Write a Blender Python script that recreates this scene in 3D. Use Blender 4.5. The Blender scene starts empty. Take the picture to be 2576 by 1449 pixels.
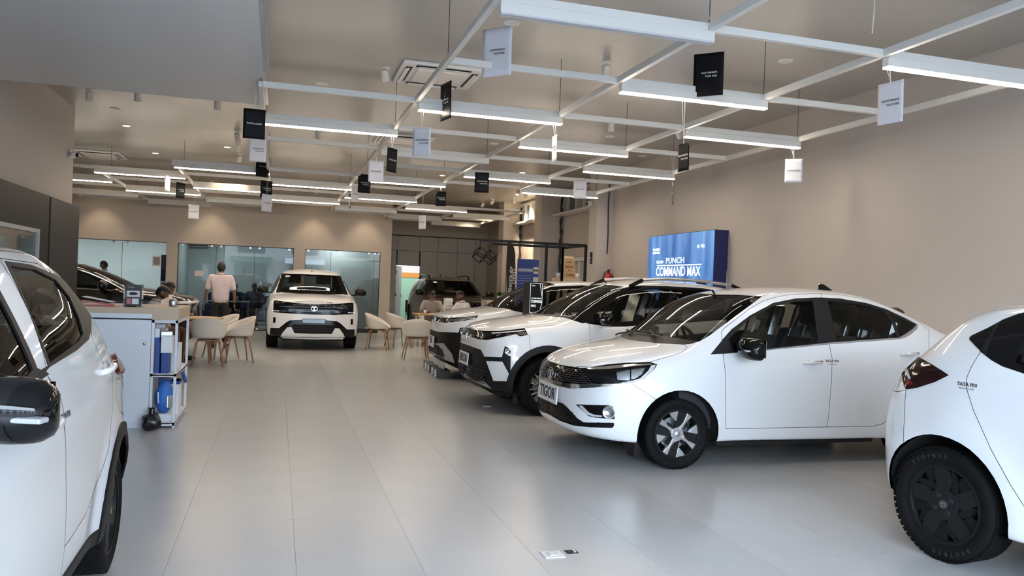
import bpy, bmesh, math, random
import numpy as np
from mathutils import Vector, Matrix
from mathutils.bvhtree import BVHTree
random.seed(7)
SC = bpy.context.scene
COL = SC.collection
# ---------------------------------------------------------------- camera
FPX, YAW, PITCH, ROLL, HCAM = 1989.0, 0.28834, -0.00207, 0.0374, 1.46
_cy, _sy = math.cos(YAW), math.sin(YAW)
CF = np.array([_sy*math.cos(PITCH), _cy*math.cos(PITCH), math.sin(PITCH)])
_r = np.array([_cy, -_sy, 0.0]); _u = np.cross(_r, CF)
CR = math.cos(ROLL)*_r + math.sin(ROLL)*_u
CU = -math.sin(ROLL)*_r + math.cos(ROLL)*_u
cd = bpy.data.cameras.new('camera'); cam = bpy.data.objects.new('camera', cd); COL.objects.link(cam)
cd.sensor_width = 36.0; cd.lens = FPX*36.0/2576.0; cd.clip_start = 0.05; cd.clip_end = 300
cam.matrix_world = Matrix(((CR[0], CU[0], -CF[0], 0), (CR[1], CU[1], -CF[1], 0), (CR[2], CU[2], -CF[2], HCAM), (0, 0, 0, 1)))
SC.camera = cam
# ---------------------------------------------------------------- exposure, sky
SC.view_settings.view_transform = 'Standard'; SC.view_settings.look = 'None'
SC.view_settings.exposure = 1.5; SC.view_settings.gamma = 1.0; SC.view_settings.use_curve_mapping = False
W = bpy.data.worlds.new('overcast_sky'); SC.world = W; W.use_nodes = True
_n = W.node_tree.nodes; _bg = _n['Background']; _bg.inputs[0].default_value = (0.66, 0.82, 1.0, 1); _bg.inputs[1].default_value = 10.0
SC.cycles.max_bounces = 8; SC.cycles.diffuse_bounces = 4; SC.cycles.glossy_bounces = 4; SC.cycles.transparent_max_bounces = 12
SC.cycles.transmission_bounces = 4; SC.cycles.sample_clamp_indirect = 6.0; SC.cycles.caustics_reflective = False; SC.cycles.caustics_refractive = False

def ray(x, y): return CF + CR*((x-1288)/FPX) - CU*((y-724.5)/FPX)
def px(x, y, axis, v):
    "point where the line of sight through a photo pixel meets the plane axis = v"
    d = ray(x, y); o = np.array([0, 0, HCAM]); t = (v-o[axis])/d[axis]; return Vector(o+d*t)
def pd(x, y, z):
    "point on the line of sight at depth z"
    return Vector(np.array([0, 0, HCAM])+ray(x, y)*z)

# ---------------------------------------------------------------- materials
MAT = {}
def mat(name, col=(.8, .8, .8), rough=.5, metal=0.0, emit=0.0, ecol=None, coat=0.0, spec=.5, noise=0.0, nscale=8.0, bump=0.0, ndet=3.0):
    m = bpy.data.materials.new(name); m.use_nodes = True; nt = m.node_tree; b = nt.nodes['Principled BSDF']
    b.inputs['Base Color'].default_value = (*col, 1); b.inputs['Roughness'].default_value = rough; b.inputs['Metallic'].default_value = metal
    b.inputs['Coat Weight'].default_value = coat; b.inputs['Coat IOR'].default_value = 1.4; b.inputs['Coat Roughness'].default_value = .03; b.inputs['Specular IOR Level'].default_value = spec
    if emit:
        b.inputs['Emission Color'].default_value = (*(ecol or col), 1); b.inputs['Emission Strength'].default_value = emit
    if noise or bump:
        tc = nt.nodes.new('ShaderNodeTexCoord'); nz = nt.nodes.new('ShaderNodeTexNoise'); nz.inputs['Scale'].default_value = nscale; nz.inputs['Detail'].default_value = ndet
        nt.links.new(tc.outputs['Object'], nz.inputs['Vector'])
        if noise:
            mx = nt.nodes.new('ShaderNodeMix'); mx.data_type = 'RGBA'
            mx.inputs[6].default_value = (*[c*(1-noise) for c in col], 1); mx.inputs[7].default_value = (*[min(1, c*(1+noise)) for c in col], 1)
            nt.links.new(nz.outputs['Fac'], mx.inputs[0]); nt.links.new(mx.outputs[2], b.inputs['Base Color'])
        if bump:
            bp = nt.nodes.new('ShaderNodeBump'); bp.inputs['Strength'].default_value = bump; bp.inputs['Distance'].default_value = .01
            nt.links.new(nz.outputs['Fac'], bp.inputs['Height']); nt.links.new(bp.outputs['Normal'], b.inputs['Normal'])
    MAT[name] = m; return m
def paint(name, col, rough=.35, metal=0.0, inner=(.03, .03, .032)):
    "car paint outside, dark trim on the inside face of the sheet"
    m = mat(name, col, rough, metal, coat=1.0); nt = m.node_tree; b = nt.nodes['Principled BSDF']; out = nt.nodes['Material Output']
    d = nt.nodes.new('ShaderNodeBsdfDiffuse'); d.inputs[0].default_value = (*inner, 1); mx = nt.nodes.new('ShaderNodeMixShader'); g = nt.nodes.new('ShaderNodeNewGeometry')
    nt.links.new(g.outputs['Backfacing'], mx.inputs[0]); nt.links.new(b.outputs[0], mx.inputs[1]); nt.links.new(d.outputs[0], mx.inputs[2]); nt.links.new(mx.outputs[0], out.inputs[0])
    return m
def glassy(name, tint=(.5, .55, .55), ior=1.5, rough=0.0, boost=0.0):
    m = bpy.data.materials.new(name); m.use_nodes = True; nt = m.node_tree; nt.nodes.clear()
    out = nt.nodes.new('ShaderNodeOutputMaterial'); t = nt.nodes.new('ShaderNodeBsdfTransparent'); t.inputs[0].default_value = (*tint, 1)
    g = nt.nodes.new('ShaderNodeBsdfGlossy'); g.inputs['Roughness'].default_value = rough; f = nt.nodes.new('ShaderNodeFresnel'); f.inputs[0].default_value = ior
    mx = nt.nodes.new('ShaderNodeMixShader'); ad = nt.nodes.new('ShaderNodeMath'); ad.operation = 'ADD'; ad.inputs[1].default_value = boost
    nt.links.new(f.outputs[0], ad.inputs[0]); nt.links.new(ad.outputs[0], mx.inputs[0]); nt.links.new(t.outputs[0], mx.inputs[1]); nt.links.new(g.outputs[0], mx.inputs[2]); nt.links.new(mx.outputs[0], out.inputs[0])
    MAT[name] = m; return m
def wood(name, c1, c2, scale=3.0, rough=.45):
    m = mat(name, c1, rough); nt = m.node_tree; b = nt.nodes['Principled BSDF']
    tc = nt.nodes.new('ShaderNodeTexCoord'); mp = nt.nodes.new('ShaderNodeMapping'); mp.inputs['Scale'].default_value = (scale, scale*8, scale*8)
    nz = nt.nodes.new('ShaderNodeTexNoise'); nz.inputs['Scale'].default_value = 2.0; nz.inputs['Detail'].default_value = 5.0
    mx = nt.nodes.new('ShaderNodeMix'); mx.data_type = 'RGBA'; mx.inputs[6].default_value = (*c1, 1); mx.inputs[7].default_value = (*c2, 1)
    nt.links.new(tc.outputs['Object'], mp.inputs[0]); nt.links.new(mp.outputs[0], nz.inputs['Vector']); nt.links.new(nz.outputs['Fac'], mx.inputs[0]); nt.links.new(mx.outputs[2], b.inputs['Base Color'])
    return m
mat('wall_paint', (.56, .505, .465), .75, noise=.03, nscale=1.2, bump=.05)
mat('back_wall_paint', (.55, .485, .43), .75, noise=.06, nscale=.7)
mat('ceiling_paint', (.45, .425, .395), .34, noise=.03, nscale=.6)
mat('soffit_panel', (.80, .80, .82), .35, spec=.5)
mat('soffit_edge', (.5, .51, .53), .4)
mat('floor_tile', (.47, .465, .465), .24, noise=.05, nscale=2.5, spec=.5)
mat('grout', (.30, .29, .28), .8); mat('panel_gap', (.10, .10, .105), .9, spec=.1)
mat('white_metal', (.78, .77, .74), .4)
mat('led_lens', (1, .95, .88), .5, emit=19.0, ecol=(1, .86, .69)); mat('office_lens', (.9, .97, 1), .5, emit=14.0)
mat('led_off', (.62, .63, .66), .4)
mat('lamp_on', (1, .93, .8), .5, emit=30.0, ecol=(1, .78, .5))
mat('black_matt', (.008, .008, .009), .5, spec=.2)
mat('black_gloss', (.004, .004, .005), .05, spec=.32)
mat('black_plastic', (.012, .012, .013), .5, spec=.2)
mat('dark_grey', (.04, .04, .043), .6, spec=.25)
mat('rubber', (.007, .007, .0075), .7, spec=.12)
mat('chrome', (.75, .75, .76), .12, metal=1.0)
mat('silver', (.55, .56, .58), .3, metal=.8)
mat('machined', (.72, .73, .75), .22, metal=.75)
mat('white_plastic', (.78, .78, .78), .4)
mat('chair_shell', (.74, .68, .60), .45)
mat('paper', (.80, .80, .86), .6)
mat('paper_warm', (.82, .78, .76), .6)
mat('card_black', (.006, .006, .007), .5, spec=.15)
mat('ink', (.02, .02, .03), .6)
mat('white_ink', (.85, .85, .85), .6)
mat('glow_white', (.9, .97, 1), .5, emit=.42)
wood('oak', (.55, .36, .2), (.42, .26, .14)); wood('pale_oak', (.58, .45, .33), (.46, .35, .25)); wood('leg_wood', (.36, .2, .11), (.28, .15, .08))
wood('ply', (.66, .5, .34), (.56, .42, .28))
paint('car_white', (.80, .81, .83)); paint('car_black', (.004, .004, .005), .2); paint('car_bronze', (.055, .046, .038), .3, .5)
glassy('car_glass', (.52, .54, .52), 1.33); glassy('car_glass_dark', (.16, .16, .15), 1.36)
glassy('clear_glass', (.88, .93, .92), 1.5); glassy('smoky_glass', (.62, .67, .66), 1.36)
glassy('lens_clear', (.85, .87, .9), 1.5, .02, .05); glassy('plastic_film', (.75, .77, .8), 1.4, .12, .12)
mat('seat_fabric', (.10, .10, .11), .8, noise=.2, nscale=40); mat('seat_light', (.42, .40, .36), .8)
mat('lamp_inner', (.45, .47, .5), .16, metal=.8); mat('red_lens', (.16, .008, .012), .12, spec=.5); mat('dark_red_lens', (.018, .005, .006), .06, spec=.4)
mat('drl', (.55, .57, .6), .25); mat('plate_white', (.75, .76, .78), .35)
mat('skid_silver', (.42, .43, .45), .4, metal=.3)
mat('underbody', (.01, .01, .01), .9)

mat('graphite', (.10, .10, .105), .4, metal=.5)
# ---------------------------------------------------------------- helpers
def tag(o, label=None, cat=None, group=None, kind=None):
    if label: o['label'] = label
    if cat: o['category'] = cat
    if group: o['group'] = group
    if kind: o['kind'] = kind
    return o
def empty(name, loc=(0, 0, 0), rz=0, label=None, cat=None, group=None, parent=None):
    o = bpy.data.objects.new(name, None); COL.objects.link(o); o.location = loc; o.rotation_euler = (0, 0, rz); o.empty_display_size = .1
    if parent: o.parent = parent
    return tag(o, label, cat, group)
def link(name, me, parent=None, m=None):
    o = bpy.data.objects.new(name, me); COL.objects.link(o)
    if m is not None and not me.materials: me.materials.append(MAT[m] if isinstance(m, str) else m)
    if parent: o.parent = parent
    return o
class MB:
    "collects simple shapes into one mesh"
    def __init__(s): s.v = []; s.f = []
    def add(s, v, f):
        k = len(s.v); s.v += [tuple(p) for p in v]; s.f += [tuple(i+k for i in q) for q in f]; return s
    def box(s, c, d, R=None):
        x, y, z = d[0]/2, d[1]/2, d[2]/2
        P = [Vector((a*x, b*y, e*z)) for e in (-1, 1) for b in (-1, 1) for a in (-1, 1)]
        if R is not None: P = [R @ p for p in P]
        P = [p+Vector(c) for p in P]
        return s.add(P, [(0, 2, 3, 1), (4, 5, 7, 6), (0, 1, 5, 4), (2, 6, 7, 3), (0, 4, 6, 2), (1, 3, 7, 5)])
    def b2(s, a, b): return s.box([(a[i]+b[i])/2 for i in range(3)], [abs(b[i]-a[i]) for i in range(3)])
    def bar(s, a, b, w, h=None):
        a, b = Vector(a), Vector(b); h = h or w; d = (b-a); L = d.length; q = d.to_track_quat('X', 'Z').to_matrix()
        return s.box((a+b)/2, (L, w, h), q)
    def tube(s, pts, r, n=8, caps=True):
        pts = [Vector(p) for p in pts]; rr = r if isinstance(r, (list, tuple)) else [r]*len(pts); k = len(s.v); prev = None
        for i, p in enumerate(pts):
            d = (pts[min(i+1, len(pts)-1)]-pts[max(i-1, 0)]).normalized()
            if prev is None: u = d.orthogonal().normalized()
            else: u = (prev-d*prev.dot(d)).normalized()
            prev = u; w = d.cross(u)
            for j in range(n):
                a = 2*math.pi*j/n; s.v.append(tuple(p+(u*math.cos(a)+w*math.sin(a))*rr[i]))
        for i in range(len(pts)-1):
            for j in range(n):
                s.f.append((k+i*n+j, k+i*n+(j+1) % n, k+(i+1)*n+(j+1) % n, k+(i+1)*n+j))
        if caps:
            s.f.append(tuple(k+j for j in reversed(range(n)))); s.f.append(tuple(k+(len(pts)-1)*n+j for j in range(n)))
        return s
    def lathe(s, prof, n=24, M=None, caps=False):
        k = len(s.v); M = M or Matrix.Identity(4)
        for (r, z) in prof:
            for j in range(n):
                a = 2*math.pi*j/n; s.v.append(tuple(M @ Vector((r*math.cos(a), r*math.sin(a), z))))
        for i in range(len(prof)-1):
            for j in range(n):
                s.f.append((k+i*n+j, k+i*n+(j+1) % n, k+(i+1)*n+(j+1) % n, k+(i+1)*n+j))
        if caps:
            s.f.append(tuple(k+j for j in reversed(range(n)))); s.f.append(tuple(k+(len(prof)-1)*n+j for j in range(n)))
        return s
    def prism(s, poly, t, M=None):
        "2D outline extruded from z = 0 to t"
        M = M or Matrix.Identity(4); n = len(poly)
        P = [M @ Vector((p[0], p[1], z)) for z in (0, t) for p in poly]
        return s.add(P, [tuple(reversed(range(n))), tuple(range(n, 2*n))]+[(i, (i+1) % n, n+(i+1) % n, n+i) for i in range(n)])
    def ell(s, c, r, nu=16, nv=10, R=None):
        V = []; F = []
        for i in range(nv+1):
            t = math.pi*i/nv
            for j in range(nu):
                a = 2*math.pi*j/nu; p = Vector((r[0]*math.sin(t)*math.cos(a), r[1]*math.sin(t)*math.sin(a), r[2]*math.cos(t)))
                if R is not None: p = R @ p
                V.append(p+Vector(c))
        for i in range(nv):
            for j in range(nu): F.append((i*nu+j, (i+1)*nu+j, (i+1)*nu+(j+1) % nu, i*nu+(j+1) % nu))
        return s.add(V, F)
    def mesh(s, name):
        me = bpy.data.meshes.new(name); me.from_pydata(s.v, [], s.f); me.update(); return me
    def build(s, name, m, parent=None, smooth=False, bevel=0, loc=None, rz=None, autos=None, seg=2):
        me = s.mesh(name); me.materials.append(MAT[m] if isinstance(m, str) else m)
        if bevel or smooth or autos:
            bm = bmesh.new(); bm.from_mesh(me); bmesh.ops.remove_doubles(bm, verts=bm.verts, dist=1e-6)
            if bevel:
                es = [e for e in bm.edges if len(e.link_faces) == 2 and e.calc_face_angle(0) > .6]
                bmesh.ops.bevel(bm, geom=es, offset=bevel, segments=seg, profile=.5, affect='EDGES', clamp_overlap=True)
            if smooth or autos:
                for f in bm.faces: f.smooth = True
                lim = autos or 3.2
                for e in bm.edges:
                    if len(e.link_faces) == 2 and e.calc_face_angle(0) > lim: e.smooth = False
            bm.normal_update(); bm.to_mesh(me); bm.free()
        o = bpy.data.objects.new(name, me); COL.objects.link(o)
        if parent: o.parent = parent
        if loc is not None: o.location = loc
        if rz is not None: o.rotation_euler = (0, 0, rz)
        return o
def solid(name, a, b, m, parent=None, bevel=0, **k): return MB().b2(a, b).build(name, m, parent, bevel=bevel, **k)
def struct(name, a, b, m): return tag(solid(name, a, b, m), kind='structure')
_tx = {}
def text(name, s, h, m, parent=None, M=None, depth=.001, bold=0.0, width=None, align='CENTER', spacing=1.0, shear=0.0):
    "flat raised lettering in the local XY plane of M, h = capital height"
    cu = bpy.data.curves.new(name, 'FONT'); cu.body = s; cu.size = h/.69; cu.extrude = depth; cu.offset = bold*h; cu.align_x = align; cu.align_y = 'CENTER'
    cu.space_character = spacing; cu.shear = shear; cu.resolution_u = 3
    o = bpy.data.objects.new(name, cu); COL.objects.link(o); dg = bpy.context.evaluated_depsgraph_get(); me = bpy.data.meshes.new_from_object(o.evaluated_get(dg)); bpy.data.objects.remove(o); bpy.data.curves.remove(cu)
    if width:
        xs = [v.co.x for v in me.vertices]; w = max(xs)-min(xs)
        if w > 0: me.transform(Matrix.Diagonal((width/w, 1, 1, 1)))
    if M is not None: me.transform(M)
    me.materials.clear(); me.materials.append(MAT[m]); me.name = name
    return link(name, me, parent)
def frame3(o, x, y):
    "matrix with origin o, local x and y axes"
    x = Vector(x).normalized(); y = Vector(y); y = (y-x*y.dot(x)).normalized(); z = x.cross(y)
    return Matrix(((x[0], y[0], z[0], o[0]), (x[1], y[1], z[1], o[1]), (x[2], y[2], z[2], o[2]), (0, 0, 0, 1)))
def copy_tree(o, parent=None):
    c = o.copy(); COL.objects.link(c)
    c.parent = parent
    for ch in list(o.children): copy_tree(ch, c)
    return c
# ---------------------------------------------------------------- room shell
mat('office_wall', (.60, .63, .63), .6); mat('grey_panel', (.50, .485, .45), .45, noise=.04, nscale=2); mat('panel_black', (.014, .013, .013), .55, spec=.2); mat('panel_black_b', (.035, .032, .032), .55, spec=.25)
mat('green_wall', (.36, .60, .46), .7); mat('orange_band', (.70, .30, .07), .5); mat('white_wall', (.75, .72, .74), .6); mat('asphalt', (.11, .11, .115), .8, noise=.2, nscale=3)
mat('facade', (.55, .52, .48), .8, noise=.1, nscale=1); mat('facade_dark', (.10, .11, .12), .3); mat('awning_green', (.10, .17, .14), .6); mat('curtain', (.42, .42, .41), .8)
mat('pantry_lens', (1, 1, 1), .5, emit=26.0); mat('groove', (.06, .055, .05), .9)
CZ = 3.90
struct('wall_right', (6.54, -3.2, 0), (6.80, 15.02, CZ), 'wall_paint'); struct('wall_right', (6.76, 15.02, 0), (6.95, 25.95, CZ), 'wall_paint')
for nm, a, b in (('trim_1', (6.20, 15.0, 0), (6.78, 15.42, CZ)), ('trim_2', (6.20, 18.56, 0), (6.78, 19.12, CZ)), ('trim_3', (6.20, 22.0, 0), (6.78, 22.5, CZ))):
    struct(nm, a, b, 'wall_paint')
struct('wall_left', (-3.32, -3.2, 0), (-3.03, 13.4, CZ), 'wall_paint')
struct('wall_far_left', (-8.3, 13.1, 0), (-8.1, 22.4, CZ), 'wall_paint'); struct('wall_far_left', (-8.1, 13.1, 0), (-3.32, 13.3, CZ), 'wall_paint')
b = MB(); b.b2((-8.1, 22.4, 2.275), (3.05, 22.6, CZ)); b.b2((-2.81, 22.4, 0), (-2.54, 22.6, 2.275)); b.b2((.40, 22.4, 0), (.70, 22.6, 2.275)); b.b2((2.75, 22.4, 0), (3.05, 22.6, 2.275)); b.b2((2.9, 22.6, 0), (3.05, 25.9, CZ))
tag(b.build('wall_back', 'back_wall_paint'), kind='structure')
ceil = struct('ceiling', (-8.3, -3.2, CZ), (6.95, 26.1, CZ+.15), 'ceiling_paint')
bh = struct('ceiling_bulkhead', (-3.03, -3.2, 3.36), (-.195, 9.18, CZ), 'soffit_panel')
e = MB(); e.b2((-.195, -3.2, 3.36), (-.165, 9.2, 3.42)).b2((-.195, -3.2, 3.52), (-.180, 9.2, CZ)); e.build('edge_strip', 'soffit_edge', bh); MB().b2((-3.03, 9.18, 3.36), (-.165, 9.2, 3.375)).build('edge_strip', 'soffit_edge', bh)
MB().b2((-.19, -3.2, 3.425), (-.172, 9.19, 3.515)).build('shadow_gap', 'black_matt', bh)
struct('wall_front', (-3.32, -3.35, 3.30), (6.8, -3.2, CZ), 'wall_paint')
# floor of large tiles
floor = struct('floor', (-8.3, -3.35, -.12), (7.0, 29.5, -.006), 'grout')
tm = MB().box((0, 0, -.003), (.6210, 1.2335, .006)).mesh('floor_tile'); tm.materials.append(MAT['floor_tile'])
tms = [tm]
for k, v in enumerate((.97, 1.03)):
    m2 = tm.copy(); q = MAT['floor_tile'].copy(); q.name = 'floor_tile_tone'
    for nd in q.node_tree.nodes:
        if nd.type == 'MIX': nd.inputs[6].default_value = tuple([c*v for c in nd.inputs[6].default_value[:3]]+[1]); nd.inputs[7].default_value = tuple([c*v for c in nd.inputs[7].default_value[:3]]+[1])
    m2.materials[0] = q; tms.append(m2)
ntile = 0; rest = MB()
for j in range(-6, 21):
    for i in range(-13, 12):
        x = -.482+.6225*(i+.5); y = 4.95+1.235*(j-.5)
        if x > 6.9 or x < -8.1 or y > 25.6 or y < -3: continue
        d = np.array([x, y, -HCAM]); z = d @ CF
        ux = 1288+FPX*(d @ CR)/z if z > .3 else -9e9
        if z > .3 and -150 < ux < 2720 and y < 16.5 and x > -3 and ntile < 298:
            o = link('floor_tile', tms[(i*7+j*3) % 3], floor); o.location = (x, y, 0); ntile += 1
        else: rest.box((x, y, -.003), (.6210, 1.2335, .006))
tag(rest.build('floor_tiles_far', 'floor_tile', floor), kind='stuff')
# black display wall on the left
dw = empty('display_wall', (-2.93, 8, 0), 0, 'black panelled display wall with a narrow light strip on the left side', 'display wall')
def loc_(o, a, b, nm, m, par, **k):
    q = MB().b2(Vector(a)-Vector(par.location), Vector(b)-Vector(par.location)).build(nm, m, par, **k); return q
ys = px(125, 560, 0, -2.92)[1]; ye = px(199, 560, 0, -2.92)[1]; zt = px(125, 494, 0, -2.92)[2]; zt2 = px(199, 519, 0, -2.92)[2]; zt = (zt+zt2)/2
loc_(dw, (-3.02, ys+.04, 0), (-2.92, ye, zt), 'wall_panel', 'panel_black_b', dw, bevel=.004)
yw = px(92, 600, 0, -2.92)[1]; zw = px(60, 580, 0, -2.92)[2]
loc_(dw, (-3.02, 3.0, zw+.05), (-2.92, ys-.04, zt), 'wall_panel', 'panel_black', dw); loc_(dw, (-3.02, yw+.06, 0), (-2.92, ys-.04, zw+.05), 'wall_panel', 'panel_black', dw); loc_(dw, (-3.02, 3.0, 0), (-2.92, yw+.06, .8), 'wall_panel', 'panel_black', dw)
loc_(dw, (-3.0, ys-.04, 0), (-2.94, ys+.04, zt-.02), 'light_strip', 'soffit_edge', dw)
loc_(dw, (-2.95, yw, .8), (-2.90, yw+.06, zw+.05), 'screen_frame', 'soffit_edge', dw); loc_(dw, (-2.95, 3.0, zw), (-2.90, yw, zw+.05), 'screen_frame', 'soffit_edge', dw)
mat('screen_glass', (.03, .05, .06), .08, coat=1.0)
loc_(dw, (-2.99, 3.0, .8), (-2.93, yw, zw), 'screen', 'screen_glass', dw)
# glass fronts of the offices
def glass_front(nm, x0, x1, seams, z0=.02, frame=False, m='clear_glass'):
    w = tag(bpy.data.objects.new(nm, None), kind='structure'); COL.objects.link(w)
    xs = [x0]+seams+[x1]
    for a, c in zip(xs, xs[1:]): MB().b2((a+.004, 22.47, z0+.01), (c-.004, 22.482, 2.265)).build('glass_pane', m, w)
    for a, c in zip(xs, xs[1:]):
        for f in (.12, .88):
            for z in (2.235, z0+.035): MB().box((a+(c-a)*f, 22.465, z), (.055, .03, .05)).build('patch_fitting', 'silver', w)
    fr = MB(); fr.b2((x0, 22.45, 2.262), (x1, 22.5, 2.278)); fr.b2((x0, 22.45, 0), (x1, 22.5, z0+.012)); fr.b2((x0, 22.45, 0), (x0+.012, 22.5, 2.27)); fr.b2((x1-.012, 22.45, 0), (x1, 22.5, 2.27)); fr.build('window_frame', 'dark_grey', w)
    for a in seams: MB().box((a, 22.476, 1.13), (.008, .014, 2.2)).build('pane_joint', 'dark_grey', w)
    return w
X_ = lambda p: px(p, 640, 1, 22.47)[0]
glass_front('window_1', -7.2, -2.81, [-5.5, X_(307)]); glass_front('window_2', -2.54, .40, [X_(544), X_(641)], m='smoky_glass'); glass_front('window_3', .70, 2.75, [X_(833), X_(941)], .10, True, 'smoky_glass')
struct('wall_office', (-8.2, 22.5, 0), (-8.1, 26.4, 2.9), 'office_wall'); struct('wall_office', (-8.1, 26.3, 0), (2.9, 26.4, 2.9), 'office_wall'); struct('ceiling_office', (-8.1, 22.6, 2.75), (2.9, 26.3, 2.85), 'white_wall'); struct('wall_office', (.50, 22.65, 0), (.56, 26.3, 2.75), 'office_wall'); struct('wall_office', (.56, 23.5, 0), (2.9, 23.56, 2.75), 'curtain')
struct('wall_office', (-8.1, 22.4, 0), (-7.2, 22.6, 2.28), 'back_wall_paint'); struct('wall_office', (-2.72, 22.62, 0), (-2.66, 26.3, 2.75), 'office_wall')
# recess with grey panels and a doorway
YR = 25.9; R_ = lambda x, y: px(x, y, 1, YR)
xs = [3.06, R_(1000, 640)[0], R_(1055, 640)[0], R_(1101.5, 640)[0], R_(1150.5, 640)[0], R_(1196, 640)[0], R_(1238, 640)[0]]
zt = R_(1100, 598)[2]; zm = R_(1100, 634)[2]; zd = R_(1025, 668)[2]
wr = struct('wall_recess', (3.05, YR+.03, zt), (6.95, YR+.2, CZ), 'back_wall_paint')
bk = MB(); bk.b2((3.05, YR+.03, 0), (R_(995, 700)[0], YR+.1, zt)); bk.b2((R_(1056, 700)[0], YR+.03, 0), (6.95, YR+.1, zt)); bk.b2((R_(995, 700)[0], YR+.03, zd), (R_(1056, 700)[0], YR+.1, zt)); tag(bk.build('wall_recess_backing', 'groove'), kind='structure')
MB().b2((3.05, YR-.05, zt), (6.95, YR+.03, zt+.03)).build('shadow_gap', 'groove', wr); MB().b2((3.05, YR-.02, zt+.03), (6.95, YR+.03, CZ)).build('header_board', 'back_wall_paint', wr)  # solid dark strip stands in for the shadow line along the panel tops
g = .012; dx0, dx1 = R_(995, 700)[0], R_(1056, 700)[0]
for i in range(6):
    a, c = xs[i]+g/2, xs[i+1]-g/2
    MB().b2((a, YR, zm+g/2), (c, YR+.03, zt)).build('wall_panel', 'grey_panel', wr, bevel=.002)
    if i == 1: MB().b2((a, YR, zd), (c, YR+.03, zm-g/2)).build('wall_panel', 'grey_panel', wr, bevel=.002)
    elif i == 0: MB().b2((a, YR, 0), (dx0, YR+.03, zm-g/2)).build('wall_panel', 'grey_panel', wr, bevel=.002)
    else: MB().b2((a if i != 2 else dx1, YR, 0), (c, YR+.03, zm-g/2)).build('wall_panel', 'grey_panel', wr, bevel=.002)
struct('wall_recess_side', (R_(1238, 640)[0], YR-.1, 0), (7.0, YR+.03, zt+.03), 'wall_paint')
# pantry room behind the doorway
struct('wall_pantry', (2.6, 29.0, 0), (6.6, 29.1, 1.635), 'green_wall'); struct('wall_pantry', (2.6, 28.98, 1.635), (6.6, 29.1, 1.82), 'orange_band'); struct('wall_pantry', (2.6, 29.0, 1.82), (6.6, 29.1, 3.0), 'white_wall')
struct('wall_pantry', (2.6, 26.0, 0), (2.7, 29.0, 3.0), 'white_wall'); struct('wall_pantry', (6.5, 26.0, 0), (6.6, 29.0, 3.0), 'green_wall'); struct('ceiling_pantry', (2.6, 26.0, 3.0), (6.6, 29.1, 3.1), 'white_wall')
do = tag(bpy.data.objects.new('door_1', None), kind='structure'); COL.objects.link(do); do.location = (dx0+.03, YR+.12, 0); do.rotation_euler = (0, 0, math.radians(68))
MB().b2((0, 0, .01), (.80, .04, zd-.02)).build('door_leaf', 'white_wall', do, bevel=.003)
h = MB(); h.box((.74, -.012, 1.0), (.05, .02, .05)); h.tube([(.74, -.02, 1.0), (.74, -.05, 1.0), (.63, -.05, 1.0)], .009); h.build('door_handle', 'chrome', do, smooth=True)
MB().b2((.70, -.008, .93), (.78, 0, 1.12)).build('lock_plate', 'silver', do)
for z in (.25, 1.05, 1.8): MB().box((.0, -.005, z), (.03, .03, .10)).build('door_hinge', 'chrome', do)
# bay windows high in the right hand recess
def bay(nm, y0, y1, z0, z1, n):
    w = tag(bpy.data.objects.new(nm, None), kind='structure'); COL.objects.link(w); X = 6.70
    f = MB(); f.b2((X-.03, y0, z1-.06), (X+.05, y1, z1)); f.b2((X-.03, y0, z0), (X+.05, y1, z0+.06)); f.build('window_frame', 'white_metal', w)
    MB().b2((X-.22, y0, z0-.04), (X+.05, y1, z0)).build('window_sill', 'white_metal', w)
    for i in range(n+1):
        y = y0+(y1-y0)*i/n; MB().b2((X-.02, y-.03, z0+.06), (X+.04, y+.03, z1-.06)).build('mullion', 'white_metal', w)
    for i in range(n):
        a = y0+(y1-y0)*i/n+.03; c = y0+(y1-y0)*(i+1)/n-.03; MB().b2((X+.02, a, z0+.06), (X+.03, c, z1-.06)).build('glass_pane', 'screen_glass' if i % 3 == 1 else 'curtain', w)
zb0 = px(1300, 563, 0, 6.6)[2]
bay('window_4', 19.15, 22.0, zb0, 3.84, 6); bay('window_5', 15.42, 18.56, zb0, 3.84, 6)
for y0, y1, z0, z1 in ((19.7, 21.2, .9, 2.15), (16.6, 17.9, 1.0, 2.1)):
    w = tag(MB().b2((6.66, y0, z0-.8), (6.76, y1, z1)).build('window_6' if y0 > 19 else 'window_7', 'curtain'), kind='structure')
    f = MB(); f.b2((6.62, y0-.06, z1), (6.76, y1+.06, z1+.08)); f.b2((6.62, y0-.06, z0-.8), (6.76, y0, z1)); f.b2((6.62, y1, z0-.8), (6.76, y1+.06, z1)); f.build('window_frame', 'white_metal', w)
    for k in (1, 2): MB().b2((6.63, y0+(y1-y0)*k/3-.02, z0-.8), (6.67, y0+(y1-y0)*k/3+.02, z1)).build('mullion', 'white_metal', w)
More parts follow.
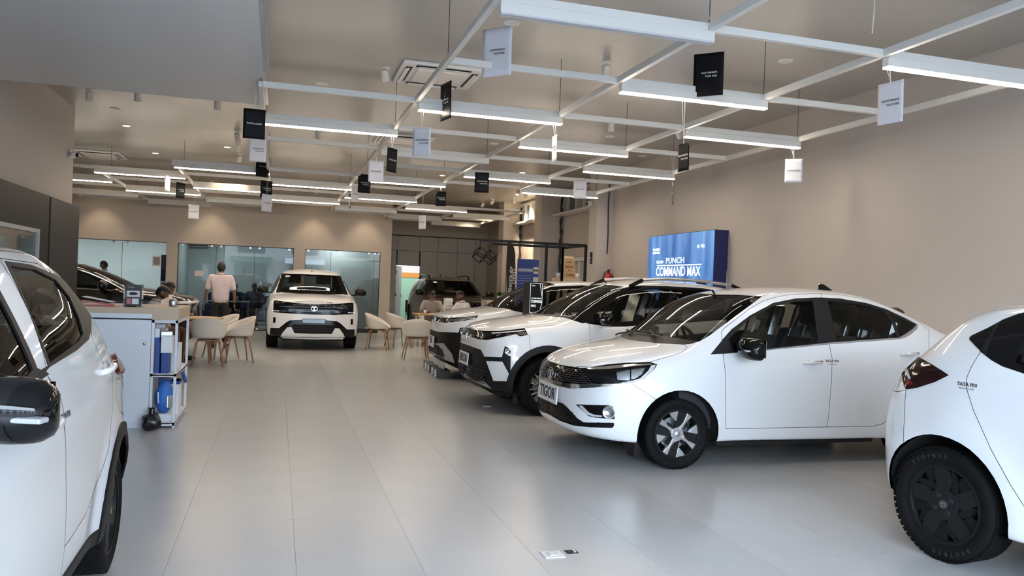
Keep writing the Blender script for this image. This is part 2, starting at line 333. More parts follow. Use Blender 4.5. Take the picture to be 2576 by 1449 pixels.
# the street in front of the open shop front
struct('street_ground', (-30, -30, -.2), (30, -3.35, -.02), 'asphalt')
sb = struct('street_building', (-26, -20, 0), (26, -19, 5.2), 'facade')
for i in range(12):
    x = -22+i*4; MB().b2((x-1.2, -19.0, .2), (x+1.2, -18.94, 2.4)).build('shop_front', 'facade_dark', sb); MB().b2((x-1.0, -19.0, 3.3), (x+1.0, -18.94, 4.5)).build('shop_window', 'facade_dark', sb)
    a = MB(); a.add([(x-1.5, -19, 3.0), (x+1.5, -19, 3.0), (x+1.5, -17.9, 2.6), (x-1.5, -17.9, 2.6), (x-1.5, -19, 2.95), (x+1.5, -19, 2.95), (x+1.5, -17.9, 2.55), (x-1.5, -17.9, 2.55)], [(0, 3, 2, 1), (4, 5, 6, 7), (3, 7, 6, 2), (0, 1, 5, 4), (0, 4, 7, 3), (1, 2, 6, 5)]); a.build('shop_awning', 'awning_green' if i % 2 else 'paper', sb)
for s in (-1, 1): struct('street_pillar', (1.75+s*4.9-.2, -3.3, 0), (1.75+s*4.9+.2, -3.0, 3.3), 'wall_paint')

# ---------------------------------------------------------------- hanging grid of battens and LED fittings
GX = [-6.19, -4.69, -3.20, -1.71, -.22, 1.28, 2.81, 4.28, 5.77]; GY = lambda k: 4.90+1.523*k; GZ = 3.275; BH = .055
def batten(a, c, lab):
    o = MB().bar(a, c, .045, BH).build('ceiling_batten', 'white_metal', None, bevel=.003); return tag(o, lab, 'batten', 'white battens of the hanging ceiling grid')
grid = empty('ceiling_grid', (0, 0, 0), 0, 'white hanging grid of thin battens below the ceiling', 'ceiling grid')
def bt(a, c): return MB().bar(a, c, .045, BH).build('grid_batten', 'white_metal', grid, bevel=.003)
yb = {1: (7, 11), 2: (7, 11), 3: (6, 11), 4: (2, 11), 5: (-1, 11), 6: (-1, 12), 7: (-1, 6), 8: (-1, 6)}
for i, (a, c) in yb.items(): bt((GX[i], GY(a), GZ+BH/2), (GX[i], GY(c), GZ+BH/2))
for i in (7, 8): bt((GX[i], GY(9), GZ+BH/2), (GX[i], GY(12), GZ+BH/2))
TH = {0: [6], 1: [5, 7], 2: [4, 6], 3: [5, 7], 4: [4, 6], 5: [5, 7], 6: [4, 6], 7: [1, 3, 5], 8: [2, 4], 9: [1, 3, 5, 7], 10: [2, 4, 6], 11: [1, 3, 5, 7], 12: [6]}
LI = {0: ['5u', '7'], 1: ['6'], 2: ['5', '7'], 3: ['4', '6'], 4: ['5u', '7'], 5: ['6'], 6: ['3', '5', '7'], 7: ['2', '4'], 8: ['1', '3', '5'], 9: ['2', '4', '6'], 10: ['1u', '3u', '5u', '7u'], 11: ['2u', '6u'], 12: ['7u']}
for k, L in TH.items():
    for i in L: bt((GX[i]+.02, GY(k), GZ+BH/2), (GX[i+1]-.02, GY(k), GZ+BH/2))
ORD = ['first', 'second', 'third', 'fourth', 'fifth', 'sixth', 'seventh', 'eighth', 'ninth', 'tenth', 'eleventh', 'twelfth', 'thirteenth']
for k, L in LI.items():
    for n, s in enumerate(L):
        i = int(s[0]); lit = not s.endswith('u'); x0, x1 = GX[i]+.02, GX[i+1]+.03; y = GY(k)
        pos = 'only one' if len(L) == 1 else ['leftmost', 'second from left', 'third from left', 'fourth from left'][n] if n < len(L)-1 else 'rightmost'
        t = empty('linear_light', ((x0+x1)/2, y, GZ-.08), 0, f"{'lit' if lit else 'unlit'} white linear light, {pos} of the {ORD[k]} row from the front", 'ceiling light', 'linear lights under the batten grid')
        w = x1-x0; MB().b2((-w/2, -.032, .012), (w/2, .032, .080)).build('light_housing', 'white_metal', t, bevel=.003); MB().b2((-w/2+.004, -.030, 0), (w/2-.004, .030, .013)).build('diffuser', 'led_lens' if lit else 'led_off', t)
        MB().b2((-w/2, -.024, .081), (w/2, .024, .081+BH)).build('support_batten', 'white_metal', t, bevel=.003)
# suspension wires at the crossings
for i in range(1, 9):
    for k in range(0, 12, 1):
        a, c = yb[i]
        if not (a <= k <= c) or (i+k) % 2: continue
        MB().tube([(GX[i], GY(k), GZ+BH), (GX[i], GY(k), CZ)], .003, 5).build('suspension_wire', 'dark_grey', grid)
# ---------------------------------------------------------------- hanging cards
def card(x0, y0, x1, y1, col, txt, lab, rot, sw=.10, H=.297):
    h = (y1-y0)*.97; z = H*FPX/h; cx, cy = (x0+x1)/2, (y0+y1)/2; c = pd(cx, cy, z); bulk = (x0 == 612)
    def over(k):
        q = px(cx, cy, 1, GY(k)); return any(GX[i]+.03 < q.x < GX[i+1] for i in TH.get(k, [])+[int(w[0]) for w in LI.get(k, [])])
    kr = (c.y-4.9)/1.523; ks = [k for k in sorted(range(13), key=lambda k: abs(k-kr)) if over(k)]; kb = ks[0] if ks and abs(ks[0]-kr) < 2.2 else max(0, round(kr))
    if not bulk: c = px(cx, cy, 1, GY(kb)-.055-(.05 if y0 in (392, 488, 438, 132, 207) else 0)); z = float(np.dot(np.array(c)-np.array([0, 0, HCAM]), CF)); H = h*z/FPX
    ww = (x1-x0)/h; r = min(1, ww/.707); an = math.acos(r)*rot
    vd = Vector((c.x, c.y, 0)).normalized(); x = Vector((vd.y, -vd.x, 0)); xr = x*math.cos(an)-vd*math.sin(an)
    t = empty('hanging_card', c, 0, lab, 'card', 'printed cards hanging under the ceiling grid'); M = frame3((0, 0, 0), xr, (0, 0, 1))
    n = 8; b = MB()
    for i in range(n+1):
        u = (i/n-.5)*.707*H
        for j in range(n+1):
            v = (j/n-.5)*H; b.v.append(tuple(M @ Vector((u, v, .006*math.sin(5*u+9*v*.5)))))
    for i in range(n):
        for j in range(n): q = i*(n+1)+j; b.f.append((q, q+n+1, q+n+2, q+1))
    o = b.build('card_sheet', 'paper' if col == 'W' else 'card_black', t, smooth=True); sm = o.modifiers.new('s', 'SOLIDIFY'); sm.thickness = .0015
    ink = 'ink' if col == 'W' else 'white_ink'
    for s_ in (1, -1):
        F = M if s_ > 0 else M @ Matrix.Rotation(math.pi, 4, 'Y')
        F = F @ Matrix.Translation((0, 0, .0085))
        if txt == 'N':
            text('card_lettering', "NOTHING'S", .0155, ink, t, F @ Matrix.Translation((.008, .014, 0)), .0003, .018, .140); text('card_lettering', 'TOO FAR', .0155, ink, t, F @ Matrix.Translation((.025, -.018, 0)), .0003, .018, .108)
        else: text('card_lettering', 'TATA.CARS', .0155, ink, t, F @ Matrix.Translation((0, 0, 0)), .0003, .03, .145)
    top = M @ Vector((0, H/2-.008, 0)); s = MB(); kk = round((c.y-4.9)/1.523); lit = any(GX[int(q[0])] < c.x < GX[int(q[0])+1]+.03 for q in LI.get(kk, [])); up = (3.362 if bulk else (GZ-.078 if lit else GZ+.004))-(c.z+H/2)+.008
    if up < .03: up = GZ+.03-(c.z+H/2)
    dy = 0 if bulk else .04; s.tube([top, top+Vector((-.012, dy, up))], .0016, 4); s.tube([top, top+Vector((.018, dy, up))], .0016, 4); s.build('string', 'paper', t)
for a in [(1213, 68, 1287, 193, 'W', 'N', 'large white slogan card hanging nearest in the middle, below an unlit light', 1), (1745, 132, 1819, 243, 'B', 'N', 'large black slogan card nearest on the right', 1), (2210, 205, 2269, 312, 'W', 'N', 'white slogan card farthest right', 1),
          (1107, 207, 1135, 303, 'B', 'N', 'narrow turned black card below the ceiling cassette', 1), (1038, 320, 1083, 393, 'W', 'N', 'white slogan card left of the middle, below a lit light', 1), (612, 273, 667, 350, 'B', 'T', 'black card hanging at the corner of the bulkhead', -1),
          (626, 346, 670, 408, 'W', 'N', 'white slogan card just below the black bulkhead card', -1), (645, 392, 676, 446, 'B', 'T', 'black card half hidden behind a white slogan card', -1), (656, 454, 684, 498, 'B', 'N', 'black slogan card lowest in the left string of cards', -1),
          (659, 488, 683, 533, 'W', 'T', 'white card peeping out below a black slogan card', -1), (974, 372, 998, 434, 'B', 'T', 'narrow black card to the right of a white card with a black clip', -1), (926, 404, 966, 459, 'W', 'T', 'white card beside the narrow black card in the middle', 0),
          (901, 438, 932, 486, 'B', 'N', 'black slogan card partly behind a white card', -1), (884, 468, 903, 508, 'W', 'T', 'small white card left of a black slogan card', -1), (1388, 340, 1401, 408, 'W', 'N', 'white card seen almost edge on over the row of cars', 1),
          (1705, 360, 1733, 431, 'B', 'N', 'turned black slogan card over the white sedan', 1), (1972, 399, 2021, 460, 'W', 'T', 'white card hanging before the bare right wall', 0), (1195, 433, 1229, 485, 'B', 'N', 'black slogan card in the middle distance right of centre', 0),
          (1441, 452, 1477, 500, 'W', 'T', 'white card hanging before the wall columns', 0), (1094, 481, 1124, 519, 'B', 'N', 'small far black slogan card', 0), (1053, 541, 1071, 577, 'W', 'T', 'small far white card before the recess', 1),
          (415, 440, 427, 483, 'W', 'T', 'white curled card seen edge on at the far left', -1), (444, 459, 464, 499, 'B', 'N', 'small black card at the far left', -1), (476, 515, 499, 551, 'W', 'T', 'white card hanging lowest at the far left before the back wall', 0), (1690, 458, 1694, 515, 'B', 'T', 'dark card seen edge on above the blue screen', 1), (877, 488, 882, 525, 'B', 'T', 'dark card seen edge on left of centre', 1)]:
    card(*a)
# ---------------------------------------------------------------- ceiling fittings
def on_ceil(x, y, z=CZ): return px(x, y, 2, z)
def cassette(c, lab, rz=0):
    t = empty('ceiling_cassette', (c[0], c[1], CZ), rz, lab, 'air conditioner', 'ceiling air conditioners')
    MB().box((0, 0, -.02), (.93, .93, .04)).build('panel', 'white_plastic', t, bevel=.015); MB().box((0, 0, -.045), (.56, .56, .025)).build('intake_grille', 'paper_warm', t, bevel=.02)
    for k in range(4):
        R = Matrix.Rotation(k*math.pi/2, 3, 'Z'); p = R @ Vector((.375, 0, -.041)); MB().box(p, (.07, .62, .012), R).build('air_slot', 'black_plastic', t, bevel=.004)
        p = R @ Vector((.39, 0, -.052)); MB().box(p, (.06, .58, .008), R @ Matrix.Rotation(.35, 3, 'Y')).build('air_flap', 'white_plastic', t, bevel=.003)
cs = (on_ceil(995, 194)+on_ceil(1212, 177))/2
cassette(cs, 'ceiling air conditioner above the nearest batten crossing'); cassette(on_ceil(250, 386), 'ceiling air conditioner behind the left wall corner'); cassette(on_ceil(1015, 349), 'ceiling air conditioner half hidden by battens in the middle')
def downlight(x, y, lit, lab):
    c = on_ceil(x, y); t = empty('downlight', (c[0], c[1], CZ), 0, lab, 'ceiling light', 'round recessed lights'); MB().lathe([(.055, -.002), (.058, -.008), (.072, -.008), (.075, 0)], 24).build('trim_ring', 'white_metal', t, smooth=True)
    MB().lathe([(0, -.004), (.056, -.004)], 24).build('lamp_face', 'lamp_on' if lit else 'led_off', t)
for k, (x, y) in enumerate([(318, 316), (572, 370), (391, 385), (233, 397), (1314, 434), (1261, 516), (1113, 441)]):
    downlight(x, y, True, ['lit round downlight highest at the left', 'lit round downlight left of the bulkhead cards', 'lit round downlight above the left linear lights', 'lit round downlight by the far left air conditioner', 'lit round downlight above the far right battens', 'lit round downlight nearest the clerestory windows', 'lit round downlight in the middle of the ceiling'][k])
for k, (x, y) in enumerate([(810, 211), (1287, 57), (1976, 153), (1243, 361), (1534, 343), (1616, 392), (291, 272)]):
    downlight(x, y, False, ['dark round fitting right of the bulkhead', 'dark round fitting behind the nearest white card', 'dark round fitting above the right battens', 'dark round fitting in the middle of the grid', 'dark round fitting right of the second spotlight', 'dark round fitting before the right columns', 'dark round fitting behind the bulkhead edge'][k])
def spot(x, y, lit, aim, lab, power=0, z=CZ, s=1.0):
    c = on_ceil(x, y, z-.08); d = Vector(aim).normalized(); t = empty('spotlight', (c[0], c[1], z), 0, lab, 'spotlight', 'swivelling ceiling spotlights'); MB().lathe([(0, -.012), (.05, -.012), (.055, 0)], 20).build('base', 'white_metal', t, smooth=True)
    MB().tube([(0, 0, -.005), (0, 0, -.05)], .010).build('stem', 'white_metal', t); q = d.to_track_quat('Z', 'Y').to_matrix().to_4x4(); M = Matrix.Translation((0, 0, -.085)) @ q
    MB().lathe([(0, -.055), (.038, -.055), (.044, -.04), (.048, .07), (.044, .07), (.040, .055)], 20, M).build('head', 'white_metal', t, smooth=True); MB().lathe([(0, .056), (.042, .056)], 20, M).build('lamp_face', 'lamp_on' if lit else 'led_off', t)
    if power:
        L = bpy.data.lights.new('spot_beam', 'SPOT'); L.energy = power*.55; L.color = (1, .80, .55); L.spot_size = math.radians(75); L.spot_blend = .7; L.shadow_soft_size = .07; o = bpy.data.objects.new('spot_beam', L); COL.objects.link(o); o.parent = t
        o.location = Vector((0, 0, -.085))+d*.08; o.rotation_euler = (-d).to_track_quat('Z', 'Y').to_euler()
S = [(968, 188, 0, (.3, .3, -1), 'dark spotlight left of the nearest air conditioner', 0), (1525, 175, 0, (.1, .4, -1), 'dark spotlight between the nearest lights', 0), (1538, 318, 0, (.1, .2, -1), 'dark spotlight behind the batten over the row of cars', 0), (800, 338, 0, (.1, .2, -1), 'dark spotlight above the white boxy car', 0), (1707, 335, 0, (.6, .2, -.6), 'dark spotlight half behind a black card', 0),
     (597, 342, 1, (.2, .5, -1), 'lit spotlight, first of three left of the bulkhead cards', 40), (599, 371, 0, (.1, .1, -1), 'dark spotlight, second of three left of the bulkhead cards', 0), (603, 398, 1, (-.3, .6, -1), 'lit spotlight, third of three left of the bulkhead cards', 40),
     (1303, 483, 1, (-.3, -.2, -1), 'lit spotlight beside the clerestory window, nearest', 160), (1322, 490, 1, (.9, .3, -1), 'lit spotlight closest to the clerestory window', 320), (1291, 505, 1, (.9, .4, -1), 'lit spotlight in front of the far wall column', 260), (1238, 508, 1, (-.3, .4, -1), 'lit spotlight over the bronze car, right one', 150), (1214, 515, 1, (-.3, .3, -1), 'lit spotlight over the bronze car, left one', 150)]
for x, y, l, a, lab, p in S: spot(x, y, l, a, lab, p)
for x, y, lab in ((225, 240, 'small recessed spotlight at the left end behind the bulkhead'), (347, 241, 'small recessed spotlight in the middle behind the bulkhead'), (547, 262, 'small recessed spotlight at the right end behind the bulkhead')):
    spot(x, y, 0, (0, .1, -1), lab, 0)
# wall washers on the back wall (warm pools of light below the ceiling)
for x, lab in ((-1.75, 'lit spotlight washing the back wall above the second office window'), (.9, 'lit spotlight washing the back wall above the white boxy car'), (2.3, 'lit spotlight washing the back wall near the recess'), (-4.4, 'lit spotlight washing the back wall above the first office window')):
    t = pj = None; c = Vector((x, 21.95, CZ)); u = Vector(c)-Vector((0, 0, HCAM)); z = u.dot(Vector(CF)); spot(1288+FPX*u.dot(Vector(CR))/z, 724.5-FPX*(u.dot(Vector(CU)))/z+6, 1, (.0, .14, -1), lab, 34)
def lamp_point(name, loc, e, col, size, par=None):
    L = bpy.data.lights.new(name, 'POINT'); L.energy = e; L.color = col; L.shadow_soft_size = size; o = bpy.data.objects.new(name, L); COL.objects.link(o); o.location = loc; return o
for x, y in ((-6, 24.6), (-4, 24.6), (-1.5, 24.6), (1.7, 23.05)):
    t = tag(MB().b2((x-.3, y-.3, 2.72), (x+.3, y+.3, 2.75)).build('office_light', 'led_off'), {-6: 'square office light behind the far left glass', -4: 'square office light above the black car, behind the glass', -1.5: 'square office light behind the middle glass', 1.7: 'unseen square light added to brighten the room behind the right glass'}[x], 'ceiling light', 'office ceiling lights'); MB().b2((x-.27, y-.27, 2.71), (x+.27, y+.27, 2.72)).build('diffuser', 'office_lens', t)  # the panel behind the right glass is an added, unseen fill for the curtained room
t = tag(MB().b2((4.3, 27.2, 2.97), (4.9, 27.8, 3.0)).build('pantry_light', 'led_off'), 'square ceiling light in the room behind the doorway', 'ceiling light'); MB().b2((4.33, 27.23, 2.95), (4.87, 27.77, 2.97)).build('diffuser', 'pantry_lens', t)
# ---------------------------------------------------------------- car builder
def interp(tab):
    "monotone cubic through (x, v) points"
    t = sorted(tab); X = [p[0] for p in t]; Y = [p[1] for p in t]; n = len(X)
    d = [(Y[i+1]-Y[i])/(X[i+1]-X[i]) for i in range(n-1)]
    m = [d[0]]+[0 if d[i-1]*d[i] <= 0 else 2*d[i-1]*d[i]/(d[i-1]+d[i]) for i in range(1, n-1)]+[d[-1]]
    def f(x):
        if x <= X[0]: return Y[0]
        if x >= X[-1]: return Y[-1]
        lo = 0
        while X[lo+1] < x: lo += 1
        h = X[lo+1]-X[lo]; s = (x-X[lo])/h
        return (2*s**3-3*s*s+1)*Y[lo]+(s**3-2*s*s+s)*h*m[lo]+(-2*s**3+3*s*s)*Y[lo+1]+(s**3-s*s)*h*m[lo+1]
    return f
SEG = (3, 4, 8, 9, 9, 14)
class CarShell:
    "half body (y >= 0), x forward with the front axle at 0"
    def __init__(s, sp):
        s.sp = sp; g = {k: interp(v) for k, v in sp['t'].items()}; s.g = g; xf, xr = sp['x0f'], sp['x0r']; nf, nr = sp.get('nf', 2.6), sp.get('nr', 2.8)
        af, ar = interp(sp['af']), interp(sp['ar']); rows = []; N = sp.get('N', 56)
        def ctrl(x, xrail=None):
            zb = g['zb'](x); zR = g['zr'](x); zH = min(g['zh'](x), zR-.012); zM = g['zm'](x)
            return [(g['ys'](x)-.10, zb), (g['ys'](x)-.012, zb+.004), (g['ys'](x)+.0, zb+.05), (g['ym'](x), zM), (g['yh'](x), zH), (g['yr'](x), zR)]
        def dens(c, zc, x):
            pts = []
            bul = (0, 0, sp.get('b1', .012), sp.get('b2', .008), sp.get('b3', .010))
            for k in range(5):
                (y0, z0), (y1, z1) = c[k], c[k+1]
                for i in range(SEG[k]):
                    t = i/SEG[k]; pts.append([y0+(y1-y0)*t+bul[k]*4*t*(1-t), z0+(z1-z0)*t])
            yR, zR = c[5]; p = sp.get('crown', 2.3)
            for i in range(SEG[5]+1):
                t = i/SEG[5]; y = yR*(1-t); e = zR+(zc-zR)*(1-(1-t)**p) ; pts.append([y, e])
            return pts
        def smooth(pts, it=3):
            for _ in range(it):
                q = [list(p) for p in pts]
                for i in range(2, len(pts)-1):
                    q[i] = [.25*pts[i-1][a]+.5*pts[i][a]+.25*pts[i+1][a] for a in range(len(pts[0]))]
                pts = q
            return pts
        xs = list(np.linspace(xf, xr, N)); extra = sp.get('xs', []); xs = sorted(set([round(float(x), 4) for x in xs]+extra), reverse=True)
        def endz(x0, a, n, sgn, c0, M):
            out = []; zb0 = c0[0][1]; zR0 = c0[5][1]
            for k in range(1, M+1):
                th = math.pi/2*k/M; sx, cx = math.sin(th)**(2/n), max(0, math.cos(th))**(2/n)
                xr_ = x0
                for _ in range(6): xr_ = x0+sgn*a(g['zr'](xr_))*sx
                zR = g['zr'](xr_); P = []; xb = x0+sgn*a(zb0+.05)*sx; zb = g['zb'](xb)
                for j, (y, z) in enumerate(c0):
                    z1 = zb+(z-zb0)*(zR-zb)/(zR0-zb0); P.append((x0+sgn*a(z1)*sx, y*cx, z1))
                pts = []; bul = (0, 0, sp.get('b1', .012), sp.get('b2', .008), sp.get('b3', .010))
                for q in range(5):
                    p0, p1 = P[q], P[q+1]
                    for i in range(SEG[q]):
                        t = i/SEG[q]; z1 = p0[2]+(p1[2]-p0[2])*t; y1 = p0[1]+(p1[1]-p0[1])*t+bul[q]*4*t*(1-t)*cx
                        pts.append([x0+sgn*a(z1)*sx, y1, z1])
                xR, yR, zR = P[5]; zc = g['zc'](xR) if k < M else zR; zc = max(zc, zR); p = sp.get('crown', 2.3)
                for i in range(SEG[5]+1):
                    t = i/SEG[5]; pts.append([xR, yR*(1-t), zR+(zc-zR)*(1-(1-t)**p)])
                out.append(smooth(pts, 2))
            return out
        M = sp.get('M', 18)
        front = endz(xf, af, nf, 1, ctrl(xf), M); rear = endz(xr, ar, nr, -1, ctrl(xr), M)
        mid = [[[x, y, z] for y, z in smooth(dens(ctrl(x), max(g['zc'](x), g['zr'](x)), x), 3)] for x in xs]
        A = np.array(list(reversed(front))+mid+rear)
        # wheel flares
        fl = sp.get('flare', .018); R = sp['archR']
        for xw in (sp.get('axf', 0.0), -sp['wb']+sp.get('axr', 0.0)):
            d = np.hypot(A[:, :, 0]-xw, A[:, :, 2]-sp['R']); w = np.clip(1-(np.abs(d-R)/.17), 0, 1); w = w*w*(3-2*w)
            A[:, :, 1] += fl*w*(A[:, :, 1] > .45)*np.clip((1.0-A[:, :, 2])/.3, 0, 1)
        if 'post' in sp: sp['post'](A)
        s.A = A; nu, nv = A.shape[:2]; V = A.reshape(-1, 3); F = []
        for i in range(nu-1):
            for j in range(nv-1): F.append((i*nv+j, (i+1)*nv+j, (i+1)*nv+j+1, i*nv+j+1))
        bm = bmesh.new(); vs = [bm.verts.new(p) for p in V]
        for f in F:
            try: bm.faces.new([vs[k] for k in f])
            except ValueError: pass
        bmesh.ops.remove_doubles(bm, verts=bm.verts, dist=2e-4)
        bm.normal_update()
        s.bm = bm; me = bpy.data.meshes.new('t'); bm.to_mesh(me); me.update()
        s.bV = [v.co.copy() for v in me.vertices]; s.bF = [tuple(p.vertices) for p in me.polygons]
        s.bN = [v.normal.copy() for v in me.vertices]
        for k, v in enumerate(s.bV):
            if abs(v.y) < 1e-4: n = s.bN[k]; n.y = 0; n.normalize()
        s.bvh = BVHTree.FromPolygons(s.bV, s.bF); bpy.data.meshes.remove(me)
        s.lab = bm.faces.layers.int.new('lab'); s.names = ['body']
    def nrm(s, p):
        co, n, i, d = s.bvh.find_nearest(p); f = s.bF[i]; ws = [1/((s.bV[k]-co).length_squared+1e-7) for k in f]; r = Vector()
        # mean value style weights within the quad
        for k, w in zip(f, ws): r += s.bN[k]*w
        return r.normalized()
    def surf(s, p): return s.bvh.find_nearest(Vector(p))[0]
    def setcam(s, M, mirror):
        "M: car to world; mirror when the photo shows the right (y < 0) side"
        s.M = M; Mi = M.inverted(); s.mir = mirror
        o = Mi @ Vector((0, 0, HCAM))
        if mirror: o.y = -o.y
        s.o = o; R = Mi.to_3x3()
        def dirof(x, y):
            d = R @ Vector(ray(x, y))
            if mirror: d.y = -d.y
            return d
        s.dirof = dirof
        fw = R @ Vector(CF); rt = R @ Vector(CR); up = R @ Vector(CU)
        if mirror: fw.y = -fw.y; rt.y = -rt.y; up.y = -up.y
        s.fw, s.rt, s.up = fw, rt, up
    def proj(s, mode):
        if mode == 'cam':
            def P(p): d = p-s.o; z = d.dot(s.fw); return (1288+FPX*d.dot(s.rt)/z, 724.5-FPX*d.dot(s.up)/z)
            def PL(a, b): return s.o, s.dirof(*a).cross(s.dirof(*b)).normalized()
            def face(f): return f.normal.dot(s.o-f.calc_center_median()) > 0
        else:
            i, j, k = {'side': (0, 2, 1), 'prof': (0, 2, 1), 'front': (1, 2, 0), 'rear': (1, 2, 0), 'top': (0, 1, 2)}[mode]
            def P(p): return (p[i], p[j])
            def PL(a, b):
                o = Vector(); o[i], o[j] = a; d = Vector(); d[i], d[j] = b[0]-a[0], b[1]-a[1]; e = Vector(); e[k] = 1
                return o, d.cross(e).normalized()
            lim = {'prof': lambda f: True, 'side': lambda f: f.normal.y > .3, 'front': lambda f: f.normal.x > .12 and f.calc_center_median().x > 0, 'rear': lambda f: f.normal.x < -.12 and f.calc_center_median().x < -1, 'top': lambda f: f.normal.z > .25}[mode]
            face = lim
        return P, PL, face
    def panel(s, name, poly, mode='cam', where=None, cut=True):
        "cut the outline into the shell and give the faces inside it a label"
        if mode == 'cam' and s.o is None: return
        P, PL, face = s.proj(mode); bm = s.bm; n = len(poly)
        x0, x1 = min(p[0] for p in poly), max(p[0] for p in poly); y0, y1 = min(p[1] for p in poly), max(p[1] for p in poly)
        e = (x1-x0+y1-y0)*.02+1e-4
        if s.names.count(name) == 0: s.names.append(name)
        li = s.names.index(name); cand = []
        bm.normal_update()
        for f in bm.faces:
            if not face(f): continue
            if where and not where(f.calc_center_median()): continue
            q = [P(v.co) for v in f.verts]
            if max(a[0] for a in q) < x0-e or min(a[0] for a in q) > x1+e or max(a[1] for a in q) < y0-e or min(a[1] for a in q) > y1+e: continue
            cand.append(f)
        if cut:
            for i in range(n):
                a, b = poly[i], poly[(i+1) % n]
                if abs(a[0]-b[0])+abs(a[1]-b[1]) < 1e-6: continue
                co, no = PL(a, b); sx0, sx1 = min(a[0], b[0]), max(a[0], b[0]); sy0, sy1 = min(a[1], b[1]), max(a[1], b[1]); sel = []
                for f in cand:
                    q = [P(v.co) for v in f.verts]
                    if max(t[0] for t in q) < sx0 or min(t[0] for t in q) > sx1 or max(t[1] for t in q) < sy0 or min(t[1] for t in q) > sy1: continue
                    ds = [(v.co-co).dot(no) for v in f.verts]
                    if max(ds) < 1e-5 or min(ds) > -1e-5: continue
                    sel.append(f)
                if not sel: continue
                es = {x for f in sel for x in f.edges}; vs = {x for f in sel for x in f.verts}; keep = set(cand)-set(sel)
                r = bmesh.ops.bisect_plane(bm, geom=list(vs)+list(es)+sel, dist=1e-6, plane_co=co, plane_no=no)
                cand = [f for f in keep if f.is_valid]+[g for g in r['geom'] if isinstance(g, bmesh.types.BMFace)]
                seen = set(); cand = [f for f in cand if not (f in seen or seen.add(f))]
        for f in cand:
            if not f.is_valid: continue
            c = P(f.calc_center_median()); ins = False; j = n-1
            for i in range(n):
                yi, yj = poly[i][1], poly[j][1]
                if (yi > c[1]) != (yj > c[1]) and c[0] < (poly[j][0]-poly[i][0])*(c[1]-yi)/(yj-yi)+poly[i][0]: ins = not ins
                j = i
            if ins: f[s.lab] = li
    def drop(s, name):
        li = s.names.index(name); bmesh.ops.delete(s.bm, geom=[f for f in s.bm.faces if f[s.lab] == li], context='FACES')
    def emit(s, label, name, m, parent, both=True, join=False, off=0.0, gap=False, gapw=.004, skirt='black_plastic', lab=None, gmat='panel_gap'):
        "make the part (and its mirror image) from the labelled faces"
        if label not in s.names: return []
        li = s.names.index(label); fs = [f for f in s.bm.faces if f[s.lab] == li]
        if not fs: return []
        s.bm.verts.index_update(); idx = {}; V = []; Nn = []; F = []
        for f in fs:
            q = []
            for v in f.verts:
                k = v.index
                if k not in idx: idx[k] = len(V); V.append(v.co.copy()); Nn.append(s.nrm(v.co))
                q.append(idx[k])
            F.append(tuple(q))
        nb = len(F); ec = {}
        for q in F:
            for a, b in zip(q, q[1:]+q[:1]): ec.setdefault((min(a, b), max(a, b)), []).append((a, b))
        bd = [w[0] for w in ec.values() if len(w) == 1]
        bd = [(a, b) for a, b in bd if not (abs(V[a].y) < 2e-3 and abs(V[b].y) < 2e-3)]
        nb_v = len(V); mats = [m]; mi = [0]*nb; base = [v.copy() for v in V]
        if off:
            for k in range(len(V)): V[k] = V[k]+Nn[k]*off
            mp = {}
            for a, b in bd:
                for k in (a, b):
                    if k not in mp: mp[k] = len(V); V.append(base[k]); Nn.append(Nn[k])
                F.append((b, a, mp[a], mp[b])); mi.append(1)
            mats.append(skirt)
        if gap:
            for a, b in bd:
                d = (base[b]-base[a])
                if d.length < 1e-5: continue
                n = Nn[a]+Nn[b]; n.normalize(); t = d.normalized().cross(n)*gapw*.36; o = n*.0010; e = d.normalized()*gapw*.3; k = len(V)
                V += [base[a]-e-t+o, base[b]+e-t+o, base[b]+e+t+o, base[a]-e+t+o]; Nn += [n]*4; F.append((k, k+1, k+2, k+3)); mi.append(len(mats))
            mats.append(gmat)
        outs = []
        def mk(sy, nm, V, F, Nn, mi):
            me = bpy.data.meshes.new(nm); me.from_pydata([(v.x, v.y*sy, v.z) for v in V], [], F if sy > 0 else [tuple(reversed(q)) for q in F])
            for mm in mats: me.materials.append(MAT[mm])
            me.polygons.foreach_set('material_index', mi); me.polygons.foreach_set('use_smooth', [True]*len(F)); me.update()
            try: me.normals_split_custom_set_from_vertices([(n.x, n.y*sy, n.z) for n in Nn])
            except Exception: pass
            o = link(nm, me, parent)
            if lab: o['label'] = lab
            outs.append(o)
        if join:
            V2 = list(V); N2 = list(Nn); mp2 = {}
            for i, v in enumerate(V):
                if abs(v.y) < 6e-4 and i < nb_v: mp2[i] = i
                else: mp2[i] = len(V2); V2.append(Vector((v.x, -v.y, v.z))); N2.append(Vector((Nn[i].x, -Nn[i].y, Nn[i].z)))
            F2 = F+[tuple(reversed([mp2[i] for i in q])) for q in F]; mk(1, name, V2, F2, N2, mi+mi)
        else:
            mk(1, name, V, F, Nn, mi)
            if both: mk(-1, name, V, F, Nn, mi)
        return outs
    def pt(s, x, y):
        "point and normal of the shell behind a photo pixel (local, y >= 0 side)"
        r = s.bvh.ray_cast(s.o, s.dirof(x, y).normalized())
        if r[0] is None: return None, None
        return r[0], s.nrm(r[0])
def disc(r, n=24, cx=0, cy=0, a0=0): return [(cx+r*math.cos(a0+2*math.pi*i/n), cy+r*math.sin(a0+2*math.pi*i/n)) for i in range(n)]
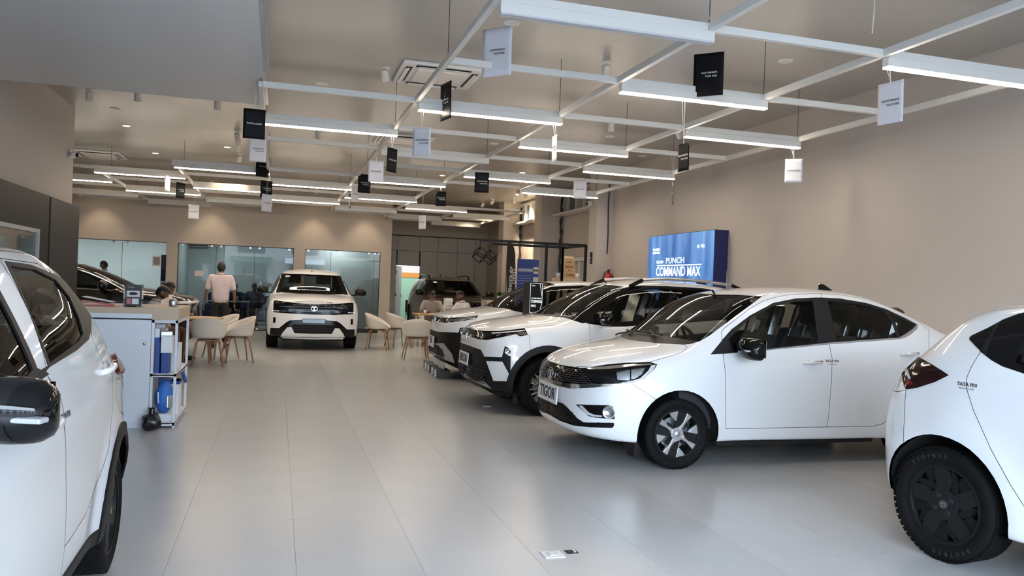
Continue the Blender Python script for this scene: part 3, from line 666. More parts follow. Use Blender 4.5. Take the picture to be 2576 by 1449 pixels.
def wheel(parent, x, y, R, rimR, w, style, rot=0.0, side=1, brake=True):
    "tyre with its rim, cover, nuts and centre cap; outer face looks along side*y"
    M = Matrix.Translation((x, y, R)) @ Matrix.Rotation(-side*math.pi/2, 4, 'X')      # local z -> outward
    t = MB(); prof = [(rimR-.004, -w*.42), (rimR+.012, -w*.47), (R-.05, -w*.52), (R-.018, -w*.49), (R-.004, -w*.40), (R, -w*.30), (R, w*.30), (R-.004, w*.40), (R-.018, w*.49), (R-.05, w*.525), (rimR+.035, w*.51), (rimR+.030, w*.50), (rimR+.012, w*.47), (rimR-.004, w*.42)]
    t.lathe(prof, 64, M)
    ty = t.build('tyre', 'rubber', parent, smooth=True)
    g = MB(); nb = 56
    for i in range(nb):                                                       # shoulder blocks of the tread
        a = 2*math.pi*i/nb
        for zz, ww, sk in ((w*.36, w*.20, .12), (-w*.36, w*.20, -.12), (w*.11, w*.16, .25), (-w*.12, w*.16, -.25)):
            Rm = Matrix.Rotation(a+sk*zz/w, 4, 'Z'); c = M @ Rm @ Vector((R-.0035, 0, zz)); q = (M @ Rm).to_3x3()
            g.box(c, (.010, 2*math.pi*R/nb*.74, ww), q)
    tr = g.build('tyre_tread', 'rubber', ty); tag(tr, kind='stuff')
    b = MB(); b.lathe([(rimR-.002, w*.44), (rimR-.012, w*.40), (rimR-.022, w*.1), (rimR-.03, -w*.35), (rimR*.35, -w*.36)], 40, M)
    b.lathe([(rimR+.004, w*.455), (rimR-.003, w*.475), (rimR-.012, w*.45)], 48, M)
    b.build('rim', 'black_matt' if style != 'silver' else 'silver', ty, smooth=True)
    if brake:
        d = MB(); d.lathe([(.05, 0.0), (rimR*.66, 0.0), (rimR*.66, -.02)], 32, M); d.build('brake_disc', 'silver', ty)
    zf = w*.36; s = MB(); k = MB()
    def add(mb, poly, z0, z1):
        P = Matrix.Translation((0, 0, z0)); mb.prism(poly, z1-z0, M @ P)
    def pol(r, a): return (r*math.cos(a), r*math.sin(a))
    if style == 'tigor':
        D_ = math.radians
        for i in range(4):
            a = rot+i*math.pi/2
            q = [pol(.052, a-.30), pol(rimR*.55, a-D_(5.5)), pol(rimR-.008, a-D_(9)), pol(rimR-.008, a+D_(6)), pol(rimR*.55, a+D_(4)), pol(.052, a+.34)]; add(s, q, zf-.02, zf+.012)
            q = [pol(rimR*.52, a+D_(40)), pol(rimR-.010, a+D_(32)), pol(rimR-.010, a+D_(57)), pol(rimR*.72, a+D_(52))]; add(s, q, zf-.02, zf+.010)
            q = [pol(.05, a+.25), pol(rimR*.5, a+D_(4)), pol(rimR-.012, a+D_(6)), pol(rimR-.012, a+D_(32)), pol(rimR*.5, a+D_(42)), pol(.05, a+1.1)]; add(k, q, zf-.02, zf+.003)
            q = [pol(.05, a+1.0), pol(rimR*.5, a+D_(66)), pol(rimR*.62, a+D_(74)), pol(rimR*.5, a+D_(84)), pol(.05, a+1.5)]; add(k, q, zf-.02, zf+.002)
        add(s, disc(.056, 24), zf-.03, zf+.013)
        k.build('wheel_cover_insert', 'black_plastic', ty); s.build('wheel_spokes', 'machined', ty, bevel=.002)
    elif style == 'cover':
        for i in range(5):
            a = rot+i*2*math.pi/5
            q = [pol(.03, a-.6), pol(rimR*.62, a-.34), pol(rimR-.014, a-.12), pol(rimR-.014, a+.30), pol(rimR*.5, a+.42), pol(.05, a+.7)]; add(s, q, zf-.03, zf+.010)
            q = [pol(rimR*.55, a+.30), pol(rimR-.014, a+.30), pol(rimR-.014, a+.66), pol(rimR*.72, a+.74)]; add(k, q, zf-.03, zf-.004)
            q = [pol(rimR*.40, a+.30), pol(rimR*.60, a+.52), pol(rimR-.02, a+.95), pol(rimR-.014, a+1.05), pol(rimR*.5, a+.95)]; add(k, q, zf-.03, zf+.001)
        add(s, disc(rimR*.40, 30), zf-.03, zf+.012)
        s.lathe([(rimR-.020, zf-.01), (rimR-.016, zf+.013), (rimR-.004, zf+.013), (rimR-.002, zf-.01)], 48, M)
        k.build('wheel_cover_insert', 'black_matt', ty); s.build('wheel_cover', 'black_plastic', ty, bevel=.0025)
    elif style == 'alloy':
        for i in range(5):
            a = rot+i*2*math.pi/5
            for o in (-.16, .16):
                q = [pol(.05, a+o*2.2), pol(rimR-.012, a+o-.05), pol(rimR-.012, a+o+.05), pol(.06, a+o*3.2)]; add(s, q, zf-.03, zf+.008)
            for o in (.42, .52, .62, .72):
                q = [pol(rimR*.5, a+o-.02), pol(rimR-.016, a+o-.02), pol(rimR-.016, a+o+.02), pol(rimR*.5, a+o+.03)]; add(s, q, zf-.03, zf)
            q = [pol(.05, a+.3), pol(rimR-.02, a+.36), pol(rimR-.02, a+.80), pol(.05, a+.9)]; add(k, q, zf-.04, zf-.012)
        add(s, disc(.06, 24), zf-.03, zf+.010)
        k.build('wheel_cover_insert', 'black_gloss', ty); s.build('wheel_spokes', 'machined', ty, bevel=.002)
    else:
        for i in range(5):
            a = rot+i*2*math.pi/5; q = [pol(.04, a-.7), pol(rimR-.012, a-.16), pol(rimR-.012, a+.16), pol(.04, a+.7)]; add(s, q, zf-.03, zf+.006)
        s.build('wheel_spokes', 'silver' if style == 'silver' else 'black_gloss', ty, bevel=.002)
    for i in range(4):
        c = M @ Vector((*pol(.05*rimR/.2, rot+.2+i*math.pi/2), 0)); n = MB(); Mn = M @ Matrix.Translation((*pol(.054, rot+.2+i*math.pi/2), zf-.004))
        n.lathe([(.0135, .004), (.0135, .018), (.011, .019), (.0105, .012), (.006, .011), (.006, .017), (.0, .018)], 14, Mn); n.build('lug_nut', 'silver' if style != 'cover' else 'dark_grey', ty, smooth=True)
    c = MB(); c.lathe([(.0, .0185), (.022, .018), (.026, .014), (.026, .0)], 24, M @ Matrix.Translation((0, 0, zf))); c.build('centre_cap', 'silver' if style != 'cover' else 'dark_grey', ty, smooth=True)
    logo(M @ Matrix.Translation((0, 0, zf+.0188)), .017, ty, 'chrome')
    return ty
def logo(M, r, parent, m='chrome', n='emblem'):
    "oval ring with the T shaped mark"
    b = MB(); b.lathe([(r*.88, 0), (r*.88, r*.10), (r, r*.10), (r, 0)], 28, M @ Matrix.Diagonal((1.12, .92, 1, 1)))
    for sx in (-1, 1):
        P = [(.05, -.78), (.20, -.78), (.20, .18), (.34, .30), (.78, .30), (.60, .52), (.05, .52)]
        P = [(p[0]*sx*r, p[1]*r) for p in P]
        if sx < 0: P.reverse()
        b.prism(P, r*.10, M)
    return b.build(n, m, parent)
def under_and_cabin(sh, t, seats='seat_fabric', dash=True, rhd=True, film=False):
    sp = sh.sp; wb = sp['wb']; R = sp['R']; ys = sp['t']['ys'][0][1]; xf, xr = sp['x0f'], sp['x0r']; g = sh.g
    u = MB(); u.b2((xf+.25, -.62, .20), (xr-.15, .62, .34)); u.b2((-.42, -.72, .17), (-wb+.42, .72, .36)); u.b2((.25, -.5, .3), (xf+.35, .5, .62)); u.b2((.1, -.5, .34), (-.35, .5, .8))
    u.build('underbody', 'underbody', t)
    for xw, nm in ((sp.get('axf', 0), 'wheel_liner'), (-wb+sp.get('axr', 0), 'wheel_liner')):
        for s in (1, -1):
            b = MB(); Ra = sp['archR']+.004; n = 18; V = []; F = []
            yo = g['ys'](xw)-.015
            for i in range(n+1):
                a = -.45+(math.pi+.9)*i/n
                hit = sh.bvh.ray_cast(Vector((xw+(Ra+.012)*math.cos(a), 2, sp['R']+(Ra+.012)*math.sin(a))), Vector((0, -1, 0)))[0]; ye = max(.505, min(yo, hit.y-.012)) if hit is not None else .505
                for y in (.50, ye): V.append((xw+Ra*math.cos(a), s*y, sp['R']+Ra*math.sin(a)))
            for i in range(n): F.append((2*i, 2*i+1, 2*i+3, 2*i+2))
            V.append((xw, s*.50, sp['R'])); c = len(V)-1
            for i in range(n): F.append((2*i, 2*i+2, c))
            b.add(V, F); b.build(nm, 'underbody', t)
    zf = sp.get('zfloor', .36); zb = sp['belt']; hz = sp.get('seatz', .62)
    it = MB(); it.b2((-.15, -.70, zf-.05), (-wb-.15, .70, zf)); it.b2((-.05, -.72, zf), (-.40, .72, zb-.07))
    it.build('cabin_floor', 'dark_grey', t)
    if dash:
        d = MB(); P = [(-.10, zb-.05), (-.30, zb+.0), (-.52, zb-.02), (-.60, zb-.12), (-.50, zb-.35), (-.1, zb-.35)]
        Md = Matrix(((1, 0, 0, 0), (0, 0, 1, -.70), (0, 1, 0, 0), (0, 0, 0, 1)))
        d.prism(list(reversed(P)), 1.40, Md); d.build('dashboard', 'black_plastic', t, bevel=.02)
        yw = -.36 if rhd else .36; s = MB(); Mw = Matrix.Translation((-.72, yw, zb-.02)) @ Matrix.Rotation(math.radians(-65), 4, 'Y')
        ring = [Mw @ Vector((.185*math.cos(a), .185*math.sin(a), 0)) for a in np.linspace(0, 2*math.pi, 25)]
        s.tube(ring, .016, 8, caps=False); s.tube([Mw @ Vector((-.17, 0, 0)), Mw @ Vector((.17, 0, 0))], .018); s.tube([Mw @ Vector((0, 0, 0)), Mw @ Vector((0, .16, 0)), Mw @ Vector((0, -.16, 0))], .018)
        s.ell(Mw @ Vector((0, 0, 0)), (.06, .06, .05)); s.build('steering_wheel', 'black_plastic', t, smooth=True)
        m = MB(); hx = sp.get('mirx', -.62); m.box((hx, 0, sp['t_roof']-.13), (.03, .23, .065)); m.bar((hx, 0, sp['t_roof']-.13), (hx+.08, 0, sp['t_roof']-.03), .02); m.build('rear_view_mirror', 'black_plastic', t, bevel=.012)
    def seat(x, y, w, nm='front_seat', top=None):
        top = top or sp['t_roof']-.30; s = MB(); s.b2((x+.22, y-w/2, hz-.16), (x-.28, y+w/2, hz-.02)); q = MB()
        o = s.build(nm, seats, t, bevel=.04)
        Rb = Matrix.Rotation(math.radians(-17), 3, 'Y'); h = top-hz-.10
        b = MB(); b.box((x-.34, y, hz+h/2-.04), (.13, w, h), Rb); b.build('seat_back', seats, o, bevel=.045)
        n = max(1, round(w/.5))
        for i in range(n):
            yy = y+(i-(n-1)/2)*w/n; hr = MB(); hr.box((x-.34-h*.33, yy, top+.06), (.09, .25, .18), Rb); hr.bar((x-.36-h*.28, yy-.05, top-.08), (x-.34-h*.3, yy-.05, top+.0), .012); hr.bar((x-.36-h*.28, yy+.05, top-.08), (x-.34-h*.3, yy+.05, top+.0), .012); hr.build('headrest', seats, o, bevel=.035)
            if film:
                f = MB(); f.box((x-.335-h*.20, yy, top-.10), (.15, .46, .55), Rb); f.build('plastic_cover', 'plastic_film', o, bevel=.06)
        return o
    sx = sp.get('seatx', -1.15)
    seat(sx, .36, .50); seat(sx, -.36, .50); seat(sx-.85, 0, 1.22, 'rear_seat')
def mirror_unit(parent, c, s, sz=(.10, .24, .15), m='black_gloss', ind=True, base=None):
    "door mirror; c = centre, s = +1 left -1 right"
    b = MB(); b.ell((0, 0, 0), (sz[0], sz[1]/2, sz[2]/2), 20, 14)
    for k, v in enumerate(b.v):
        x, y, z = v; q = 1.35
        y = math.copysign(min(abs(y)*1.18, sz[1]/2), y); z = math.copysign(min(abs(z)*1.22, sz[2]/2), z)
        if x < 0: x *= .25
        b.v[k] = (c[0]+x, s*(c[1]+y), c[2]+z-(y*.08))
    if s < 0: b.f = [tuple(reversed(f)) for f in b.f]
    o = b.build('door_mirror', m, parent, smooth=True)
    e = MB(); e.bar((c[0]-.01, s*(c[1]-sz[1]/2-.10), c[2]-.07), (c[0]-.01, s*(c[1]-.02), c[2]-.055), .05, .03); e.build('mirror_arm', 'black_plastic', o, bevel=.008)
    if ind:
        i = MB(); i.box((c[0]+sz[0]*.80, s*(c[1]+.05), c[2]-.015), (.04, sz[1]*.55, .014), Matrix.Rotation(-.35*s, 3, 'Z')); i.build('indicator_strip', 'skid_silver', o, bevel=.005)
    g = MB(); g.box((c[0]-sz[0]*.25-.002, s*c[1], c[2]), (.004, sz[1]*.86, sz[2]*.78)); g.build('mirror_glass', 'chrome', o)
    return o
def handle(parent, c, n, t, m='car_white', strip='chrome', L=.20):
    "door pull on the panel: c centre, n outward normal, t direction along the door"
    F = frame3(c, t, n.cross(Vector(t))*-1); up = Vector((0, 0, 1))
    x = Vector(t).normalized(); z = n.normalized(); y = z.cross(x)
    M = Matrix(((x[0], y[0], z[0], c[0]), (x[1], y[1], z[1], c[1]), (x[2], y[2], z[2], c[2]), (0, 0, 0, 1)))
    b = MB(); b.tube([M @ Vector(p) for p in ((-L/2, 0, .0), (-L/2+.02, 0, .020), (-L*.2, 0, .028), (L*.2, 0, .028), (L/2-.02, 0, .020), (L/2, 0, .0))], [.011, .015, .016, .016, .015, .011], 10)
    o = b.build('door_handle', m, parent, smooth=True)
    r = MB(); r.ell(M @ Vector((-.0, .002, -.004)), (.060, .034, .009), R=M.to_3x3()); r.build('handle_recess', m, o, smooth=True)
    if strip:
        q = MB(); q.tube([M @ Vector(p) for p in ((-L*.38, -.004, .038), (L*.38, -.004, .038))], .006, 8); q.build('chrome_strip', strip, o, smooth=True)
    return o
def plate(parent, M, w, h, s, th=.012, m='plate_white', bold=.035, sz=.6, ww=.82):
    b = MB(); b.box((0, 0, 0), (w, h, th)); b.v = [tuple(M @ Vector(v)) for v in b.v]; o = b.build('number_plate', m, parent, bevel=.004)
    text('plate_lettering', s, h*sz, 'ink', o, M @ Matrix.Translation((0, 0, th/2+.001)), .001, bold, w*ww)
    for sx in (-1, 1):
        q = MB(); q.lathe([(.0, .003), (.006, .003), (.007, 0)], 10, M @ Matrix.Translation((sx*w*.43, h*.36, th/2))); q.build('plate_screw', 'dark_grey', o)
    return o
# ---------------------------------------------------------------- cars
def cv(o, s, pts): return [(o[0]+x*s, o[1]+y*s) for x, y in pts]
def slots(sh, t, name, rows, m, th=.004, h=.008, mir=True, parent=None):
    "short bars laid on the shell between pairs of photo points"
    b = MB()
    for (x0, y0), (x1, y1) in rows:
        p, n = sh.pt(x0, y0); q, n2 = sh.pt(x1, y1)
        if p is None or q is None: continue
        if (p-q).length > .5: continue
        d = (q-p); L = d.length; c = (p+q)/2+n*.003; x = d.normalized(); z = n; y = z.cross(x).normalized(); R = Matrix((x, y, z)).transposed()
        b.box(c, (L, h, th), R)
        if mir: b.v += [(v[0], -v[1], v[2]) for v in b.v[-8:]]; k = len(b.v)-8; b.f += [tuple(reversed([i+k for i in q2])) for q2 in ((0, 2, 3, 1), (4, 5, 7, 6), (0, 1, 5, 4), (2, 6, 7, 3), (0, 4, 6, 2), (1, 3, 7, 5))]
    return tag(b.build(name, m, parent or t), kind='stuff')
def on_surf(sh, x, y, off=0.0, mir=1):
    p, n = sh.pt(x, y); return p+n*off, n
def surf_M(p, n, up=(0, 0, 1)):
    z = n.normalized(); u = Vector(up); x = u.cross(z).normalized(); y = z.cross(x)
    return Matrix(((x[0], y[0], z[0], p[0]), (x[1], y[1], z[1], p[1]), (x[2], y[2], z[2], p[2]), (0, 0, 0, 1)))
def mirM(M): return Matrix.Diagonal((1, -1, 1, 1)) @ M @ Matrix.Diagonal((-1, 1, 1, 1))
def both(fn, M):
    fn(M); fn(mirM(M))
def car_pose(loc, ang):
    return Matrix.Translation(loc) @ Matrix.Rotation(ang, 4, 'Z')

def build_sedan():
    loc, ang = (3.21, 6.67, 0), math.pi
    t = empty('sedan_car', loc, ang, 'white sedan with a black and silver front wheel and a TIGOR number plate', 'car')
    sp = dict(wb=2.45, R=.29, archR=.368, x0f=.27, x0r=-2.85, nf=2.7, nr=2.6, axf=.0, belt=.98, t_roof=1.53, seatx=-1.12, mirx=-.83, N=72,
      t=dict(zc=[(.9, .76), (.80, .80), (.70, .86), (.5, .935), (.25, .985), (.05, 1.012), (0, 1.02), (-.10, 1.06), (-.35, 1.225), (-.6, 1.375), (-.8, 1.465), (-1.0, 1.51), (-1.3, 1.54), (-1.6, 1.55), (-1.95, 1.54), (-2.25, 1.50), (-2.5, 1.41), (-2.8, 1.26), (-3.0, 1.19), (-3.2, 1.15), (-3.4, 1.1)],
        zr=[(.9, .75), (.80, .785), (.70, .82), (.5, .875), (.25, .925), (.05, .96), (-.10, .99), (-.25, 1.08), (-.45, 1.235), (-.65, 1.37), (-.85, 1.445), (-1.1, 1.485), (-1.45, 1.50), (-1.8, 1.49), (-2.1, 1.45), (-2.4, 1.36), (-2.7, 1.25), (-2.9, 1.17), (-3.1, 1.12), (-3.4, 1.05)],
        yr=[(.5, .60), (.27, .66), (.05, .70), (-.10, .715), (-.25, .70), (-.45, .665), (-.65, .63), (-.85, .60), (-1.1, .58), (-1.5, .57), (-2.0, .565), (-2.4, .58), (-2.8, .61), (-3.1, .63)],
        zh=[(.5, .76), (.27, .83), (0, .89), (-.3, .945), (-.6, .975), (-1.4, 1.045), (-2.1, 1.105), (-2.5, 1.10), (-2.9, 1.03), (-3.2, .98)],
        yh=[(.5, .74), (.27, .785), (0, .80), (-.3, .80), (-1.4, .795), (-2.1, .785), (-2.6, .75), (-3.0, .71)],
        zm=[(.4, .60), (0, .70), (-.6, .74), (-1.5, .80), (-2.4, .84), (-3, .82)],
        ym=[(.5, .80), (.27, .815), (0, .828), (-1.2, .838), (-2.3, .836), (-2.7, .81), (-3.0, .78)],
        ys=[(.5, .795), (.27, .80), (0, .815), (-1.2, .815), (-2.4, .81), (-3.0, .77)],
        zb=[(.9, .24), (.6, .225), (.27, .215), (-.3, .215), (-2.1, .21), (-2.9, .24), (-3.3, .27)]),
      af=[(.2, .42), (.28, .56), (.36, .575), (.48, .565), (.58, .575), (.68, .565), (.76, .545), (.84, .50), (.95, .44)],
      ar=[(.2, .34), (.4, .44), (.6, .45), (.9, .43), (1.1, .40), (1.2, .34)])
    def post(A):   # raised crease along the doors
        x, z = A[:, :, 0], A[:, :, 2]; zc = .80+.085*(-x-.4)/1.5; d = z-zc
        A[:, :, 1] += ((A[:, :, 1] > .6) & (x < -.1) & (x > -2.9))*.007*np.exp(-(np.where(d > 0, d/.03, d/.10))**2)
    sp['post'] = post
    sh = CarShell(sp); sh.setcam(car_pose(loc, ang), False)
    A = lambda p: cv((1360, 840), 340/1760, p); B = lambda p: cv((1560, 700), 840/2576, p)
    sh.panel('bumper', [(1588, 963.6), (1648, 1004), (1690, 1010), (1660, 1140), (1500, 1140), (1340, 1110), (1345, 890), (1420, 925), (1500, 950)], where=lambda c: c.x > .1)
    sh.panel('rear_bumper', [(-2.45, .60), (-2.9, .72), (-3.5, .72), (-3.5, 0), (-2.45, 0)], 'prof')
    sh.panel('hood', [(1340, 900), (1379, 905.7), (1408, 918), (1441, 923), (1484, 922), (1565, 914.5), (1636, 910.5), (1713, 887.5), (1726, 878), (1728.6, 873), (1723, 867), (1650, 863), (1589.5, 855.6), (1541, 846), (1480, 830), (1360, 860)], where=lambda c: c.x > -.4)
    sh.panel('cowl', [(1541, 846), (1589.5, 855.6), (1650, 863), (1722, 866.5), (1735, 866), (1762, 858), (1742, 857), (1665, 844), (1606, 830.5), (1550, 820), (1500, 822)], where=lambda c: c.x < .6)
    sh.panel('roof', B([(1095, 140), (1140, 120), (1250, 106), (1400, 100), (1600, 103), (1800, 120), (2000, 165), (2180, 240), (2340, 330), (2500, 330), (2200, 100), (1800, 10), (1000, 0), (600, 40), (560, 140), (900, 126)]), where=lambda c: c.z > 1.2)
    sh.panel('windscreen', [(1540, 815), (1606, 830.5), (1665, 844), (1742, 857), (1762, 858), (1788, 842), (1828, 812), (1853, 793), (1890, 766), (1917, 745.7), (1853.5, 741.7), (1772, 740.8), (1650, 735)], where=lambda c: c.x > -1.2)
    sh.panel('rear_windscreen', [(-2.22, -.1), (-2.22, .46), (-2.78, .50), (-2.84, -.1)], 'top')
    sh.panel('front_door', B([(1548, 118), (1400, 121), (1300, 128), (1200, 145), (1100, 176), (1000, 235), (880, 325), (800, 388), (782, 412), (785, 480), (795, 600), (811, 720), (815, 1160), (1593, 1147), (1608, 1060), (1632, 760), (1635, 620), (1610, 500), (1575, 250)]))
    sh.panel('rear_door', B([(1548, 118), (1700, 128), (1900, 162), (2100, 228), (2250, 300), (2345, 370), (2383, 400), (2383, 560), (2300, 800), (2120, 1010), (2060, 1095), (2030, 1120), (1960, 1140), (1593, 1147), (1608, 1060), (1632, 760), (1635, 620), (1610, 500), (1575, 250)]))
    sh.panel('trim', B([(1100, 546), (1610, 497), (2150, 458), (2215, 420), (2262, 385), (2287, 352), (2298, 364), (2288, 392), (2240, 432), (2190, 460), (2150, 468), (1612, 508), (1100, 558)]))
    sh.panel('dlo', B([(697, 588), (785, 480), (860, 395), (1000, 290), (1180, 192), (1350, 158), (1500, 150), (1560, 150), (1700, 158), (1900, 192), (2050, 238), (2200, 308), (2287, 356), (2262, 388), (2205, 428), (2150, 459), (1670, 491), (1610, 498), (1120, 550), (790, 583)]))
    sh.panel('front_glass', B([(835, 470), (1000, 312), (1180, 214), (1350, 180), (1485, 174), (1492, 200), (1530, 497), (1120, 543), (880, 565)]))
    sh.panel('rear_glass', B([(1600, 174), (1750, 185), (1900, 213), (2030, 248), (2095, 330), (2138, 455), (1672, 487), (1640, 330)]))
    sh.panel('quarter_glass', B([(2070, 266), (2200, 328), (2266, 362), (2190, 430), (2158, 450), (2125, 345)]))
    sh.panel('grille', A([(0, 300), (75, 340), (140, 378), (300, 417), (520, 443), (722, 648), (500, 655), (300, 640), (160, 605), (85, 545), (0, 480)]), where=lambda c: c.x > .1)
    sh.panel('chrome_line', A([(0, 480), (85, 545), (160, 605), (300, 640), (500, 655), (722, 648), (1190, 640), (1180, 652), (1000, 668), (700, 697), (400, 712), (200, 672), (75, 603), (0, 560)]), where=lambda c: c.x > .1)
    sh.panel('lamp', A([(520, 443), (640, 435), (900, 396), (1100, 379), (1430, 367), (1520, 395), (1480, 462), (1340, 580), (1190, 640), (1000, 652), (722, 652)]))
    sh.panel('lamp_brow', A([(600, 447), (700, 436), (900, 412), (1150, 395), (1440, 385), (1450, 400), (1150, 425), (900, 455), (640, 462)]))
    sh.panel('lamp_bowl', A([(985, 488), (1150, 455), (1170, 455), (1170, 590), (1150, 605), (1000, 600)]))
    sh.panel('lamp_bowl_outer', A([(1180, 452), (1370, 425), (1330, 520), (1250, 575), (1180, 590)]))
    sh.panel('lamp_edge', A([(1440, 410), (1500, 400), (1470, 465), (1340, 575), (1190, 632), (1120, 640), (1300, 575), (1400, 480)]))
    sh.panel('lower_grille', A([(0, 840), (60, 860), (150, 865), (290, 905), (350, 960), (480, 1100), (560, 1152), (955, 1160), (952, 1200), (930, 1222), (640, 1215), (420, 1190), (250, 1130), (100, 1040), (0, 940)]), where=lambda c: c.x > .1)
    sh.panel('fog_bezel', A([(460, 920), (880, 930), (940, 950), (965, 1000), (965, 1110), (700, 1087), (620, 1067), (540, 992)]))
    sh.panel('drl', A([(495, 935), (540, 933), (625, 1020), (690, 1050), (800, 1064), (800, 1084), (680, 1075), (600, 1050)]))
    sh.panel('tail_lamp', [(-2.9, .92), (-3.4, .95), (-3.4, .80), (-3.0, .82)], 'prof')
    for xw in (0, -2.45): sh.panel('arch', disc(.368, 40, xw, .29), 'side', where=lambda c: c.y > .45 and c.z < .8)
    sh.drop('arch')
    e = sh.emit; W_ = 'car_white'
    e('body', 'body_shell', W_, t, join=True); e('bumper', 'front_bumper', W_, t, join=True, gap=True, gapw=.003); e('rear_bumper', 'rear_bumper', W_, t, join=True, gap=True)
    e('hood', 'bonnet', W_, t, join=True, gap=True, gapw=.005); e('cowl', 'cowl_panel', 'black_plastic', t, join=True); e('roof', 'roof', W_, t, join=True, gap=True)
    e('windscreen', 'windscreen', 'car_glass', t, join=True, off=-.004); e('rear_windscreen', 'rear_windscreen', 'car_glass', t, join=True, off=-.004)
    for k in ('front_door', 'rear_door'): e(k, k, W_, t, gap=True, gapw=.005)
    e('trim', 'belt_trim', 'silver', t, off=.003); e('dlo', 'window_surround', 'black_plastic', t)
    for k in ('front_glass', 'rear_glass', 'quarter_glass'): e(k, 'side_window', 'car_glass', t, off=-.005)
    gr = e('grille', 'grille', 'black_gloss', t, join=True, off=-.01)[0]; e('chrome_line', 'chrome_strip', 'chrome', t, join=True, off=.004, skirt='chrome')
    L = e('lamp', 'headlamp', 'black_gloss', t, off=-.004)
    for k, m, o in (('lamp_brow', 'chrome', .0), ('lamp_bowl', 'lamp_inner', -.012), ('lamp_bowl_outer', 'lamp_inner', -.012), ('lamp_edge', 'drl', .0)): e(k, 'lamp_reflector' if 'bowl' in k else 'lamp_trim', m, t, off=o)
    lg = e('lower_grille', 'lower_grille', 'black_plastic', t, join=True, off=-.015)[0]; e('fog_bezel', 'fog_lamp_bezel', 'black_gloss', t, off=-.012); e('drl', 'daytime_light', 'drl', t, off=.002, skirt='drl')
    e('tail_lamp', 'tail_lamp', 'red_lens', t)
    rows = []
    for j in range(8):                                                        # slatted upper grille
        y = 905+8+j*5.2
        for i in range(14):
            x = 1376+i*9.3+(4.6 if j % 2 else 0)+j*.2; yy = y+ (x-1376)*.165 - max(0, x-1440)*.09
            px_ = (x-1360)/(340/1760); py_ = (yy-840)/(340/1760)
            if px_ < 520+ (py_-443)*.92 -30 and 385+px_*.09 < py_ < 610+min(px_, 350)*.10 and not (1382 < x < 1404 and yy < 955): rows.append(((x, yy), (x+6.8, yy+.9)))
    slots(sh, t, 'grille_slats', rows, 'graphite', parent=gr, h=.005)
    rows = []
    for j in range(13):
        for i in range(22):
            x = 1372+i*8.2+(4.1 if j % 2 else 0); y = 1012+j*5.4+(x-1372)*.22
            u, v = (x-1360)/(340/1760), (y-840)/(340/1760)
            if u < 930 and v > 880+(u-150)*.16 and v > 905+(u-290)*1.03 -(max(0, u-480))*1.0 and v < 1015+u*.37 and v < 1195 and (u < 480 or v > 1150): rows.append(((x, y), (x+5.5, y+1.6)))
    slots(sh, t, 'lower_grille_slats', rows, 'black_gloss', parent=lg, h=.006, th=.008)
    p, n = on_surf(sh, *A([(890, 1022)])[0], -.004)
    def fog(M):
        b = MB(); b.lathe([(0, .002), (.034, .0), (.042, .012), (.048, .012), (.05, 0)], 24, M); b.build('fog_lamp', 'lamp_inner', t, smooth=True)
        r = MB(); r.lathe([(.044, .008), (.046, .018), (.052, .016), (.053, 0)], 28, M); r.build('fog_lamp_ring', 'chrome', t, smooth=True)
    both(fog, surf_M(p, n, (0, 0, 1)))
    Mn = frame3((sh.sp['x0f']+.572, 0, .70), (0, 1, 0), (-.15, 0, 1)); logo(Mn, .058, t)
    plate(t, frame3((.862, 0, .530), (0, 1, 0), (-.06, 0, 1)), .50, .155, 'TIGOR')
    under_and_cabin(sh, t, film=True)
    for s in (1, -1): mirror_unit(t, (-.60, .95, 1.02), s, (.13, .29, .18))
    for (x, y) in ((1485, 652), (2230, 588)):
        p, n = on_surf(sh, *B([(x, y)])[0]); tt = Vector((1, 0, -.06)); 
        handle(t, p, n, tt); handle(t, Vector((p.x, -p.y, p.z)), Vector((n.x, -n.y, n.z)), tt)
    p, n = on_surf(sh, *B([(1635, 640)])[0], .002); M = surf_M(p, n)
    text('inspection_sticker', 'TATA PDI', .022, 'ink', t, M, .0004, .02); text('inspection_sticker', 'PLEASE DO NOT OPEN', .006, 'ink', t, M @ Matrix.Translation((0, -.028, 0)), .0004)
    for y in (.28, -.20):                                                    # wipers
        w = MB(); P = []
        for k in range(9):
            q = sh.bvh.ray_cast(Vector((-.10-.0*k, abs(y-.52*k/8), 3)), Vector((0, 0, -1)))[0]; P.append(Vector((q.x, y-.52*k/8, q.z+.022+.004*math.sin(k))))
        w.tube(P, .009, 6); w.tube([P[0]+Vector((.06, 0, -.01)), P[4]+Vector((.0, 0, .02))], .010, 6); w.build('wiper', 'black_plastic', t)
    f = MB(); f.prism([(0, 0), (.16, 0), (.05, .06), (.0, .065)], .03, Matrix(((-1, 0, 0, -1.95), (0, 0, 1, -.015), (0, 1, 0, 1.535), (0, 0, 0, 1)))); f.build('roof_antenna', 'black_gloss', t, bevel=.006)
    for xw in (0, -2.45):
        for s in (1, -1): wheel(t, xw, s*.735, .29, .203, .175, 'tigor', rot=.995, side=s)
    for s in (1, -1): m = MB(); m.box((.36, s*.70, .17), (.012, .14, .14)); m.build('mud_flap', 'black_plastic', t)
    return sh
build_sedan()
def emit_all(sh, t, L):
    for q in L:
        lab, nm, m = q[:3]; k = dict(q[3]) if len(q) > 3 else {}
        sh.emit(lab, nm, m, t, **k)
J = dict(join=True); JG = dict(join=True, gap=True, gapw=.004); JI = dict(join=True, off=-.004)
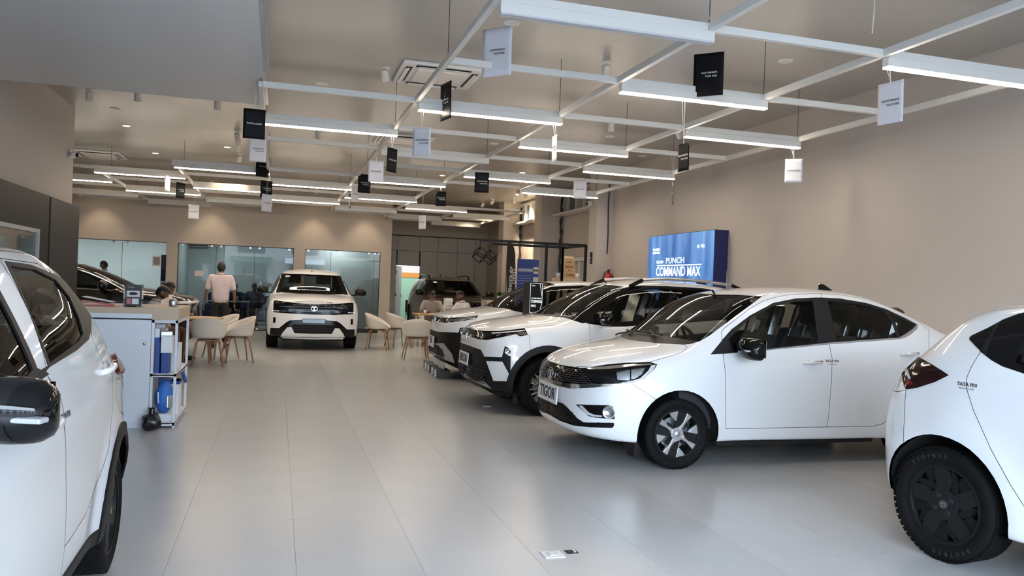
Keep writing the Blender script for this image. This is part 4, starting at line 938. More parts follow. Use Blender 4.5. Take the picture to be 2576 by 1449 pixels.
def arches(sh, sp, clad=0.0, cm='black_plastic', r=None):
    for xw in (sp.get('axf', 0), -sp['wb']+sp.get('axr', 0)):
        if clad: sh.panel('arch_cladding'+('_r' if xw < -1 else ''), disc(sp['archR']+clad, 40, xw, sp['R']), 'side', where=lambda c: c.y > .45 and c.z < 1.0)
    for xw in (sp.get('axf', 0), -sp['wb']+sp.get('axr', 0)): sh.panel('arch', disc(sp['archR'], 40, xw, sp['R']), 'side', where=lambda c: c.y > .45 and c.z < 1.0)
    sh.drop('arch')
def rails(t, P, m='silver'):
    for s in (1, -1):
        b = MB(); Q = [(x, s*y, z) for x, y, z in P]
        b.tube([Q[0]]+[(x, y, z) for x, y, z in Q[1:-1]]+[Q[-1]], [.012]+[.019]*(len(Q)-2)+[.012], 8); o = b.build('roof_rail', m, t, smooth=True)
        for a, c in ((Q[0], Q[1]), (Q[-1], Q[-2])):
            e = MB(); e.bar(Vector(a)+Vector((0, 0, -.015)), Vector(c)+Vector((0, 0, .002)), .045, .045); e.build('rail_foot', 'black_gloss', o, bevel=.01)

def build_compact_suv():
    loc, ang = (2.97, 9.35, 0), math.pi
    t = empty('compact_suv', loc, ang, 'white compact SUV with silver roof rails and a NEXON number plate', 'car')
    sp = dict(wb=2.5, R=.33, archR=.405, x0f=.27, x0r=-2.75, nf=2.9, nr=3.2, belt=1.04, t_roof=1.60, seatx=-1.22, seatz=.72, mirx=-1.12, zfloor=.45, N=64, flare=.03,
      t=dict(zc=[(.8, .90), (.72, .95), (.6, .995), (.4, 1.045), (.15, 1.085), (-.1, 1.115), (-.25, 1.16), (-.5, 1.315), (-.8, 1.47), (-1.0, 1.54), (-1.3, 1.585), (-1.6, 1.605), (-2.1, 1.60), (-2.5, 1.565), (-2.75, 1.50), (-2.9, 1.40), (-3.05, 1.2), (-3.2, 1.1)],
        zr=[(.8, .88), (.6, .955), (.4, .995), (.15, 1.03), (-.1, 1.06), (-.3, 1.10), (-.5, 1.215), (-.75, 1.365), (-1.0, 1.475), (-1.3, 1.535), (-1.6, 1.555), (-2.1, 1.545), (-2.5, 1.50), (-2.75, 1.43), (-2.95, 1.30), (-3.1, 1.12)],
        yr=[(.5, .68), (.27, .71), (0, .74), (-.3, .75), (-.5, .71), (-.75, .665), (-1.0, .63), (-1.3, .61), (-2.2, .60), (-2.75, .62), (-3.1, .68)],
        zh=[(.5, .90), (.27, .94), (0, .98), (-.5, 1.02), (-1.2, 1.06), (-2.0, 1.12), (-2.6, 1.17), (-3.0, 1.10)],
        yh=[(.5, .80), (.27, .84), (0, .865), (-.5, .86), (-1.5, .85), (-2.3, .85), (-2.8, .81), (-3.0, .79)],
        zm=[(.4, .68), (0, .76), (-1.5, .80), (-3, .85)], ym=[(.5, .86), (.27, .875), (0, .885), (-1.2, .89), (-2.4, .89), (-3.0, .85)],
        ys=[(.5, .83), (.27, .85), (0, .865), (-1.2, .86), (-2.4, .86), (-3.0, .82)], zb=[(.8, .27), (.6, .26), (.27, .26), (-.5, .24), (-2.1, .25), (-3.2, .32)]),
      af=[(.24, .36), (.32, .46), (.40, .485), (.55, .475), (.7, .475), (.82, .47), (.88, .45), (.95, .42), (1.05, .36)],
      ar=[(.3, .38), (.6, .42), (.9, .42), (1.1, .38), (1.3, .2), (1.5, .05)])
    sh = CarShell(sp); sh.setcam(car_pose(loc, ang), False)
    C = lambda p: cv((1340, 690), .20963, p); D = lambda p: cv((1150, 780), .20704, p)
    fr = lambda c: c.x > .12
    sh.panel('bumper', D([(860, 300), (1020, 445), (900, 520), (800, 1100), (0, 1100), (0, 200), (160, 215), (200, 240), (330, 256), (480, 256), (620, 246), (820, 220)]), where=lambda c: c.x > .2)
    sh.panel('hood', [(1165, 826), (1183, 826), (1191, 829.7), (1218, 833), (1249, 833), (1278, 830.7), (1320, 825.5), (1340, 822.5), (1426, 815.8), (1432, 812.6), (1442.7, 806), (1420, 799), (1359, 792.7), (1340, 790), (1300, 783), (1240, 780), (1150, 800)], where=lambda c: c.x > -.6)
    sh.panel('cowl', C([(60, 465), (100, 478), (300, 490), (450, 505), (520, 484), (575, 520), (490, 553), (380, 520), (90, 492), (0, 485), (0, 440)]), where=lambda c: c.x < .4)
    sh.panel('roof', C([(1165, 152), (1300, 110), (1500, 92), (1800, 92), (2200, 130), (2400, 170), (2500, 100), (1800, 20), (1200, 20), (700, 60), (700, 125), (880, 125)]), where=lambda c: c.z > 1.3)
    sh.panel('windscreen', C([(40, 440), (100, 478), (300, 488), (450, 500), (520, 476), (620, 405), (700, 345), (900, 228), (1080, 160), (1100, 150), (880, 126), (720, 128), (400, 140)]), where=lambda c: c.x > -1.5)
    sh.panel('front_door', [(-.50, .36), (-.50, 1.13), (-.72, 1.37), (-1.0, 1.50), (-1.52, 1.55), (-1.58, 1.0), (-1.52, .36)], 'side', where=lambda c: c.y > .5)
    sh.panel('rear_door', [(-1.52, 1.55), (-2.2, 1.53), (-2.42, 1.2), (-2.40, 1.0), (-2.05, .60), (-2.0, .36), (-1.52, .36), (-1.58, 1.0)], 'side', where=lambda c: c.y > .5)
    sh.panel('dlo', [(-.30, 1.105), (-.45, 1.20), (-.75, 1.385), (-1.0, 1.485), (-1.25, 1.525), (-1.6, 1.535), (-2.1, 1.525), (-2.5, 1.47), (-2.85, 1.34), (-2.9, 1.27), (-2.5, 1.17), (-1.6, 1.09), (-1.2, 1.065), (-.95, 1.04), (-.75, 1.035), (-.5, 1.06)], 'side', where=lambda c: c.y > .45)
    sh.panel('dlo', C([(490, 553), (560, 505), (700, 385), (900, 258), (1100, 168), (1165, 155), (1300, 162), (1300, 300), (900, 500), (600, 590)]), where=lambda c: c.z > .9 and c.x > -1.4)
    sh.panel('front_glass', C([(735, 560), (730, 500), (850, 400), (1050, 282), (1250, 207), (1400, 180), (1620, 172), (1640, 190), (1640, 330), (1610, 565), (1380, 545), (1100, 570), (900, 585)]))
    sh.panel('rear_glass', [(-1.66, 1.12), (-1.64, 1.50), (-2.1, 1.495), (-2.4, 1.45), (-2.55, 1.30), (-2.5, 1.20)], 'side', where=lambda c: c.y > .5)
    sh.panel('face_band', D([(60, 200), (150, 215), (200, 240), (330, 256), (480, 256), (620, 246), (820, 220), (862, 300), (765, 320), (715, 292), (560, 325), (360, 363), (250, 352), (150, 318), (60, 260)]), where=fr)
    sh.panel('drl', D([(420, 274), (600, 262), (790, 245), (792, 256), (600, 276), (420, 288)]))
    sh.panel('lower_face', D([(0, 400), (105, 420), (290, 485), (330, 568), (545, 575), (580, 440), (635, 468), (650, 505), (645, 800), (550, 625), (350, 618), (440, 862), (705, 870), (790, 872), (800, 1100), (500, 1100), (0, 900)]), where=fr)
    sh.panel('skid', D([(0, 700), (85, 750), (130, 800), (200, 850), (330, 868), (418, 955), (300, 905), (180, 850), (60, 790)]), where=fr)
    sh.panel('intake', D([(0, 600), (110, 655), (210, 690), (280, 720), (330, 800), (345, 855), (250, 845), (160, 800), (100, 745), (0, 700)]), where=fr)
    sh.panel('fog', D([(585, 465), (640, 480), (648, 560), (610, 545), (575, 520)]))
    sh.panel('sill_cladding', [(-.3, .36), (-2.3, .36), (-2.3, .1), (-.3, .1)], 'side', where=lambda c: c.y > .4)
    sh.panel('rear_face', [(-2.8, .62), (-3.6, .62), (-3.6, .1), (-2.7, .1)], 'prof')
    sh.panel('tail_lamp', [(-2.95, 1.08), (-3.6, 1.08), (-3.6, 1.0), (-3.0, 1.0)], 'prof')
    sh.panel('rear_windscreen', [(-2.78, -.1), (-2.80, .50), (-3.0, .55), (-3.02, -.1)], 'top')
    arches(sh, sp, .072)
    B_ = 'black_plastic'; Wc = 'car_white'
    emit_all(sh, t, [('body', 'body_shell', Wc, J), ('bumper', 'front_bumper', Wc, JG), ('hood', 'bonnet', Wc, JG), ('cowl', 'cowl_panel', B_, J), ('roof', 'roof', Wc, JG), ('windscreen', 'windscreen', 'car_glass', JI), ('rear_windscreen', 'rear_windscreen', 'car_glass_dark', JI),
      ('front_door', 'front_door', Wc, dict(gap=True)), ('rear_door', 'rear_door', Wc, dict(gap=True)), ('dlo', 'window_surround', 'black_gloss', dict(off=.002, skirt='black_gloss')), ('front_glass', 'side_window', 'car_glass', dict(off=-.004)), ('rear_glass', 'side_window', 'car_glass', dict(off=-.004)),
      ('face_band', 'grille_band', 'black_gloss', dict(join=True, off=-.006)), ('drl', 'daytime_light', 'drl', dict(off=.002, skirt='drl')), ('lower_face', 'lower_fascia', B_, dict(join=True, off=-.006)), ('intake', 'intake', 'black_gloss', dict(join=True, off=-.02)),
      ('skid', 'skid_plate', 'skid_silver', dict(join=True, off=.004, skirt='skid_silver')), ('fog', 'headlamp', 'lamp_inner', dict(off=-.01)), ('arch_cladding', 'arch_cladding', B_, dict(off=.008)), ('arch_cladding_r', 'arch_cladding', B_, dict(off=.008)), ('sill_cladding', 'sill_cladding', B_, dict(off=.004)), ('rear_face', 'rear_bumper', B_, J), ('tail_lamp', 'tail_lamp', 'red_lens', J)])
    rows = []
    for i in range(4):
        a, b = (745+i*24, 266), (778+i*24, 306); rows.append((D([a])[0], D([b])[0]))
    slots(sh, t, 'indicator_bars', rows, 'silver', h=.006)
    rows = []
    for j in range(7):
        for i in range(8):
            x = 60+i*36+(18 if j % 2 else 0); y = 655+j*24+(x-60)*.33
            if x < 330 and y < 800+(x-60)*.35: rows.append((D([(x, y)])[0], D([(x+24, y+8)])[0]))
    slots(sh, t, 'intake_slats', rows, 'dark_grey', h=.012, th=.02)
    p, n = on_surf(sh, *D([(622, 505)])[0], -.006)
    def lamp(M):
        b = MB(); b.lathe([(0, .0), (.02, .004), (.03, .014), (.034, .014), (.036, 0)], 20, M); b.build('headlamp_lens', 'chrome', t, smooth=True)
    both(lamp, surf_M(p, n))
    logo(frame3((.745, 0, .862), (0, 1, 0), (-.1, 0, 1)), .06, t)
    plate(t, frame3((.775, 0, .575), (0, 1, 0), (-.05, 0, 1)), .46, .15, 'NEXON')
    under_and_cabin(sh, t, film=True)
    for s in (1, -1): mirror_unit(t, (-.66, 1.0, 1.135), s, (.10, .25, .15))
    rails(t, [(-1.10, .60, 1.525), (-1.28, .592, 1.595), (-1.6, .585, 1.625), (-2.1, .58, 1.615), (-2.5, .585, 1.575), (-2.72, .595, 1.51)])
    for s in (1, -1):
        for x in (-1.42, -2.28):
            z = .98; q = sh.surf((x, .9, z)); handle(t, Vector((q.x, s*q.y, q.z)), Vector((0, s, .05)), Vector((1, 0, 0)))
    f = MB(); f.prism([(0, 0), (.17, 0), (.05, .06), (.0, .065)], .03, Matrix(((-1, 0, 0, -2.35), (0, 0, 1, -.015), (0, 1, 0, 1.575), (0, 0, 0, 1)))); f.build('roof_antenna', 'black_gloss', t, bevel=.006)
    for xw in (0, -2.5):
        for s in (1, -1): wheel(t, xw, s*.785, .33, .215, .205, 'alloy', rot=.3, side=s)
    for s in (1, -1): m = MB(); m.box((.33, s*.74, .22), (.012, .14, .18)); m.build('mud_flap', 'black_plastic', t)
    return sh
build_compact_suv()

def build_micro_suv():
    loc, ang = (3.12, 12.3, 0), math.pi
    t = empty('micro_suv', loc, ang, 'white micro SUV with a flat black lower front, farthest of the three in the row', 'car')
    sp = dict(wb=2.445, R=.325, archR=.40, x0f=.25, x0r=-2.7, nf=3.2, nr=3.4, belt=1.05, t_roof=1.58, seatx=-1.2, seatz=.72, mirx=-1.08, zfloor=.45, N=56, flare=.03,
      t=dict(zc=[(.8, .93), (.7, .965), (.5, 1.02), (.2, 1.075), (-.1, 1.115), (-.2, 1.14), (-.45, 1.30), (-.75, 1.455), (-.95, 1.53), (-1.2, 1.57), (-1.6, 1.59), (-2.2, 1.585), (-2.6, 1.55), (-2.8, 1.46), (-2.95, 1.2), (-3.1, 1.1)],
        zr=[(.8, .91), (.6, .98), (.3, 1.03), (-.1, 1.08), (-.25, 1.11), (-.45, 1.23), (-.75, 1.40), (-.95, 1.48), (-1.2, 1.52), (-1.6, 1.54), (-2.3, 1.53), (-2.7, 1.46), (-2.9, 1.25), (-3.0, 1.1)],
        yr=[(.5, .68), (0, .74), (-.25, .745), (-.5, .70), (-.9, .635), (-1.2, .615), (-2.3, .60), (-2.7, .62), (-3.0, .68)],
        zh=[(.5, .93), (.27, .97), (0, 1.0), (-.5, 1.04), (-1.2, 1.08), (-2.6, 1.12), (-3.0, 1.05)], yh=[(.5, .80), (.27, .83), (0, .845), (-.5, .84), (-2.3, .83), (-2.8, .80)],
        zm=[(.4, .7), (-3, .8)], ym=[(.5, .84), (.25, .86), (0, .87), (-2.4, .87), (-3.0, .83)], ys=[(.5, .82), (0, .845), (-2.4, .845), (-3.0, .81)], zb=[(.8, .28), (.25, .27), (-.5, .25), (-3.2, .32)]),
      af=[(.26, .38), (.34, .47), (.45, .49), (.6, .485), (.75, .48), (.9, .44), (1.0, .40), (1.1, .36)], ar=[(.3, .34), (.6, .38), (.9, .38), (1.1, .34), (1.3, .2), (1.5, .08)])
    sh = CarShell(sp); sh.setcam(car_pose(loc, ang), False)
    E = lambda p: cv((1060, 690), .18634, p); fr = lambda c: c.x > .12
    sh.panel('hood', E([(150, 560), (215, 572), (260, 582), (380, 589), (520, 581), (660, 566), (785, 552), (1110, 521), (1130, 505), (1149, 482), (1050, 462), (930, 440), (700, 400), (300, 480)]), where=lambda c: c.x > -.6)
    sh.panel('windscreen', E([(880, 420), (940, 442), (1100, 458), (1200, 475), (1290, 490), (1400, 400), (1560, 285), (1720, 190), (1830, 140), (1650, 100), (1400, 120), (1100, 250)]), where=lambda c: c.x > -1.4)
    sh.panel('roof', [(-1.02, -.1), (-1.06, .60), (-2.7, .60), (-2.75, -.1)], 'top')
    sh.panel('rear_windscreen', [(-2.80, -.1), (-2.82, .50), (-2.93, .54), (-2.95, -.1)], 'top')
    sh.panel('front_door', [(-.48, .36), (-.48, 1.15), (-.75, 1.41), (-1.0, 1.50), (-1.5, 1.54), (-1.5, .36)], 'side', where=lambda c: c.y > .5)
    sh.panel('rear_door', [(-1.5, 1.54), (-2.3, 1.53), (-2.35, 1.0), (-2.0, .60), (-1.98, .36), (-1.5, .36)], 'side', where=lambda c: c.y > .5)
    sh.panel('dlo', [(-.28, 1.10), (-.48, 1.235), (-.75, 1.395), (-1.0, 1.48), (-1.5, 1.515), (-2.2, 1.505), (-2.75, 1.42), (-2.85, 1.2), (-1.5, 1.10), (-.5, 1.06)], 'side', where=lambda c: c.y > .45)
    sh.panel('front_glass', [(-.68, 1.13), (-.86, 1.36), (-1.05, 1.44), (-1.42, 1.475), (-1.44, 1.13)], 'side', where=lambda c: c.y > .5)
    sh.panel('rear_glass', [(-1.56, 1.13), (-1.56, 1.475), (-2.15, 1.465), (-2.25, 1.17)], 'side', where=lambda c: c.y > .5)
    sh.panel('face_band', E([(150, 560), (225, 574), (260, 586), (380, 592), (600, 576), (772, 555), (735, 602), (560, 630), (330, 656), (235, 642), (150, 620)]), where=fr)
    sh.panel('lamp', E([(415, 604), (560, 582), (755, 562), (725, 597), (560, 618), (430, 640)]))
    sh.panel('lower_face', E([(60, 720), (145, 757), (240, 777), (500, 787), (522, 722), (588, 718), (602, 745), (605, 1300), (400, 1300), (60, 1100)]), where=fr)
    sh.panel('skid', E([(60, 900), (210, 930), (300, 930), (415, 1078), (447, 1200), (330, 1155), (120, 1065), (40, 1030), (100, 1040), (322, 1112), (305, 1070), (235, 960), (60, 930)]), where=fr)
    sh.panel('sill_cladding', [(-.3, .38), (-2.3, .38), (-2.3, .1), (-.3, .1)], 'side', where=lambda c: c.y > .4)
    sh.panel('rear_face', [(-2.75, .66), (-3.6, .66), (-3.6, .1), (-2.65, .1)], 'prof')
    arches(sh, sp, .07)
    B_ = 'black_plastic'; Wc = 'car_white'
    emit_all(sh, t, [('body', 'body_shell', Wc, J), ('hood', 'bonnet', Wc, JG), ('roof', 'roof', Wc, JG), ('windscreen', 'windscreen', 'car_glass', JI), ('rear_windscreen', 'rear_windscreen', 'car_glass_dark', JI), ('front_door', 'front_door', Wc, dict(gap=True)), ('rear_door', 'rear_door', Wc, dict(gap=True)),
      ('dlo', 'window_surround', 'black_gloss', dict(off=.002, skirt='black_gloss')), ('front_glass', 'side_window', 'car_glass', dict(off=-.004)), ('rear_glass', 'side_window', 'car_glass', dict(off=-.004)), ('face_band', 'grille_band', 'black_gloss', dict(join=True, off=-.006)), ('lamp', 'headlamp', 'lamp_inner', dict(off=-.004)),
      ('lower_face', 'lower_fascia', B_, dict(join=True, off=-.006)), ('skid', 'skid_plate', 'skid_silver', dict(join=True, off=.004, skirt='skid_silver')), ('arch_cladding', 'arch_cladding', B_, dict(off=.008)), ('arch_cladding_r', 'arch_cladding', B_, dict(off=.008)), ('sill_cladding', 'sill_cladding', B_, dict(off=.004)), ('rear_face', 'rear_bumper', B_, J)])
    p, n = on_surf(sh, *E([(572, 775)])[0], -.006)
    def lamp(M):
        b = MB(); b.lathe([(0, .0), (.03, .004), (.045, .016), (.05, .016), (.052, 0)], 20, M); b.build('fog_lamp', 'chrome', t, smooth=True)
    both(lamp, surf_M(p, n))
    rows = []
    for j in range(6):
        for i in range(3): x = 135+i*55+j*4; y = 955+j*24+i*22; rows.append((E([(x, y)])[0], E([(x+44, y+17)])[0]))
    slots(sh, t, 'intake_slats', rows, 'dark_grey', h=.014, th=.02)
    logo(frame3((.715, 0, .905), (0, 1, 0), (-.2, 0, 1)), .055, t)
    o = plate(t, frame3((.765, 0, .555), (0, 1, 0), (-.05, 0, 1)), .42, .17, 'CNG', sz=.38, ww=.34)
    text('plate_small_lettering', 'PUNCH', .022, 'ink', o, frame3((.773, 0, .612), (0, 1, 0), (0, 0, 1)), .001, .02)
    under_and_cabin(sh, t, seats='seat_light')
    for s in (1, -1): mirror_unit(t, (-.62, .98, 1.13), s, (.10, .24, .15))
    for xw in (0, -2.445):
        for s in (1, -1): wheel(t, xw, s*.77, .325, .21, .19, 'black', rot=.3, side=s, brake=False)
    return sh
build_micro_suv()

def build_boxy_suv():
    loc, ang = (.73, 17.35, 0), -math.pi/2
    t = empty('boxy_suv', loc, ang, 'white boxy SUV facing the camera in the middle of the hall', 'car')
    sp = dict(wb=2.73, R=.365, archR=.44, x0f=.38, x0r=-3.1, nf=4.2, nr=4.5, belt=1.12, t_roof=1.68, seatx=-1.35, seatz=.78, mirx=-1.0, zfloor=.5, N=50, flare=.02, crown=2.0,
      t=dict(zc=[(.9, 1.0), (.8, 1.03), (.6, 1.08), (.3, 1.12), (0, 1.145), (-.2, 1.165), (-.45, 1.31), (-.75, 1.49), (-.92, 1.60), (-1.1, 1.645), (-1.6, 1.685), (-2.4, 1.68), (-3.0, 1.63), (-3.2, 1.5), (-3.35, 1.2)],
        zr=[(.9, .985), (.7, 1.02), (.3, 1.07), (0, 1.10), (-.2, 1.14), (-.45, 1.275), (-.75, 1.45), (-.95, 1.55), (-1.15, 1.595), (-1.6, 1.62), (-2.4, 1.615), (-3.0, 1.56), (-3.2, 1.4), (-3.35, 1.15)],
        yr=[(.6, .78), (.3, .80), (0, .79), (-.2, .765), (-.5, .715), (-.9, .655), (-1.2, .64), (-2.4, .63), (-3.0, .65), (-3.3, .72)],
        zh=[(.5, .96), (0, 1.04), (-.5, 1.10), (-1.2, 1.13), (-3.0, 1.15)], yh=[(.5, .87), (0, .885), (-.5, .885), (-2.6, .88), (-3.2, .85)],
        zm=[(.4, .75), (-3, .8)], ym=[(.5, .91), (0, .925), (-2.4, .925), (-3.2, .89)], ys=[(.5, .88), (0, .90), (-2.4, .90), (-3.2, .87)], zb=[(.9, .27), (.38, .29), (-.5, .27), (-3.4, .34)]),
      af=[(.26, .44), (.34, .47), (.45, .485), (.6, .49), (.75, .49), (.9, .48), (1.0, .46), (1.1, .42)], ar=[(.3, .30), (.6, .34), (.9, .34), (1.1, .32), (1.3, .28), (1.5, .2)])
    sh = CarShell(sp); sh.setcam(car_pose(loc, ang), False)
    G = lambda p: cv((660, 670), .15179, p); fr = lambda c: c.x > .3
    sh.panel('hood', [(.86, -.1), (.86, .60), (.80, .74), (.35, .785), (-.05, .735), (-.13, .5), (-.17, -.1)], 'top', where=lambda c: c.z > .93)
    sh.panel('windscreen', G([(700, 455), (835, 460), (1100, 468), (1345, 462), (1390, 470), (1240, 175), (1225, 152), (1000, 140), (700, 132)]), where=lambda c: -1.3 < c.x < .05)
    sh.panel('pillar', G([(1345, 462), (1400, 476), (1420, 470), (1300, 155), (1225, 150), (1242, 178)]), where=lambda c: -1.3 < c.x < .05)
    sh.panel('roof', [(-1.0, -.1), (-1.04, .62), (-3.0, .62), (-3.0, -.1)], 'top')
    sh.panel('front_door', [(-.5, .4), (-.5, 1.2), (-.8, 1.46), (-1.1, 1.57), (-1.62, 1.60), (-1.62, .4)], 'side', where=lambda c: c.y > .5)
    sh.panel('rear_door', [(-1.62, 1.60), (-2.5, 1.60), (-2.55, 1.0), (-2.2, .7), (-2.15, .4), (-1.62, .4)], 'side', where=lambda c: c.y > .5)
    sh.panel('dlo', [(-.30, 1.15), (-.5, 1.27), (-.8, 1.44), (-1.1, 1.545), (-1.6, 1.575), (-3.0, 1.52), (-3.1, 1.2), (-1.5, 1.15), (-.5, 1.12)], 'side', where=lambda c: c.y > .45)
    sh.panel('front_glass', [(-.62, 1.17), (-.9, 1.42), (-1.15, 1.50), (-1.55, 1.525), (-1.56, 1.18)], 'side', where=lambda c: c.y > .5)
    sh.panel('rear_glass', [(-1.68, 1.19), (-1.68, 1.525), (-2.4, 1.52), (-2.5, 1.2)], 'side', where=lambda c: c.y > .5)
    sh.panel('rear_windscreen', [(-.1, 1.2), (.62, 1.2), (.58, 1.52), (-.1, 1.55)], 'rear')
    sh.panel('face_band', G([(700, 622), (835, 632), (1200, 625), (1490, 600), (1512, 612), (1508, 795), (1180, 805), (835, 802), (700, 795)]), where=fr)
    sh.panel('lower_face', G([(700, 890), (1060, 895), (1240, 912), (1300, 950), (1400, 1045), (1530, 1045), (1530, 1300), (700, 1300)]), where=fr)
    sh.panel('skid', G([(700, 1118), (1150, 1120), (1205, 1025), (1275, 1030), (1340, 1120), (1372, 1192), (835, 1190), (700, 1188)]), where=fr)
    sh.panel('intake', G([(700, 975), (1195, 975), (1192, 1040), (1150, 1115), (700, 1112)]), where=fr)
    sh.panel('vent', G([(1465, 872), (1503, 876), (1500, 968), (1462, 962)]), where=fr)
    sh.panel('sill_cladding', [(-.3, .42), (-2.6, .42), (-2.6, .1), (-.3, .1)], 'side', where=lambda c: c.y > .4)
    arches(sh, sp, .06)
    B_ = 'black_gloss'; Wc = 'car_white'
    emit_all(sh, t, [('body', 'body_shell', Wc, J), ('hood', 'bonnet', Wc, JG), ('roof', 'roof', Wc, J), ('windscreen', 'windscreen', 'car_glass', JI), ('pillar', 'windscreen_pillar', B_, dict(off=.002)), ('rear_windscreen', 'rear_windscreen', 'car_glass', J), ('front_door', 'front_door', Wc, dict(gap=True)), ('rear_door', 'rear_door', Wc, dict(gap=True)),
      ('dlo', 'window_surround', B_, dict(off=.002)), ('front_glass', 'side_window', 'car_glass', dict(off=-.004)), ('rear_glass', 'side_window', 'car_glass', dict(off=-.004)), ('face_band', 'grille_band', B_, dict(join=True, off=-.008)), ('lower_face', 'lower_fascia', B_, dict(join=True, off=-.006)), ('intake', 'intake', 'black_plastic', dict(join=True, off=-.03)),
      ('skid', 'skid_plate', Wc, dict(join=True, off=.004, skirt='car_white')), ('vent', 'bumper_vent', B_, dict(off=-.02)), ('arch_cladding', 'arch_cladding', B_, dict(off=.008)), ('arch_cladding_r', 'arch_cladding', B_, dict(off=.008)), ('sill_cladding', 'sill_cladding', B_, dict(off=.004))])
    for s in (1, -1): m = mirror_unit(t, (-.30, 1.03, 1.20), s, (.10, .24, .15), ind=False)
    xn = .868
    for i, ch in enumerate('SIERRA'): text('bonnet_lettering', ch, .018, 'white_ink', t, frame3((xn-.012, (i-2.5)*.155, .925), (0, 1, 0), (-.05, 0, 1)), .002, .02)
    logo(frame3((xn+.002, 0, .86), (0, 1, 0), (0, 0, 1)), .058, t)
    b = MB()
    for s in (1, -1):
        for i in range(5): b.box((xn-.012+(-.012*i*.5), s*(.80-.028*i), .795), (.006, .014, .010))
    tag(b.build('running_lights', 'glow_white', t), kind='stuff')
    b = MB()
    for i in range(64): b.box((xn-.004, (i-31.5)*.021, .888), (.004, .008, .004))
    tag(b.build('band_studs', 'silver', t), kind='stuff')
    b = MB()
    for j in range(5): b.box((xn-.03, 0, .36+.035*j), (.02, .86-.03*j, .008))
    tag(b.build('intake_slats', 'dark_grey', t), kind='stuff')
    o = MB().box((xn+.004, 0, .605), (.012, .46, .095)).build('plate_holder', 'dark_grey', t, bevel=.004); MB().box((xn+.011, 0, .605), (.004, .44, .08)).build('holder_film', 'plastic_film', o)
    o = MB().box((-.70, -.52, 1.50), (.004, .10, .05), Matrix.Rotation(math.radians(-58), 3, 'Y')).build('windscreen_sticker', 'paper', t)
    under_and_cabin(sh, t)
    b = MB(); b.tube([(.84, -.60, .255), (.86, 0, .245), (.84, .60, .255)], .013, 6); b.build('tow_bar', 'silver', t)
    for xw in (0, -2.73):
        for s in (1, -1): wheel(t, xw, s*.80, .365, .24, .225, 'black', rot=.3, side=s, brake=False)
    c = copy_tree(t); c.location = (4.90, 21.95, 0); c['label'] = 'bronze boxy SUV with roof rails in front of the grey panels'
    def repaint(o):
        if o.type == 'MESH' and any(m and m.name.startswith('car_white') for m in o.data.materials):
            o.data = o.data.copy()
            for i, m in enumerate(o.data.materials):
                if m.name.startswith('car_white'): o.data.materials[i] = MAT['car_bronze']
        for q in list(o.children): repaint(q)
    repaint(c); rails(c, [(-1.15, .60, 1.60), (-1.3, .60, 1.69), (-1.8, .60, 1.72), (-2.6, .60, 1.71), (-2.9, .60, 1.62)], 'black_gloss')
    f = MB(); f.prism([(0, 0), (.12, 0), (.05, .07), (.02, .075)], .03, Matrix(((-1, 0, 0, -2.5), (0, 0, 1, -.015), (0, 1, 0, 1.67), (0, 0, 0, 1)))); f.build('roof_antenna', 'black_gloss', c)
    return sh
build_boxy_suv()

